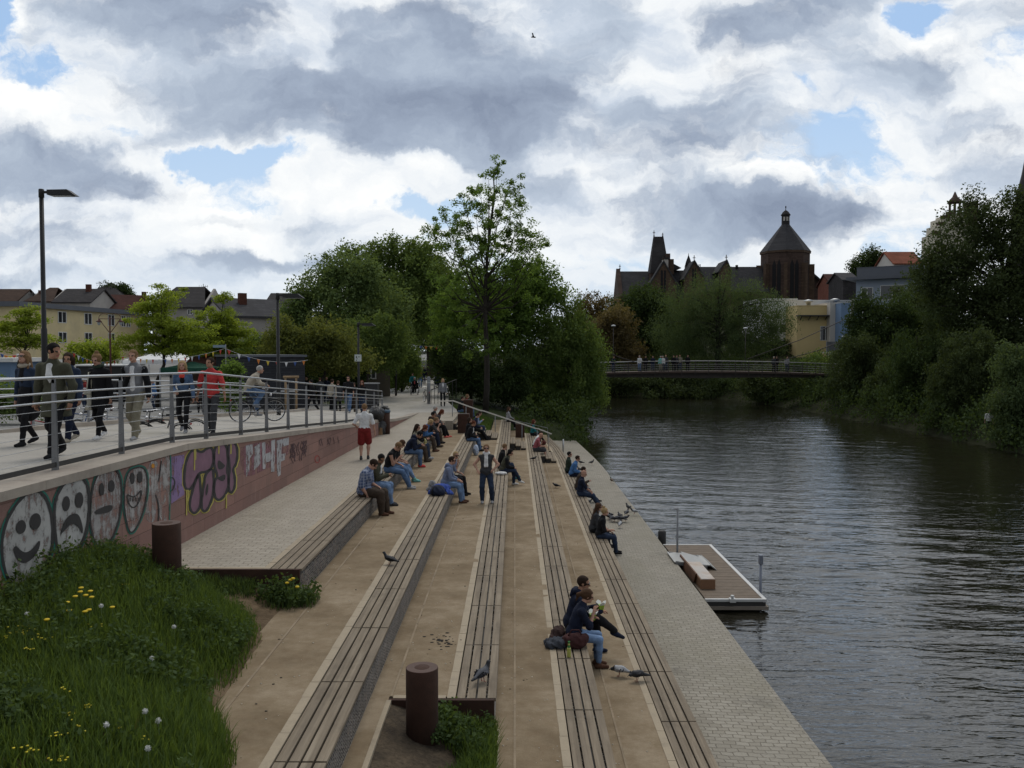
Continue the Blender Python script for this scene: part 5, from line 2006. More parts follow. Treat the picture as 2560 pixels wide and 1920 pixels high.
def person(label, loc, face, top=('grey', 1.0, 'hip'), bottom=('denim', 1.0), shoes='black', hair=('brown', 'short'), skin='fair', h=1.75, seat=None, lean=6, bow=0, head=(0, 0), side=0,
   lh=None, rh=None, lf=None, rf=None, girth=1.0, glasses=False, scarf=None, under=None, female=False, lod=0, twist=0, group=None, bag=None, skirt=None, hood=False, elbow=None, look_up=0, toes=(0, 0), sock=None, cat='person'):
 """one figure: +y is forward in its own frame; seat = drop from seat to the feet"""
 s = h / 1.75
 g = girth * (.93 if female else 1.0)
 root = thing('person', label, cat, loc, R(face), group)
 hz = (.105 * s if seat is not None else .935 * s)
 if seat is None and (lf is not None or rf is not None):
  hz -= .02 * s
 P0 = np.array([0, 0, hz])
 Rl = rotm('X', -R(lean)) @ rotm('Y', R(side))
 Rb = rotm('X', -R(lean + bow)) @ rotm('Y', R(side)) @ rotm('Z', R(twist))
 W_ = P0 + Rl @ np.array([0, 0, .20 * s])           # waist
 Cc = W_ + Rb @ np.array([0, .0, .16 * s])          # chest
 NB = W_ + Rb @ np.array([0, -.005, .325 * s])        # base of the neck
 Rh = rotm('Z', R(head[1])) @ rotm('X', -R(head[0]))
 HC = NB + (Rb @ np.array([0, .015, .09 * s])) * .75 + Rh @ np.array([0, .028, .105 * s])
 sw = (.165 if female else .19) * s * (.5 + .5 * g)
 SL, SR = NB + Rb @ np.array([-sw, 0, -.080 * s]), NB + Rb @ np.array([sw, 0, -.080 * s])
 HLj, HRj = P0 + np.array([-.088 * s, 0, -.02 * s]), P0 + np.array([.088 * s, 0, -.02 * s])
 gnd = -seat if seat is not None else 0.0
 if seat is None:
  lf = lf or (-.10, .02)
  rf = rf or (.10, -.02)
 else:
  lf = lf or (-.11, .50)
  rf = rf or (.11, .48)
 A = []
 for f in (lf, rf):
  z = gnd + .085 * s + (f[2] if len(f) > 2 else 0)
  A.append(np.array([f[0] * s, f[1] * s, z]))
 KL, AL = ik(HLj, A[0], .43 * s, .425 * s, (-.12, 1, .35))
 KR, AR = ik(HRj, A[1], .43 * s, .425 * s, (.12, 1, .35))
 if seat is None:
  lh = lh or (-.25, .10, .80)
  rh = rh or (.25, .02, .80)
 else:
  lh = lh or (-.12, .34, .17)
  rh = rh or (.12, .34, .17)
 lh, rh = np.array(lh, float) * s, np.array(rh, float) * s
 eh = elbow or (.7, -1, -.5)
 EL, WL = ik(SL, lh, .29 * s, .25 * s, (-eh[0], eh[1], eh[2]))
 ER, WR = ik(SR, rh, .29 * s, .25 * s, eh)
 # ---- body: one continuous surface
 torso = [el(P0 + Rl @ np.array([0, -.01, .02 * s]), np.array([.165 * g, .125 * g, .13]) * s, Rl), el(W_, np.array([.14 * g, .105 * g, .15]) * s, Rl),
    el(Cc, np.array([.155 * g, .108 * g, .17]) * s, Rb), rc(SL, SR, .050 * s * g), rc(NB + Rb @ np.array([-.03, -.005, -.01]) * s, SL * .75 + SR * .25, .045 * s, .046 * s), rc(NB + Rb @ np.array([.03, -.005, -.01]) * s, SR * .75 + SL * .25, .045 * s, .046 * s)]
 legs = []
 for Hj, K_, A_ in ((HLj, KL, AL), (HRj, KR, AR)):
  legs += [rc(Hj, K_, .088 * s * g, .056 * s * g), rc(K_, K_ + (A_ - K_) * .35, .054 * s * g, .058 * s * g), rc(K_ + (A_ - K_) * .35, A_, .057 * s * g, .036 * s)]
 arms = []
 for S_, E_, Wr in ((SL, EL, WL), (SR, ER, WR)):
  arms += [rc(S_, E_, .050 * s * g, .038 * s * g), rc(E_, Wr, .040 * s * g, .025 * s)]
 neck = [rc(NB - Rb @ np.array([0, 0, .03 * s]), HC - Rh @ np.array([0, .02, .06 * s]), .056 * s * (.9 if female else 1), .052 * s * (.88 if female else 1))]
 feet = []
 for A_, to in ((AL, toes[0]), (AR, toes[1])):
  feet.append(A_)
 vox = {0: .019, 1: .024, 2: .032, 3: .045}[lod]
 sm_ = (lambda pr: [(q[0], q[1], q[2], q[3] * .9, q[4] * .9) if q[0] == 'c' else (q[0], q[1], q[2] * .9, q[3]) for q in pr])
 V1, Q1 = snet(sm_(torso + legs) + arms + neck, vox, .035)
 # head at a finer grid, overlapping into the neck
 hd = lambda x, y, z: HC + Rh @ (np.array([x, y, z]) * s)
 hp = [el(hd(0, -.012, .022), np.array([.076, .095, .092]) * s, Rh), el(hd(0, .026, -.048), np.array([.056, .062, .068]) * s, Rh), rc(hd(0, .085, .005), hd(0, .106, -.026), .010 * s, .015 * s),
   rc(hd(-.030, .078, -.0), hd(.030, .078, -.0), .018 * s), el(hd(0, .074, -.085), np.array([.022, .018, .018]) * s, Rh), el(hd(-.078, -.008, -.005), np.array([.010, .018, .030]) * s, Rh), el(hd(.078, -.008, -.005), np.array([.010, .018, .030]) * s, Rh),
   rc(hd(0, -.02, -.05), NB + Rb @ np.array([0, 0, .02 * s]), .050 * s * (.9 if female else 1))]
 V2, Q2 = snet(hp, {0: .0105, 1: .013, 2: .019, 3: .03}[lod], .018)
 parts = [(V1, Q1), (V2, Q2)]
 nb_, nh_ = len(Q1), len(Q2)
 # hands: palm and five bent fingers
 for E_, Wr, sd in ((EL, WL, -1), (ER, WR, 1)):
  d = nrm(Wr - E_)
  down = np.array([0, 0, -1.0])
  pn = nrm(down - d * (d @ down) + np.array([-sd * .45, .15, 0]))
  pn = nrm(pn - d * (pn @ d))
  lat = np.cross(d, pn) * sd
  if lod <= 1:
   pr = [el(Wr + d * .048 * s + pn * .004, np.array([.038, .050, .017]) * s, np.stack([lat, d, pn], 1)), rc(Wr - d * .02, Wr + d * .02 * s, .025 * s, .026 * s)]
   parts.append(snet(pr, .011 if lod == 0 else .014, .014))
   for i, (o, ln) in enumerate(((-.027, .066), (-.009, .076), (.009, .071), (.026, .054))):
    b0 = Wr + d * .080 * s + lat * o * s
    b1 = b0 + (d * .82 + pn * .5 + lat * o * 2) * ln * .5 * s
    b2 = b1 + (d * .40 + pn * .9) * ln * .5 * s
    parts.append(tube_np([b0 - d * .02, b0, b1, b2], [.0085 * s, .0088 * s, .0080 * s, .0058 * s], 5))
   t0 = Wr + d * .022 * s - lat * .030 * s
   t1 = t0 + (d * .62 - lat * .62 + pn * .35) * .038 * s
   parts.append(tube_np([t0 + lat * .012, t0, t1, t1 + (d * .9 + pn * .3) * .030 * s], [.012 * s, .012 * s, .0098 * s, .007 * s], 5))
  else:
   pr = [el(Wr + d * .052 * s, np.array([.036, .055, .018]) * s, np.stack([lat, d, pn], 1)), rc(Wr - d * .02, Wr + d * .02 * s, .026 * s)]
   for i, o in enumerate((-.027, -.009, .009, .026)):
    b0 = Wr + d * .09 * s + lat * o * s
    pr.append(rc(b0, b0 + (d * .7 + pn * .6) * .05 * s, .009 * s, .008 * s))
   pr.append(rc(Wr + d * .02 * s - lat * .03 * s, Wr + d * .07 * s - lat * .055 * s, .011 * s))
   parts.append(snet(pr, .02 if lod == 2 else .03, .012))
 V, Q = join(parts)
 mi = np.zeros(len(Q), int)
 ctr = V[Q].mean(1)
 loc_h = (ctr - HC) @ Rh / s
 front = loc_h[:, 1] > .04
 isH = np.zeros(len(Q), bool)
 isH[nb_:nb_ + nh_] = True
 eyes_ = isH & front & (np.abs(loc_h[:, 2] - .008) < .011) & (np.abs(np.abs(loc_h[:, 0]) - .032) < .015)
 lips_ = isH & front & (np.abs(loc_h[:, 2] + .058) < .008) & (np.abs(loc_h[:, 0]) < .024)
 mi[eyes_] = 1
 mi[lips_] = 2
 link_mesh('body', np_mesh('body', V, Q, [SKIN[skin], EYED, LIPS], mi, True), root)
 # ---- hair
 hc_, hs = hair
 if hs != 'bald':
  hm = HAIRC[hc_]
  pr = [el(hd(0, -.020, .030), np.array([.087, .104, .098]) * s, Rh)]
  if hs in ('long', 'bun', 'pony', 'bob', 'mid'):
   pr = [el(hd(0, -.020, .026), np.array([.092, .108, .102]) * s, Rh)]
  ext = []
  if hs == 'long':
   for x in (-.055, 0, .055):
    ext.append(rc(hd(x, -.07, .0), NB + Rb @ np.array([x * 1.25, -.075, -.20]) * 1.0 * np.array([1, 1, 1]), .042 * s, .030 * s))
   for x in (-.078, .078):
    ext.append(rc(hd(x, -.01, .01), NB + Rb @ np.array([x * 1.25, .045, -.11]), .026 * s, .020 * s))
  if hs in ('bob', 'mid'):
   for x in (-.075, -.04, .04, .075):
    ext.append(rc(hd(x, -.045, .0), hd(x * 1.1, -.06, -.105 if hs == 'mid' else -.075), .040 * s, .034 * s))
  if hs == 'bun':
   ext.append(el(hd(0, -.055, .135), np.array([.042, .042, .038]) * s, Rh))
  if hs == 'pony':
   ext += [rc(hd(0, -.10, .035), hd(0, -.165, -.02), .030 * s, .034 * s), rc(hd(0, -.165, -.02), hd(0, -.17, -.13), .034 * s, .012 * s)]

  def cut(G, Rh=Rh, HC=HC):
   p = (G - HC) @ Rh / s
   lim = .045 if hs != 'short' else .036
   slope = p[..., 1] - lim + (p[..., 2] - .045) * .55 * (p[..., 2] < .045) - (p[..., 2] - .045) * 1.1 * (p[..., 2] > .045)
   low = -(p[..., 2] + (.045 if hs == 'short' else .20) + np.clip(-p[..., 1], -.1, .1) * .35)
   f1 = np.maximum(slope, low) * s
   return f1
  hv, hq = snet(pr + ext, {0: .0115, 1: .014, 2: .02, 3: .03}[lod], .02, cut if not ext else (lambda G: np.maximum(cut(G), -9) if hs in ('bun', 'bob', 'mid', 'pony') else np.where(((G - HC) @ Rh / s)[..., 2] > -.03, cut(G), -9)), .0035, len(label))
  link_mesh('hair', np_mesh('hair', hv, hq, hm, None, True), root)
 if glasses:
  m_ = MB()
  for x in (-.034, .034):
   m_.prism([hd(x + a * .027, .098 - abs(x + a * .027) * .22, .006 + b * .020) for a, b in ((-1, .8), (1, .8), (.9, -.6), (.3, -1), (-.3, -1), (-.9, -.6))], Rh @ np.array([0, .008, 0]))
   m_.bar(hd(x * 1.9, .080, .014), hd(x * 2.38, -.01, .012), .006, .008)
  m_.bar(hd(-.01, .102, .012), hd(.01, .102, .012), .006, .006)
  m_.build('sunglasses', SHADES, root, local=True)
 # ---- clothes
 infl = lambda pr, t_: [(q[0], q[1], q[2], q[3] + t_, q[4] + t_) if q[0] == 'c' else (q[0], q[1], q[2] + t_, q[3]) for q in pr]
 bc, bl = bottom[0], bottom[1]
 lg = []
 loose = bottom[2] if len(bottom) > 2 else .012
 for Hj, K_, A_ in ((HLj, KL, AL), (HRj, KR, AR)):
  lg.append(rc(Hj, K_ if bl > .45 else Hj + (K_ - Hj) * bl * 2, .092 * s * g + loose * .5, (.060 * s * g if bl > .45 else .078 * s * g) + loose))
  if bl > .5:
   E2 = K_ + (A_ - K_) * min(1.0, (bl - .5) * 2)
   lg += [rc(K_, K_ + (E2 - K_) * .4, .058 * s * g + loose, .060 * s * g + loose), rc(K_ + (E2 - K_) * .4, E2, .058 * s * g + loose, .040 * s + loose * 1.5)]
  elif bl <= .5 and bl > .45:
   lg.append(rc(Hj, K_, .092 * s * g + loose, .075 * s * g + loose))
 bt = infl(torso[:1], .006)
 bt.append(rc(HLj + np.array([.03, 0, 0]), HRj - np.array([.03, 0, 0]), .098 * s * g))
 V, Q = snet(bt + lg, vox, .03, None, .004 if lod < 2 else 0, 2)
 link_mesh('trousers' if bl > .5 else 'shorts', np_mesh('trousers', V, Q, cm(bc), None, True), root)
 if skirt:
  pr = [rc(P0 + np.array([0, 0, .06]), P0 + np.array([0, .0, -skirt[1]]), .16 * s, .20 * s)]
  V, Q = snet(pr, vox, .02, None, .006, 4)
  link_mesh('skirt', np_mesh('skirt', V, Q, cm(skirt[0]), None, True), root)
 tc, sl, ln = top[0], top[1], top[2]
 slc = top[3] if len(top) > 3 else tc
 th = .016 if ln in ('coat', 'jacket') else .009
 tp = infl(torso[1:], th)
 if ln != 'crop':
  tp.append(el(P0 + Rl @ np.array([0, -.005, .045 * s]), np.array([.162 * g, .122 * g, .115]) * s + th, Rl))
 if ln == 'jacket':
  tp.append(el(P0 + Rl @ np.array([0, 0, .0]), np.array([.165 * g, .125 * g, .12]) * s + th, Rl))
 if ln == 'coat':
  tp.append(rc(P0 + np.array([0, 0, .05]), P0 + np.array([0, 0, -.34 * s]), .165 * s * g, .205 * s * g))
 tp.append(rc(NB - Rb @ np.array([0, 0, .03 * s]), NB + Rb @ np.array([0, .004, .012 * s]), .066 * s + th * .4))
 sv = []
 for S_, E_, Wr in ((SL, EL, WL), (SR, ER, WR)):
  if sl > 0:
   e1 = S_ + (E_ - S_) * min(1, sl * 2)
   sv.append(rc(S_, e1, .049 * s * g + th, .043 * s * g + th * (1.0 if sl > .5 else 1.3)))
   if sl > .5:
    e2 = E_ + (Wr - E_) * min(1, (sl - .5) * 2) * .95
    sv.append(rc(E_, e2, .045 * s * g + th, .033 * s + th))
 sleeve_sep = slc != tc
 hem = (lambda G: np.where(np.abs(G[..., 0]) < .26 * s, P0[2] - .30 * s - G[..., 2], -9)) if ln == 'coat' and seat is None else None
 V, Q = snet(tp + ([] if sleeve_sep else sv), vox, .03, hem, .0032 if lod < 2 else 0, len(label))
 link_mesh({'coat': 'coat', 'jacket': 'jacket'}.get(ln, 'top'), np_mesh('top', V, Q, cm(tc), None, True), root)
 if sleeve_sep:
  for q in (sv[:len(sv) // 2], sv[len(sv) // 2:]):
   V, Q = snet(infl(q, .003), vox, .02)
   link_mesh('sleeve', np_mesh('sleeve', V, Q, cm(slc), None, True), root)
 if under:
  wide = under.endswith('+')
  fr = lambda x, z, k=1.0: Cc + Rb @ np.array([x, (.094 if wide else .100) * g * k + th * .5, z]) * s
  pr = [rc(fr(-.012, .12, .62), fr(-.008, -.02), .040 * s, .046 * s), rc(fr(.012, .12, .62), fr(.008, -.02), .040 * s, .046 * s), rc(fr(0, -.02), fr(0, -.30 if wide else -.13, .98), .050 * s, (.054 if wide else .014) * s)]
  V, Q = snet(pr, vox * .6, .02)
  link_mesh('undershirt', np_mesh('undershirt', V, Q, cm(under.rstrip('+')), None, True), root)
 if hood:
  pr = [rc(NB + Rb @ np.array([-.07, -.07, .02]) * s, NB + Rb @ np.array([.07, -.07, .02]) * s, .05 * s), rc(NB + Rb @ np.array([-.08, -.03, .03]) * s, NB + Rb @ np.array([-.06, .05, -.01]) * s, .032 * s),
    rc(NB + Rb @ np.array([.08, -.03, .03]) * s, NB + Rb @ np.array([.06, .05, -.01]) * s, .032 * s), rc(NB + Rb @ np.array([0, -.10, .0]) * s, NB + Rb @ np.array([0, -.12, -.09]) * s, .05 * s, .03 * s)]
  V, Q = snet(pr, vox * .75, .03)
  link_mesh('hood', np_mesh('hood', V, Q, cm(hood if isinstance(hood, str) else tc), None, True), root)
 if scarf:
  pr = []
  nn = 8
  for i in range(nn):
   a0, a1 = 2 * math.pi * i / nn, 2 * math.pi * (i + 1) / nn
   f_ = lambda a: NB + Rb @ (np.array([.075 * math.cos(a), .070 * math.sin(a) + .012, .035 - .012 * math.sin(a)]) * s)
   pr.append(rc(f_(a0), f_(a1), .034 * s))
  if scarf[1] > 0:
   for x in (-.02, .025):
    pr.append(rc(NB + Rb @ np.array([x, .10, .0]) * s, NB + Rb @ np.array([x * 1.3, .135 * g, -scarf[1]]) * s, .032 * s, .036 * s))
  V, Q = snet(pr, vox * .7, .02, None, .004, 3)
  link_mesh('scarf', np_mesh('scarf', V, Q, cm(scarf[0]), None, True), root)
 # ---- shoes
 for A_, K_, to in ((AL, KL, toes[0]), (AR, KR, toes[1])):
  fw = A_ - K_
  f2 = np.array([fw[0] * .3, abs(fw[1]) * 0 + 1.0, 0])
  f2 = rotm('Z', R(to)) @ nrm(f2)
  pitch = 0.0
  zf = A_[2] - gnd - .085 * s
  if zf > .03:
   f2 = nrm(f2 + np.array([0, 0, -.25]))
  heel = A_ - np.array([0, 0, .048 * s]) - f2 * .045 * s
  toe = A_ - np.array([0, 0, .058 * s]) + f2 * .155 * s
  pr = [rc(heel, heel + f2 * .09 * s, .036 * s, .040 * s), rc(heel + f2 * .09 * s, toe, .043 * s, .030 * s), rc(A_ + np.array([0, 0, .01]), heel + f2 * .03 * s, .040 * s)]
  zb = A_[2] - .088 * s
  cutf = (lambda G, zb=zb: zb - G[..., 2]) if zf < .03 else None
  V, Q = snet(pr, {0: .014, 1: .018, 2: .024, 3: .035}[lod], .02, cutf)
  link_mesh('shoe', np_mesh('shoe', V, Q, cm(shoes), None, True), root)
  if sock:
   V, Q = snet([rc(A_, A_ + (K_ - A_) * .55, .046 * s, .062 * s)], vox, .02)
   link_mesh('sock', np_mesh('sock', V, Q, cm(sock), None, True), root)
 root['hands'] = 0
 del root['hands']
 return root


def seatp(px, n, dx=0.0, Y=None):
 """a place on bench row n, seen at pixel column px at distance Y"""
 X = XF[n] - .20 + dx
 return (X, Y, ZT[n - 1] + .004)


DR = .45


def S(n, Y, label, face=-90, dx=0.0, **kw):
 kw.setdefault('lod', 0 if Y < 27 else (1 if Y < 40 else 2))
 return person(label, seatp(0, n, dx, Y), face, seat=DR, **kw)


GS = 'people sitting on the bench rows'
# --- topmost row
S(1, 21.3, 'heavy man in a blue plaid shirt and dark trousers, resting a hand on the bench', top=('plaid', .5, 'jacket'), bottom=('brown', 1, .02), shoes='shoe_brown', hair=('dark', 'short'), girth=1.28, h=1.82, lean=2, bow=14, head=(48, 15), rh=(.20, .12, .06), lh=(-.14, .30, .19), lf=(-.13, .50), rf=(.12, .44), face=-97, group=GS)
S(1, 22.6, 'dark-haired man in an olive jacket and light jeans smoking over a phone', top=('olive', 1, 'jacket'), bottom=('ldenim', 1), shoes='dgrey', hair=('black', 'short'), skin='olive', lean=10, bow=10, head=(30, -40), rh=(.06, .40, .34), lh=(-.06, .38, .30), lf=(-.1, .42), rf=(.1, .50), face=-95, group=GS, under='white')
S(1, 25.4, 'blond man in a sleeveless black top with legs stretched out, looking at a phone', top=('black', 0, 'hip'), bottom=('denim', 1), shoes='lgrey', hair=('sand', 'short'), lean=4, bow=22, head=(45, 0), rh=(.05, .32, .42), lh=(-.14, .30, .20), lf=(-.1, .56), rf=(.12, .62), face=-98, h=1.84, group=GS)
S(1, 26.6, 'dark-haired woman with mint green socks behind the man in the sleeveless top', top=('black', .5, 'hip'), bottom=('ldenim', .9), shoes='mint', hair=('brown', 'mid'), female=True, lean=4, bow=18, head=(40, 0), sock='mint', lf=(-.1, .60), rf=(.05, .66), h=1.68, group=GS)
S(1, 30.0, 'person bent over in a dark navy hoodie, jeans and red shoes', top=('navy', 1, 'jacket'), bottom=('denim', 1), shoes='red', hair=('black', 'short'), skin='tan', lean=16, bow=26, head=(40, 0), rh=(.1, .45, .30), lh=(-.1, .45, .30), lf=(-.1, .40), rf=(.12, .44), hood=True, group=GS)
S(1, 31.4, 'long-haired woman in a grey-brown top turning to the river', top=('khaki', 1, 'hip'), bottom=('brown', 1), shoes='brown', hair=('dark', 'long'), female=True, lean=8, bow=8, head=(10, -20), group=GS)
S(1, 32.2, 'person holding a yellow bag, in dark clothes', top=('black', 1, 'hip'), bottom=('ddenim', 1), shoes='lgrey', hair=('red', 'mid'), lean=18, bow=18, head=(35, 0), rh=(.08, .42, .28), lh=(-.06, .42, .30), group=GS)
S(1, 34.6, 'blond person in a light blue denim jacket bending forward', top=('blue', 1, 'jacket'), bottom=('brown', 1), shoes='shoe_brown', hair=('blond', 'mid'), female=True, lean=14, bow=20, head=(35, 0), rh=(.08, .42, .28), group=GS)
S(1, 36.2, 'man in a slate grey T-shirt leaning far forward, chin on his hand', top=('dgrey', .5, 'hip'), bottom=('navy', 1), shoes='brown', hair=('sand', 'short'), lean=22, bow=30, head=(5, 0), rh=(.08, .52, .42), lh=(-.12, .42, .20), group=GS, h=1.82)
S(1, 37.6, 'dark-haired youth in a brown hoodie sitting upright', top=('brown', 1, 'jacket'), bottom=('brown', 1), shoes='black', hair=('black', 'short'), skin='tan', lean=6, bow=10, head=(12, -10), hood=True, group=GS)
S(1, 40.2, 'woman with reddish hair in a long dark coat and pink sports shoes', top=('dgrey', 1, 'coat'), bottom=('black', 1), shoes='hotpink', hair=('red', 'long'), female=True, lean=12, bow=20, head=(30, 0), lf=(-.12, .6), rf=(.14, .48), group=GS)
S(1, 41.3, 'person with pale grey hair half hidden behind the red-haired woman', top=('dgrey', 1, 'jacket'), bottom=('black', 1), hair=('grey', 'short'), lean=4, dx=-.15, group=GS)
person('person in a dark jacket and jeans sitting at the top end of the pale handrail', (at_y(1148, 1024, 50).x, 50, ZT[0] + .02), -80, seat=DR, top=('black', 1, 'jacket'), bottom=('denim', 1), hair=('dark', 'short'), lod=2, lean=10, bow=10, group=GS)
person('person in a dark red jacket sitting beyond the pale handrail', (at_y(1163, 1018, 51.5).x, 51.5, ZT[0] + .05), -80, seat=DR, top=('maroon', 1, 'jacket'), bottom=('denim', 1), hair=('sand', 'mid'), lod=2, lean=10, female=True, group=GS)
# --- second row
S(2, 25.6, 'man with sunglasses in a grey-blue hoodie and light jeans', top=('bluegrey', .8, 'jacket'), bottom=('ldenim', 1), shoes='shoe_brown', hair=('dark', 'short'), glasses=True, lean=12, bow=6, head=(6, 0), rh=(.10, .42, .20), lh=(-.12, .40, .19), hood='bluegrey', face=-95, group=GS)
S(2, 27.0, 'person with cropped blond hair and sunglasses, chin in hand', top=('bluegrey', .45, 'hip'), bottom=('black', 1), shoes='black', hair=('blond', 'short'), glasses=True, female=True, lean=14, bow=10, head=(4, -45), rh=(.04, .30, .52), lh=(-.1, .36, .2), face=-105, group=GS)
S(2, 38.7, 'man in a black jacket with a pale shirt front and jeans', top=('black', 1, 'jacket'), bottom=('denim', 1), hair=('red', 'short'), skin='tan', lean=8, bow=12, head=(20, -10), under='white', group=GS)
S(2, 40.1, 'dark-clothed person tucked behind the man in the black jacket', top=('black', 1, 'jacket'), bottom=('black', 1), hair=('dark', 'mid'), lean=6, dx=-.12, group=GS)
S(2, 43.4, 'man in a navy jumper with one leg stretched out by the timber steps', top=('navy', 1, 'hip'), bottom=('black', 1), hair=('dark', 'short'), lean=8, bow=10, head=(18, 0), lf=(-.1, .70), rf=(.1, .62), group=GS)
S(2, 45.0, 'man in a blue checked shirt looking at a phone by the timber steps', top=('check', 1, 'hip'), bottom=('ddenim', 1), hair=('dark', 'short'), lean=8, bow=12, head=(30, 0), rh=(.08, .36, .40), lh=(-.06, .36, .38), group=GS)
# --- standing woman
p = at_h(1216, 1257, 4.43)
person('standing woman with sunglasses, white scarf and dark sleeveless top', (p.x, p.y, ZT[2] + .003), 180, top=('dgrey', 0, 'jacket'), bottom=('ddenim', 1), shoes='lgrey', hair=('sand', 'pony'), female=True, h=1.72, girth=1.16, glasses=True, scarf=('white', .34),
  lh=(-.22, .20, 1.02), rh=(.25, .16, .98), lf=(-.17, .02), rf=(.12, .05), lean=0, elbow=(1.2, -.7, -.3), head=(-4, 0))
# --- middle row
S(3, 31.8, 'person in a grey-green jacket with a black hood, white shoes and crossed legs', top=('olive', 1, 'jacket', 'black'), bottom=('ddenim', 1), shoes='white', hair=('black', 'mid'), female=True, lean=14, bow=12, head=(22, -20), rh=(.1, .40, .20), lf=(-.12, .40), rf=(.0, .62, .10), group=GS)
S(3, 33.2, 'fair-haired person in a black vest beside the grey-green jacket', top=('black', 1, 'jacket'), bottom=('ddenim', 1), shoes='teal', hair=('sand', 'short'), lean=6, bow=8, head=(14, 30), rf=(.0, .58, .12), dx=-.1, group=GS)
S(3, 54.6, 'long-haired woman in a white jacket alone at the far end of the middle row', top=('lgrey', 1, 'jacket'), bottom=('black', 1), shoes='white', hair=('brown', 'long'), female=True, lean=4, face=-75, rf=(.1, .72), lod=2, group=GS)
# --- fourth row
S(4, 42.5, 'bald man in a red T-shirt and dark shorts', top=('rose', .45, 'hip'), bottom=('dgrey', .5, .02), shoes='dgrey', hair=('dark', 'bald'), lean=10, bow=14, head=(24, 0), rh=(.1, .42, .24), lh=(-.1, .42, .24), group=GS, h=1.8)
S(4, 43.9, 'person in a white top holding a brown bundle next to the bald man in red', top=('white', .5, 'hip'), bottom=('brown', 1), shoes='black', hair=('dark', 'short'), lean=14, bow=14, head=(26, 0), rh=(.05, .46, .28), group=GS)
S(4, 50.4, 'woman in a teal jumper and black trousers with legs crossed by the thin rail', top=('teal', 1, 'hip'), bottom=('black', 1), shoes='shoe_brown', hair=('red', 'long'), female=True, lean=6, face=-80, rf=(0, .68, .06), lod=2, group=GS)
# the couple in front
S(4, 15.35, 'man with sunglasses and a hooded navy jacket eating from a green food box', top=('navy', 1, 'jacket'), bottom=('black', 1), shoes='navy', hair=('dark', 'short'), glasses=True, skin='tan', lean=12, bow=6, head=(8, -8), rh=(.02, .50, .30), lh=(-.04, .42, .36), hood='navy', lf=(-.10, .44), rf=(.10, .72, .36), h=1.82, face=-92, lod=0, toes=(0, -20))
S(4, 14.72, 'woman with a ponytail in a black T-shirt and faded jeans eating from a green box', top=('navy', .62, 'jacket'), bottom=('ldenim', .95, .006), shoes='shoe_brown', hair=('brown', 'pony'), female=True, lean=12, bow=8, head=(16, 4), rh=(.06, .34, .50), lh=(-.14, .32, .34), lf=(-.09, .40), rf=(.09, .42), h=1.72, girth=1.08, face=-90, lod=0, elbow=(.35, -.3, -1))
# --- lowest row
S(5, 37.2, 'man in a bright blue shirt on the lowest row', top=('blue', 1, 'jacket'), bottom=('navy', 1), hair=('dark', 'short'), lean=12, bow=12, head=(10, 0), group=GS)
S(5, 38.3, 'person in black and white behind the man in the bright blue shirt', top=('dgreen', 1, 'jacket'), bottom=('black', 1), hair=('black', 'short'), lean=4, dx=-.1, under='white', group=GS)
S(5, 32.2, 'balding man in a navy polo shirt with legs stretched over the cobbles', top=('navy', .5, 'hip'), bottom=('ddenim', 1), shoes='black', hair=('sand', 'bald'), lean=0, bow=8, head=(18, -15), rh=(.14, .36, .14), lf=(-.10, .70), rf=(.10, .62), group=GS, h=1.82, girth=1.08)
S(5, 33.6, 'dark-haired person eating something red beyond the balding man', top=('brown', 1, 'jacket'), bottom=('ddenim', 1), shoes='black', hair=('dark', 'short'), lean=8, bow=10, head=(20, -10), rh=(.05, .40, .34), lf=(-.1, .66), rf=(.1, .74), group=GS)
S(5, 25.75, 'girl with very long brown hair and a grey padded jacket', top=('dgrey', 1, 'jacket'), bottom=('black', 1), hair=('brown', 'long'), female=True, lean=8, bow=6, head=(10, 0), dx=-.12, group=GS, h=1.66)
S(5, 24.95, 'person with a blond bun, black T-shirt and jeans beside the long-haired girl', top=('black', .55, 'jacket'), bottom=('ddenim', 1), hair=('blond', 'bun'), female=True, lean=8, bow=4, head=(6, -6), rh=(.12, .34, .26), group=GS, h=1.66, girth=1.05)

# ------------------------------------------------------------------ walkers on the promenade
GW = 'people walking on the promenade'


def Wk(px, py, Y, label, face, stride=.24, **kw):
 x = at_y(px, py, Y).x
 st_ = stride
 kw.setdefault('lf', (-.085, st_))
 kw.setdefault('rf', (.085, -st_, .05))
 kw.setdefault('lod', 0 if Y < 26 else (1 if Y < 36 else 2))
 kw.setdefault('group', GW)
 return person(label, (x, Y, CZ - path_at(x, Y) + .004), face, **kw)


Wk(72, 1100, 15.9, 'blond long-haired woman with sunglasses, denim jacket and black dress', 165, top=('ddenim', 1, 'crop'), bottom=('black', 1, .004), shoes='black', hair=('sand', 'long'), female=True, glasses=True, head=(-10, 0), skirt=('black', .28), under='black', h=1.72, scarf=('beige', 0))
Wk(143, 1130, 14.2, 'man in an olive field jacket and black trousers turning his head away', 176, top=('olive', 1, 'coat'), bottom=('black', 1, .015), shoes='black', hair=('black', 'short'), skin='tan', head=(10, 75), h=1.86, lean=8, under='white', girth=1.08, lh=(-.27, .08, .84), rh=(.28, .05, .82), stride=.28)
Wk(181, 1103, 16.7, 'dark curly-haired woman in denim, half hidden behind the man in olive', 170, top=('ddenim', 1, 'jacket'), bottom=('navy', 1), shoes='beige', hair=('dark', 'mid'), female=True, skin='tan', h=1.70, head=(5, 20))
Wk(254, 1090, 17.5, 'woman with a hair bun, dark green scarf, black coat and white trainers', 172, top=('black', 1, 'coat'), bottom=('black', 1, .004), shoes='white', hair=('sand', 'bun'), female=True, scarf=('dgreen', 0), head=(18, 0), h=1.72, lh=(-.24, .04, .80))
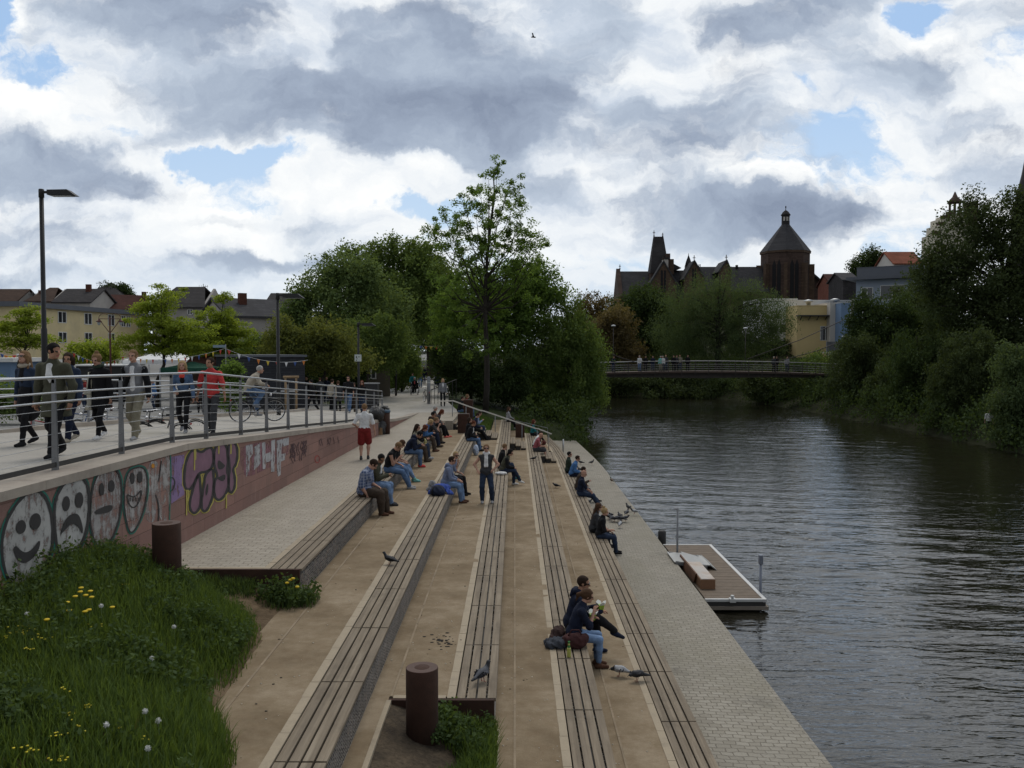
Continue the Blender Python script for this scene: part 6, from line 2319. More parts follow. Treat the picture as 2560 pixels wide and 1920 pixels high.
Wk(341, 1088, 17.7, 'young man in a grey jacket with black sleeves, white shirt and khaki trousers', 178, top=('grey', 1, 'jacket', 'black'), bottom=('khaki', 1, .018), shoes='lgrey', hair=('sand', 'short'), under='white+', h=1.80, rh=(.05, .20, 1.22), lh=(-.28, .05, .80))
Wk(460, 1074, 20.7, 'blond woman with a bright red scarf, denim jacket and black leggings', 190, top=('denim', 1, 'crop'), bottom=('black', 1, .003), shoes='grey', hair=('blond', 'long'), female=True, scarf=('scarf_red', .08), under='black', h=1.70, rh=(.14, .20, 1.0))
Wk(530, 1074, 20.9, 'man in a bright red V-neck T-shirt and grey jeans', 185, top=('red', .45, 'jacket'), bottom=('dgrey', 1), shoes='black', hair=('dark', 'short'), skin='tan', h=1.80, head=(-4, -25), lh=(-.32, .10, .84), rh=(.32, .02, .82))
Wk(872, 1029, 43.5, 'man in a black shirt, sunglasses and blue jeans walking with a woman', 180, top=('black', .55, 'jacket'), bottom=('denim', 1), shoes='grey', hair=('dark', 'short'), glasses=True, h=1.82)
Wk(906, 1024, 44.2, 'long-haired woman with sunglasses in a black top beside the man in black', 180, top=('black', 1, 'hip'), bottom=('ddenim', 1), shoes='black', hair=('red', 'long'), female=True, glasses=True, h=1.68)
Wk(829, 1019, 46.0, 'person in a beige jacket and black trousers seen from behind by the bins', -20, top=('beige', 1, 'jacket'), bottom=('black', 1, .03), hair=('dark', 'short'), h=1.72, stride=.05)
Wk(846, 1017, 47.5, 'dark-clothed person beside the one in the beige jacket', 20, top=('dgrey', 1, 'coat'), bottom=('black', 1), hair=('brown', 'short'), h=1.74, stride=.05)
Wk(782, 1010, 46.8, 'person in black striding to the left in front of the dark kiosk', 75, top=('black', 1, 'hip'), bottom=('black', 1), hair=('black', 'short'), h=1.76, stride=.3)
Wk(888, 1018, 49.0, 'person in dark clothes behind the couple in black', 150, top=('black', 1, 'jacket'), bottom=('brown', 1), hair=('dark', 'short'), h=1.72, stride=.15)
Wk(1028, 0, 71, 'helper in a turquoise jumper pushing the wheelchair', 180, top=('teal', 1, 'jacket'), bottom=('black', 1), hair=('dark', 'short'), h=1.66, stride=.15, lh=(-.2, .38, .95), rh=(.2, .38, .95))
Wk(1020, 0, 84, 'person in a violet-grey top at the far end of the path', 180, top=('bluegrey', 1, 'hip'), bottom=('ddenim', 1), hair=('dark', 'short'), stride=.1)
Wk(1047, 0, 82, 'person in a dark red shirt and open jacket at the far end of the path', 180, top=('maroon', 1, 'hip', 'black'), bottom=('denim', 1), hair=('grey', 'short'), h=1.85, stride=.1)
Wk(1095, 0, 80, 'dark-clothed person pushing a pram at the right edge of the path', 180, top=('black', 1, 'jacket'), bottom=('black', 1), hair=('dark', 'short'), stride=.1)
p = at_y(1107, 1018, 55)
person('blond woman in a grey jacket and black trousers standing by the bicycle post', (p.x, 55, ZT[0] + .03), 190, top=('grey', 1, 'jacket'), bottom=('black', 1, .004), shoes='black', hair=('blond', 'mid'), female=True, h=1.74, lod=2, under='white')
# man on the ramp, seen from behind
person('man in a white T-shirt and dark red shorts walking up the ramp, seen from behind', (at_y(911, 1100, 28.4).x, 28.4, ZT[0] + .004), 3, top=('white', .45, 'hip'), bottom=('maroon', .44, .03), shoes='dgrey', hair=('sand', 'short'), h=1.82, girth=1.06, lod=0, lh=(-.24, .18, 1.0), rh=(.32, .06, .84), lf=(-.1, -.06), rf=(.1, .10))
# --- crowd at the market behind the railing
GM = 'people at the market stalls'
for k, (px, Y, t_, b_, hr, f_, lab) in enumerate(((682, 52, 'black', 'ddenim', 'dark', 100, 'person in black at the left corner of the dark kiosk'), (800, 54, 'dgrey', 'black', 'brown', 30, 'person in dark grey between the kiosk and the couple in black'), (815, 58, 'navy', 'ddenim', 'dark', 200, 'person in navy under the olive shrub behind the beige jacket'),
  (768, 56, 'black', 'black', 'black', 160, 'dark figure at the right corner of the dark kiosk'), (215, 44, 'maroon', 'ddenim', 'dark', 90, 'person in a dark red top at the market behind the denim-clad woman'), (300, 48, 'black', 'black', 'dark', 250, 'person in black before the white market tent'), (385, 46, 'blue', 'ddenim', 'grey', 120, 'grey-haired person in blue beside the white market tent'),
  (500, 44, 'dgrey', 'black', 'brown', 200, 'person in dark grey at the green awning'), (600, 46, 'black', 'ddenim', 'dark', 80, 'person in black left of the dark kiosk behind the vine post'), (958, 76, 'dgrey', 'ddenim', 'dark', 180, 'person in dark grey by the hut at the far left side of the path'), (1010, 88, 'black', 'black', 'dark', 180, 'small dark figure among the far tents'), (1060, 90, 'navy', 'ddenim', 'grey', 170, 'small figure in navy at the far red barrier'))):
 x = at_y(px, 900, Y).x
 person(lab, (x, Y, CZ - (sq_h(Y) if Y < 75 else 3.46)), f_, top=(t_, 1, 'jacket'), bottom=(b_, 1), hair=(hr, 'short'), lod=3, h=1.66 + .03 * (k % 6), group=GM)
# --- people on the footbridge
GBp = 'people standing on the footbridge'
for px, lab, t_, b_, hr, f in ((1534, 'person in a dark coat standing alone near the left end of the footbridge', 'navy', 'ddenim', 'dark', 200), (1600, 'person in a white shirt, leftmost of the group on the footbridge', 'white', 'denim', 'grey', 150),
        (1616, 'person in black next to the one in the white shirt on the footbridge', 'black', 'black', 'dark', 190), (1633, 'person in a dark blue jacket within the bridge group', 'navy', 'ddenim', 'dark', 170), (1650, 'person in pale green within the bridge group', 'mint', 'khaki', 'grey', 200),
        (1656, 'person in white right behind the one in pale green', 'white', 'dgrey', 'grey', 160), (1667, 'blond person in a dark top within the bridge group', 'dgrey', 'ddenim', 'blond', 180), (1683, 'person in black at the centre of the bridge group', 'black', 'black', 'dark', 170),
        (1694, 'person in a dark grey jacket, right of the bridge group', 'dgrey', 'black', 'brown', 190), (1703, 'person in a grey-brown jacket, right of the bridge group', 'khaki', 'ddenim', 'sand', 160), (1720, 'dark-clothed person under the peaked sign at the right of the bridge group', 'black', 'black', 'dark', 180),
        (1932, 'grey-haired person with a white bag on the right half of the footbridge', 'dgrey', 'black', 'grey', 190), (1946, 'person in black beside the grey-haired one on the footbridge', 'black', 'black', 'dark', 170), (1965, 'person in a pale jacket, last on the right of the footbridge', 'lgrey', 'ddenim', 'dark', 185)):
 x = at_y(px, 900, YB + 1.2).x
 person(lab, (x, YB + .9 + .5 * ((px * 7) % 3), bridge_z(x)), f, top=(t_, 1, 'jacket'), bottom=(b_, 1), hair=(hr, 'short'), lod=3, h=1.66 + .02 * (px % 6), group=GBp)
# person on the right bank path
p = at_y(2471, 1108, 58)
person('person in a white top on the shadowy right bank path', (p.x, 58, max(.7, gz(p.x, 58))), 170, top=('white', .5, 'hip'), bottom=('black', 1), hair=('dark', 'short'), lod=3)


# ------------------------------------------------------------------ pigeons
def pigeon_mesh(kind):
 up = {'stand': 1.0, 'peck': -.35, 'walk': .6}[kind]
 body = [el((0, 0, .115), (.052, .095, .052), rotm('X', R(14 if up > 0 else -6))), rc((0, .06, .13), (0, .105, .13 + .07 * up), .036, .022), el((0, .115, .135 + .085 * up), (.019, .024, .020)), rc((0, -.07, .10), (0, -.19, .075), .030, .014)]
 V, Q = snet(body, .0085, .022)
 return V, Q


PCOL = {'grey': mat('pigeon_grey', (.075, .080, .095), .7, .3, 30, .2), 'dark': mat('pigeon_dark', (.022, .024, .030), .6, .3, 30, .2), 'pale': mat('pigeon_pale', (.36, .37, .39), .7, .2, 30, .2), 'mallard': mat('duck_brown', (.13, .10, .07), .7, .4, 40, .2)}
BLK = mat('feather_black', (.015, .015, .018), .7, .2, 30, .1)
PINK = mat('bird_leg', (.30, .09, .07), .7, .2, 20, 0)
_pig = {}


def pigeon(loc, rz, kind, col, label, scale=1.0):
 key = (kind, col)
 if key not in _pig:
  root = thing('pigeon', label, 'pigeon', loc, rz, 'pigeons on the terraces and the quay')
  V, Q = pigeon_mesh(kind)
  z = V[Q].mean(1)
  mi = np.zeros(len(Q), int)
  mi[(z[:, 1] > .07)] = 1
  mi[(z[:, 1] < -.15)] = 1
  link_mesh('body', np_mesh('body', V, Q, [PCOL[col], PCOL['dark'] if col != 'mallard' else mat('duck_green_head', (.02, .06, .035), .4)], mi, True), root)
  for s in (-1, 1):
   m_ = MB()
   for k in range(2):
    m_.tube([(s * .045, .045, .125), (s * .052, -.03, .122), (s * .03, -.12, .10)], [.020, .026, .008], 6)
   w = m_.build('wing', PCOL[col], root, local=True)
   m_ = MB()
   m_.bar((s * .075, -.005, .10), (s * .071, -.03, .145), .012, .010)
   m_.bar((s * .070, -.045, .10), (s * .060, -.07, .135), .012, .010)
   m_.build('wing_bar', BLK, w, local=True)
   m_ = MB()
   m_.tube([(s * .02, .0, .075), (s * .022, .01, .004), (s * .022, .04, .004)], [.006, .004, .004], 5)
   m_.build('leg', PINK, root, local=True)
  up = {'stand': 1.0, 'peck': -.35, 'walk': .6}[kind]
  m_ = MB()
  m_.tube([(0, .135, .135 + .085 * up), (0, .160, .130 + .08 * up - (.012 if up > 0 else .02))], [.007, .002], 5)
  m_.build('beak', BLK, root, local=True)
  _pig[key] = root
  if scale != 1:
   root.scale = (scale,) * 3
  return root
 return dup(_pig[key], loc, rz, label, None, scale)


def pg(px, py, H, deg, kind, col, label, scale=1.0):
 p = at_h(px, py, H)
 return pigeon((p.x, p.y, CZ - H + .004), R(deg), kind, col, label, scale)


pg(1206, 1706, TH[2], -38, 'stand', 'grey', 'grey pigeon standing on the near end of the middle bench row', 1.12)
pg(1549, 1692, TH[4], 75, 'peck', 'pale', 'pale grey barred pigeon pecking in front of the couple', 1.1)
pg(1594, 1704, TH[4], 105, 'peck', 'dark', 'black pigeon pecking beside the pale barred one', 1.1)
pg(974, 1412, TH[1], 70, 'stand', 'dark', 'dark pigeon on the edge stones of the second bench row')
pg(1334, 1152, TH[3], -100, 'walk', 'dark', 'dark pigeon on the fourth bench row near the bald man in red')
pg(1390, 1220, TH[4], 80, 'walk', 'dark', 'single dark pigeon on the sand strip above the lowest row')
for i, (x, y, d, k, c, lab) in enumerate(((870, 556, 90, 'walk', 'dark', 'dark pigeon behind the man in the bright blue shirt, low on the cobbles'), (965, 556, -60, 'stand', 'dark', 'upright dark pigeon on the cobbles towards the far quay edge'), (862, 618, 60, 'stand', 'grey', 'grey pigeon on the cobbles just past the blue shirt'),
           (1138, 714, 20, 'stand', 'mallard', 'duck standing at the very edge of the quay'), (938, 905, -80, 'walk', 'grey', 'grey pigeon under the legs of the balding man'), (1282, 952, 30, 'stand', 'dark', 'upright dark pigeon near the quay edge, upper of a pair'), (1268, 998, -30, 'stand', 'grey', 'upright grey pigeon near the quay edge, lower of a pair'),
           (1335, 988, 90, 'walk', 'pale', 'white pigeon at the quay edge beside the upright pair'), (1020, 990, 0, 'walk', 'pale', 'pale pigeon behind the girl with very long hair'), (1028, 1036, 80, 'peck', 'pale', 'pale pigeon pecking between the two girls on the lowest row'), (1210, 1100, -20, 'stand', 'pale', 'pale grey pigeon in front of the feeding flock'),
           (1112, 1032, 40, 'peck', 'grey', 'pecking grey pigeon at the left end of the feeding flock'), (1140, 1045, -30, 'peck', 'grey', 'pecking grey pigeon in the left half of the feeding flock'), (1165, 1052, 100, 'peck', 'dark', 'dark pigeon low in the middle of the feeding flock'), (1190, 1045, -120, 'peck', 'grey', 'grey pigeon in the centre of the feeding flock'),
           (1208, 1024, 20, 'walk', 'dark', 'dark pigeon at the back of the feeding flock'), (1225, 1050, 60, 'peck', 'dark', 'dark pigeon at the right of the flock centre'), (1255, 1046, -90, 'walk', 'grey', 'grey pigeon at the right end of the feeding flock'), (1130, 1020, 150, 'walk', 'dark', 'dark pigeon at the upper left of the feeding flock'))):
 fx, fy = 1200 + x / ZG, 1000 + y / ZG
 pg(fx, fy, 5.80, d, k, c, lab, 1.05)
# gull-like bird in the sky
root = thing('flying_bird', 'small dark bird gliding high in front of the big cloud', 'bird', tuple(at_y(1333, 93, 60)))
m_ = MB()
m_.tube([(-.16, 0, 0), (-.05, 0, .02), (.12, 0, .0), (.18, 0, -.01)], [.01, .05, .045, .012], 7)
m_.build('body', PCOL['dark'], root, local=True)
for s in (-1, 1):
 m_ = MB()
 m_.prism([(.06, s * .03, .02), (-.04, s * .03, .02), (-.10, s * .45, .12), (-.02, s * .42, .12)], (0, 0, .012))
 m_.build('wing', PCOL['dark'], root, local=True)


# ------------------------------------------------------------------ things people brought
def blob(name, label, cat, loc, prims, m, k=.03, vox=.014, wr=.01, seed=1, rz=0):
 root = thing(name, label, cat, loc, rz)
 V, Q = snet(prims, vox, k, lambda G: -.002 - G[..., 2], wr, seed)
 link_mesh('fabric', np_mesh('fabric', V, Q, m, None, True), root)
 return root


xb = XF[4]
r_ = blob('handbag', 'maroon handbag on the bench in front of the ponytail woman', 'handbag', (xb - .20, 14.35, ZT[3] + .003), [el((0, 0, .10), (.19, .13, .13)), rc((-.12, .05, .12), (.14, .05, .13), .09)], cloth('bag_maroon', (.055, .022, .022)), seed=2)
m_ = MB()
m_.tube([(-.12, 0, .18), (-.06, -.03, .30), (.06, -.03, .30), (.12, 0, .18)], .012, 6)
m_.build('handle', cloth('bag_maroon', (.055, .022, .022)), r_, local=True)
blob('scarf_bundle', 'crumpled blue-grey scarf lying at the back of the bench', 'scarf', (xb - .50, 14.40, ZT[3] + .003), [el((0, 0, .05), (.17, .16, .09)), rc((-.12, -.08, .04), (.10, .12, .05), .07), rc((-.15, .10, .03), (.05, -.10, .08), .06)], cloth('scarf_slate', (.050, .056, .070)), wr=.022, seed=5)
blob('folded_jacket', 'dark brown jacket behind the ponytail woman', 'jacket', (xb - .46, 14.70, ZT[3] + .003), [el((0, 0, .10), (.12, .16, .13)), rc((-.08, -.08, .05), (.02, .12, .14), .08)], cloth('jacket_brown', (.045, .026, .024)), wr=.018, seed=7)
root = thing('glass_bottle', 'green glass bottle with yellow drink on the bench', 'bottle', (XF[4] - .33, 13.9, ZT[3] + .004))
m_ = MB()
m_.lathe((0, 0, 0), [(.031, 0), (.032, .01), (.032, .13), (.028, .155)], 14)
m_.build('drink', mat('yellow_drink', (.40, .42, .10), .15, .1, 5, 0, spec=.6), root, local=True)
m_ = MB()
m_.lathe((0, 0, 0), [(.0285, .156), (.016, .19), (.014, .235), (.016, .24), (.016, .252)], 14)
m_.build('neck', mat('green_glass', (.035, .22, .045), .1, .1, 5, 0, spec=.7), root, local=True)
m_ = MB()
m_.lathe((0, 0, 0), [(.0175, .19), (.0165, .215)], 14)
m_.build('label', mat('bottle_label', (.45, .44, .12), .5), root, local=True)
GREENBOX = mat('green_card', (.30, .44, .035), .6, .1, 5, .05)
WHITEIN = mat('white_card', (.75, .75, .72), .6, .05, 5, .05)


def foodbox(loc, label, rz=0):
 root = thing('food_box', label, 'food box', loc, rz, 'green takeaway food boxes')
 m_ = MB()
 a, b_, h_ = .036, .050, .10
 m_.hex([(-a, -a, 0), (a, -a, 0), (a, a, 0), (-a, a, 0), (-b_, -b_, h_), (b_, -b_, h_), (b_, b_, h_), (-b_, b_, h_)])
 m_.build('carton', GREENBOX, root, local=True)
 for k in range(4):
  M = Matrix.Rotation(k * math.pi / 2, 3, 'Z')
  m_ = MB()
  m_.prism([M @ Vector(v) for v in ((-.05, -.05, h_), (.05, -.05, h_), (.042, -.085, h_ + .045), (0, -.10, h_ + .065), (-.042, -.085, h_ + .045))], M @ Vector((0, .003, .001)))
  m_.build('flap', WHITEIN, root, local=True)


foodbox((XF[4] + .31, 15.32, ZT[3] + .33), 'green food box with open white flaps held by the man with sunglasses', .4)
foodbox((XF[4] + .13, 14.88, ZT[3] + .30), 'green food box on the lap of the ponytail woman', .2)
r_ = blob('backpack', 'dark blue backpack on the bench before the man in the grey-blue hoodie', 'backpack', (XF[2] - .30, 24.15, ZT[1] + .003), [el((0, 0, .13), (.20, .17, .15)), rc((-.1, -.1, .10), (.12, -.1, .10), .10)], cloth('bag_navy', (.020, .026, .050)), seed=3)
m_ = MB()
m_.tube([(-.1, -.1, .25), (-.13, -.25, .14), (-.1, -.2, .03)], .018, 6)
m_.build('strap', cloth('cloth_black', CL['black']), r_, local=True)
blob('blue_jacket', 'bright blue rain jacket draped over the backpack', 'jacket', (XF[2] - .22, 24.5, ZT[1] + .003), [el((0, 0, .15), (.25, .16, .11)), rc((.15, -.1, .1), (.28, -.25, .02), .06), rc((-.2, 0, .12), (-.3, -.2, .04), .06)], cloth('rain_blue', (.045, .085, .33)), wr=.02, seed=9)
blob('shopping_bag', 'grey and red shopping bag behind the man in the grey-blue hoodie', 'bag', (XF[2] - .52, 24.95, ZT[1] + .003), [el((0, 0, .13), (.11, .13, .16)), rc((-.1, -.1, .05), (.05, -.1, .06), .06)], cloth('bag_lgrey', (.22, .22, .23)), wr=.016, seed=4)
blob('white_bag', 'white bag lying on the middle bench row beside the grey-green jacket', 'bag', (XF[3] - .25, 31.25, ZT[2] + .003), [el((0, 0, .06), (.22, .10, .06))], cloth('cloth_white', CL['white']), seed=4)
blob('striped_bag', 'blue and white bag on the sand by the man in the black jacket', 'bag', (XF[2] + .18, 37.2, ZT[2] + .003), [el((0, 0, .2), (.12, .20, .24))], cloth('bag_bluewhite', (.22, .30, .45), 'plaid', (.6, .62, .66)), seed=4)
blob('yellow_bag', 'yellow and white snack bag held on the lap in the topmost row', 'bag', (XF[1] + .18, 32.1, ZT[0] + .05), [el((0, 0, .12), (.06, .10, .15))], cloth('bag_yellow', (.40, .33, .07), 'plaid', (.55, .55, .45)), seed=4)
blob('brown_bundle', 'reddish brown bundle in the hands of the person in white', 'bundle', (XF[4] + .25, 43.9, ZT[3] + .16), [el((0, 0, .11), (.12, .14, .12))], cloth('bundle_brown', (.09, .025, .02)), seed=4)
p = at_y(256, 1010, 17.4)
r_ = blob('tote_bag', 'cream cloth tote bag hanging beside the black coat', 'bag', (at_y(226, 1010, 17.45).x, 17.4, CZ - path_h(17.4) + .62), [rc((0, 0, .04), (0, 0, .36), .045), rc((0, -.12, .05), (0, .12, .05), .04), rc((0, -.12, .35), (0, .12, .35), .04)], cloth('cloth_cream', CL['cream']), wr=.008, vox=.016)
m_ = MB()
m_.tube([(0, -.1, .36), (.02, -.04, .75), (.04, .04, .75), (0, .1, .36)], .012, 6)
m_.build('strap', cloth('cloth_cream', CL['cream']), r_, local=True)


# ------------------------------------------------------------------ bicycles and wheelchair
TYRE = mat('tyre_rubber', (.018, .018, .018), .8, .1, 9, .1)
CHROME = mat('chrome', (.6, .6, .62), .25, .05, 9, 0, metal=.9)


def wheel(root, c, r, name='wheel', tyre=.02):
 m_ = MB()
 n = 28
 m_.tube([(c[0], c[1] + r * math.cos(a), c[2] + r * math.sin(a)) for a in [2 * math.pi * i / n for i in range(n)]], tyre * .6, 5, closed=True)
 for i in range(14):
  a = 2 * math.pi * i / 14
  m_.tube([(c[0] + (.02 if i % 2 else -.02), c[1], c[2]), (c[0], c[1] + r * math.cos(a), c[2] + r * math.sin(a))], .003, 3, cap=False)
 m_.lathe((c[0] - .03, c[1], c[2]), [(.02, 0), (.02, .06)], 8, 'x')
 w = m_.build(name, CHROME, root, local=True)
 m_ = MB()
 m_.tube([(c[0], c[1] + (r + .012) * math.cos(a), c[2] + (r + .012) * math.sin(a)) for a in [2 * math.pi * i / n for i in range(n)]], tyre, 7, closed=True)
 m_.build('tyre', TYRE, w, local=True)


def bicycle(loc, rz, label, col, group=None, basket=False):
 root = thing('bicycle', label, 'bicycle', loc, rz, group)
 r = .335
 wheel(root, (0, -.52, r + .015), r - .02)
 wheel(root, (0, .54, r + .015), r - .02)
 fm = mat('frame_' + col, {'black': (.02, .02, .02), 'silver': (.35, .36, .38), 'red': (.30, .03, .03), 'blue': (.04, .08, .2)}[col], .35, .1, 6, 0)
 m_ = MB()
 bb, st_, hd_, seat_ = (0, -.06, .30), (0, -.22, .78), (0, .36, .82), (0, -.26, .90)
 for a, b_, w in ((bb, st_, .018), (bb, (0, .38, .66), .018), (st_, hd_, .017), (bb, (0, -.52, r), .012), (st_, (0, -.52, r), .010), (hd_, (0, .38, .62), .019), ((0, .38, .62), (0, .54, r), .014), (st_, seat_, .014), (hd_, (0, .33, 1.0), .014)):
  m_.tube([a, b_], w, 7)
 m_.build('frame', fm, root, local=True)
 m_ = MB()
 m_.tube([(-.29, .22, 1.02), (-.2, .30, 1.03), (0, .33, 1.02), (.2, .30, 1.03), (.29, .22, 1.02)], .013, 6)
 m_.build('handlebar', CHROME, root, local=True)
 m_ = MB()
 m_.hex([(-.07, -.40, .90), (.07, -.40, .90), (.02, -.12, .90), (-.02, -.12, .90), (-.08, -.41, .945), (.08, -.41, .945), (.02, -.11, .935), (-.02, -.11, .935)])
 m_.build('saddle', TYRE, root, local=True, bevel=.012)
 m_ = MB()
 m_.lathe((-.02, -.06, .30), [(.085, 0), (.085, .01)], 16, 'x')
 m_.tube([(-.04, -.06, .30), (-.07, -.02, .15), (-.15, -.02, .15)], .010, 5)
 m_.tube([(.04, -.06, .30), (.07, -.10, .45), (.15, -.10, .45)], .010, 5)
 m_.build('crank', CHROME, root, local=True)
 m_ = MB()
 m_.bar((0, -.35, .78), (0, -.78, .76), .10, .015)
 m_.tube([(0, -.52, r), (0, -.70, .76)], .006, 4)
 m_.build('luggage_rack', CHROME, root, local=True)
 for y in (-.52, .54):
  m_ = MB()
  m_.tube([(0, y + (r + .035) * math.cos(a), r + .015 + (r + .035) * math.sin(a)) for a in np.linspace(.4, 2.9, 12)], .014, 4)
  m_.build('mudguard', fm, root, local=True)
 m_ = MB()
 m_.lathe((0, .42, .84), [(.01, -.04), (.04, .0), (.045, .03)], 10, 'y')
 m_.build('headlight', CHROME, root, local=True)
 m_ = MB()
 m_.obox((0, -.80, .70), .05, .03, .05)
 m_.build('rear_light', mat('red_reflector', (.35, .01, .01), .3), root, local=True)
 return root


cx, cy_ = at_y(643, 1040, 27.7).x, 27.7
cz = CZ - path_at(cx, 27.7) + .004
bicycle((cx, cy_, cz), R(-62), 'dark city bicycle ridden by the grey-haired cyclist', 'black')
d_ = Matrix.Rotation(R(-62), 3, 'Z') @ Vector((0, -.26, 0))
person('grey-haired cyclist in a light grey jacket and jeans riding away', (cx + d_.x, cy_ + d_.y, cz + .94), -62, seat=.76, top=('beige', 1, 'jacket'), bottom=('denim', 1), shoes='grey', hair=('grey', 'short'), lean=18, bow=22, head=(10, 0), lh=(-.26, .50, .22), rh=(.26, .50, .22),
  lf=(-.10, .26, .0), rf=(.10, .17, .30), h=1.78, lod=1, elbow=(1, -.4, -.6))
GBk = 'bicycles parked behind the railing'
proto = None
for i, (px, Y, rz, lab, col) in enumerate(((405, 22.5, 80, 'black bicycle parked behind the khaki trousers, its front wheel towards the path', 'black'), (440, 24.0, 95, 'dark bicycle leaning between the young man and the blond woman', 'black'), (350, 24.5, 70, 'silver bicycle behind the black coat and the young man', 'silver'),
           (300, 23.6, 85, 'silver bicycle in the rack behind the woman in the black coat', 'silver'), (235, 24.2, 75, 'silver bicycle behind the denim-clad woman', 'silver'), (100, 21.5, 60, 'red bicycle low behind the blond woman in the black dress', 'red'), (200, 25.4, 85, 'blue bicycle farther back in the rack', 'blue'))):
 bicycle((at_y(px, 1040, Y).x, Y, CZ - sq_h(Y)), R(rz), lab, col, GBk)
bicycle((at_y(1066, 1010, 58.6).x, 58.6, CZ - 3.48), R(20), 'black bicycle leaning on the grey steel post at the path edge', 'black')
# bicycle rack
root = thing('bicycle_rack', 'low galvanised bicycle rack with hoops behind the walkers', 'bicycle rack', (at_y(230, 1050, 24).x, 24, CZ - sq_h(24)))
for i in range(9):
 m_ = MB()
 x = -2.2 + i * .55
 m_.tube([(x, -.3, 0), (x, -.3, .30), (x, -.1, .42), (x, .15, .30), (x, .2, 0)], .014, 5)
 m_.build('hoop', STEEL, root, local=True)
m_ = MB()
m_.box(-2.4, 2.4, -.33, -.27, .0, .05)
m_.build('base_rail', STEEL, root, local=True)
# wheelchair with its passenger
wx, wy = at_y(1037, 985, 69).x, 69.0
wz = CZ - 3.48
root = thing('wheelchair', 'wheelchair coming down the path towards the terraces', 'wheelchair', (wx, wy, wz), math.pi)
for s in (-.30, .30):
 wheel(root, (s, -.05, .31), .28)
 wheel(root, (s * .8, .38, .09), .07, 'caster')
m_ = MB()
m_.box(-.24, .24, -.22, .24, .45, .50)
m_.build('seat', cloth('cloth_black', CL['black']), root, local=True)
m_ = MB()
m_.box(-.24, .24, -.27, -.23, .5, .92)
m_.build('backrest', cloth('cloth_black', CL['black']), root, local=True)
m_ = MB()
for s in (-.26, .26):
 m_.tube([(s, -.42, .92), (s, -.26, .90), (s, -.25, .3), (s, .30, .42), (s, .42, .12)], .014, 5)
m_.bar((-.2, .45, .13), (.2, .45, .13), .12, .02)
m_.build('frame', CHROME, root, local=True)
person('old woman in a black cardigan and pink blouse sitting in the wheelchair', (wx, wy, wz + .50), 180, seat=.38, top=('black', 1, 'jacket'), bottom=('black', 1), shoes='lgrey', hair=('grey', 'short'), female=True, under='pink', lod=2, h=1.62, lf=(-.1, .42), rf=(.1, .42))
# pram
px_, pyy = at_y(1093, 975, 79).x, 79.0
root = thing('pram', 'dark pram at the far right edge of the path', 'pram', (px_, pyy, CZ - 3.47), math.pi)
for s in (-.25, .25):
 wheel(root, (s, -.3, .15), .12)
 wheel(root, (s, .35, .15), .12)
m_ = MB()
m_.hex([(-.2, -.35, .45), (.2, -.35, .45), (.2, .4, .45), (-.2, .4, .45), (-.25, -.4, .75), (.25, -.4, .75), (.25, .45, .72), (-.25, .45, .72)])
m_.build('carriage', cloth('cloth_navy', CL['navy']), root, local=True, bevel=.05)
m_ = MB()
m_.lathe((-.24, -.05, .75), [(.36, 0), (.36, .48)], 16, 'x')
m_.build('canopy', cloth('cloth_navy', CL['navy']), root, local=True)
m_ = MB()
m_.tube([(-.22, .35, .15), (-.22, -.5, 1.0), (.22, -.5, 1.0), (.22, .35, .15)], .014, 5)
m_.build('frame', CHROME, root, local=True)
# ------------------------------------------------------------------ buildings
def stone(name, c, sc=1.0, rowh=.4):
 m, t, b = newmat(name)
 p = t.pos(True)
 sx = t.add('ShaderNodeSeparateXYZ')
 t.link(p, sx.inputs[0])
 cb_ = t.add('ShaderNodeCombineXYZ')
 t.link(t.math('ADD', sx.outputs[0], sx.outputs[1]), cb_.inputs[0])
 t.link(sx.outputs[2], cb_.inputs[1])
 br = t.add('ShaderNodeTexBrick')
 br.inputs['Scale'].default_value = sc
 br.inputs['Brick Width'].default_value = .9
 br.inputs['Row Height'].default_value = rowh
 br.inputs['Mortar Size'].default_value = .02
 br.inputs['Color1'].default_value = (*c, 1)
 br.inputs['Color2'].default_value = (*sh(c, .7), 1)
 br.inputs['Mortar'].default_value = (*sh(c, .5), 1)
 t.link(cb_.outputs[0], br.inputs['Vector'])
 n = t.noise(p, .35, 6, .65)
 c2 = t.mix(t.maprange(n, .4, .7, 0, .6), br.outputs['Color'], sh(c, .45))
 t.link(c2, b.inputs['Base Color'])
 b.inputs['Roughness'].default_value = .92
 b.inputs['Specular IOR Level'].default_value = .15
 t.link(t.bump(n, .4, .05), b.inputs['Normal'])
 return m


CHS = stone('church_sandstone', (.105, .072, .060))
CHS2 = stone('church_gable_stone', (.135, .092, .066))
SLATE = stone('slate_roof', (.075, .074, .080), 1.4, .3)
SLATE2 = stone('dark_slate_roof', (.060, .056, .058), 1.4, .3)
REDTILE = stone('red_tile_roof', (.082, .034, .028), 1.4, .3)
BROWNT = stone('brown_tile_roof', (.085, .055, .042), 1.4, .3)
REDT2 = stone('bright_tile_roof', (.26, .090, .055), 1.4, .3)
CREAM = mat('cream_render', (.62, .52, .30), .9, .12, .5, .2, 30, dirt=(.46, .39, .25), dscale=.3)
GREYR = mat('grey_render', (.34, .32, .30), .9, .15, .5, .2, 30)
WHITER = mat('white_render', (.68, .68, .67), .9, .08, .4, .1, 30)
YELR = mat('yellow_render', (.58, .45, .22), .9, .08, .4, .1, 30)
BLUER = mat('blue_render', (.15, .23, .36), .85, .10, .4, .1, 30)
LBLUE = mat('pale_blue_render', (.26, .30, .36), .85, .10, .4, .1, 30)
PGREY = mat('pale_grey_render', (.52, .49, .45), .85, .10, .4, .1, 30)
ROOFM = mat('grey_metal_roof', (.10, .11, .13), .6, .12, .6, .05, 30)
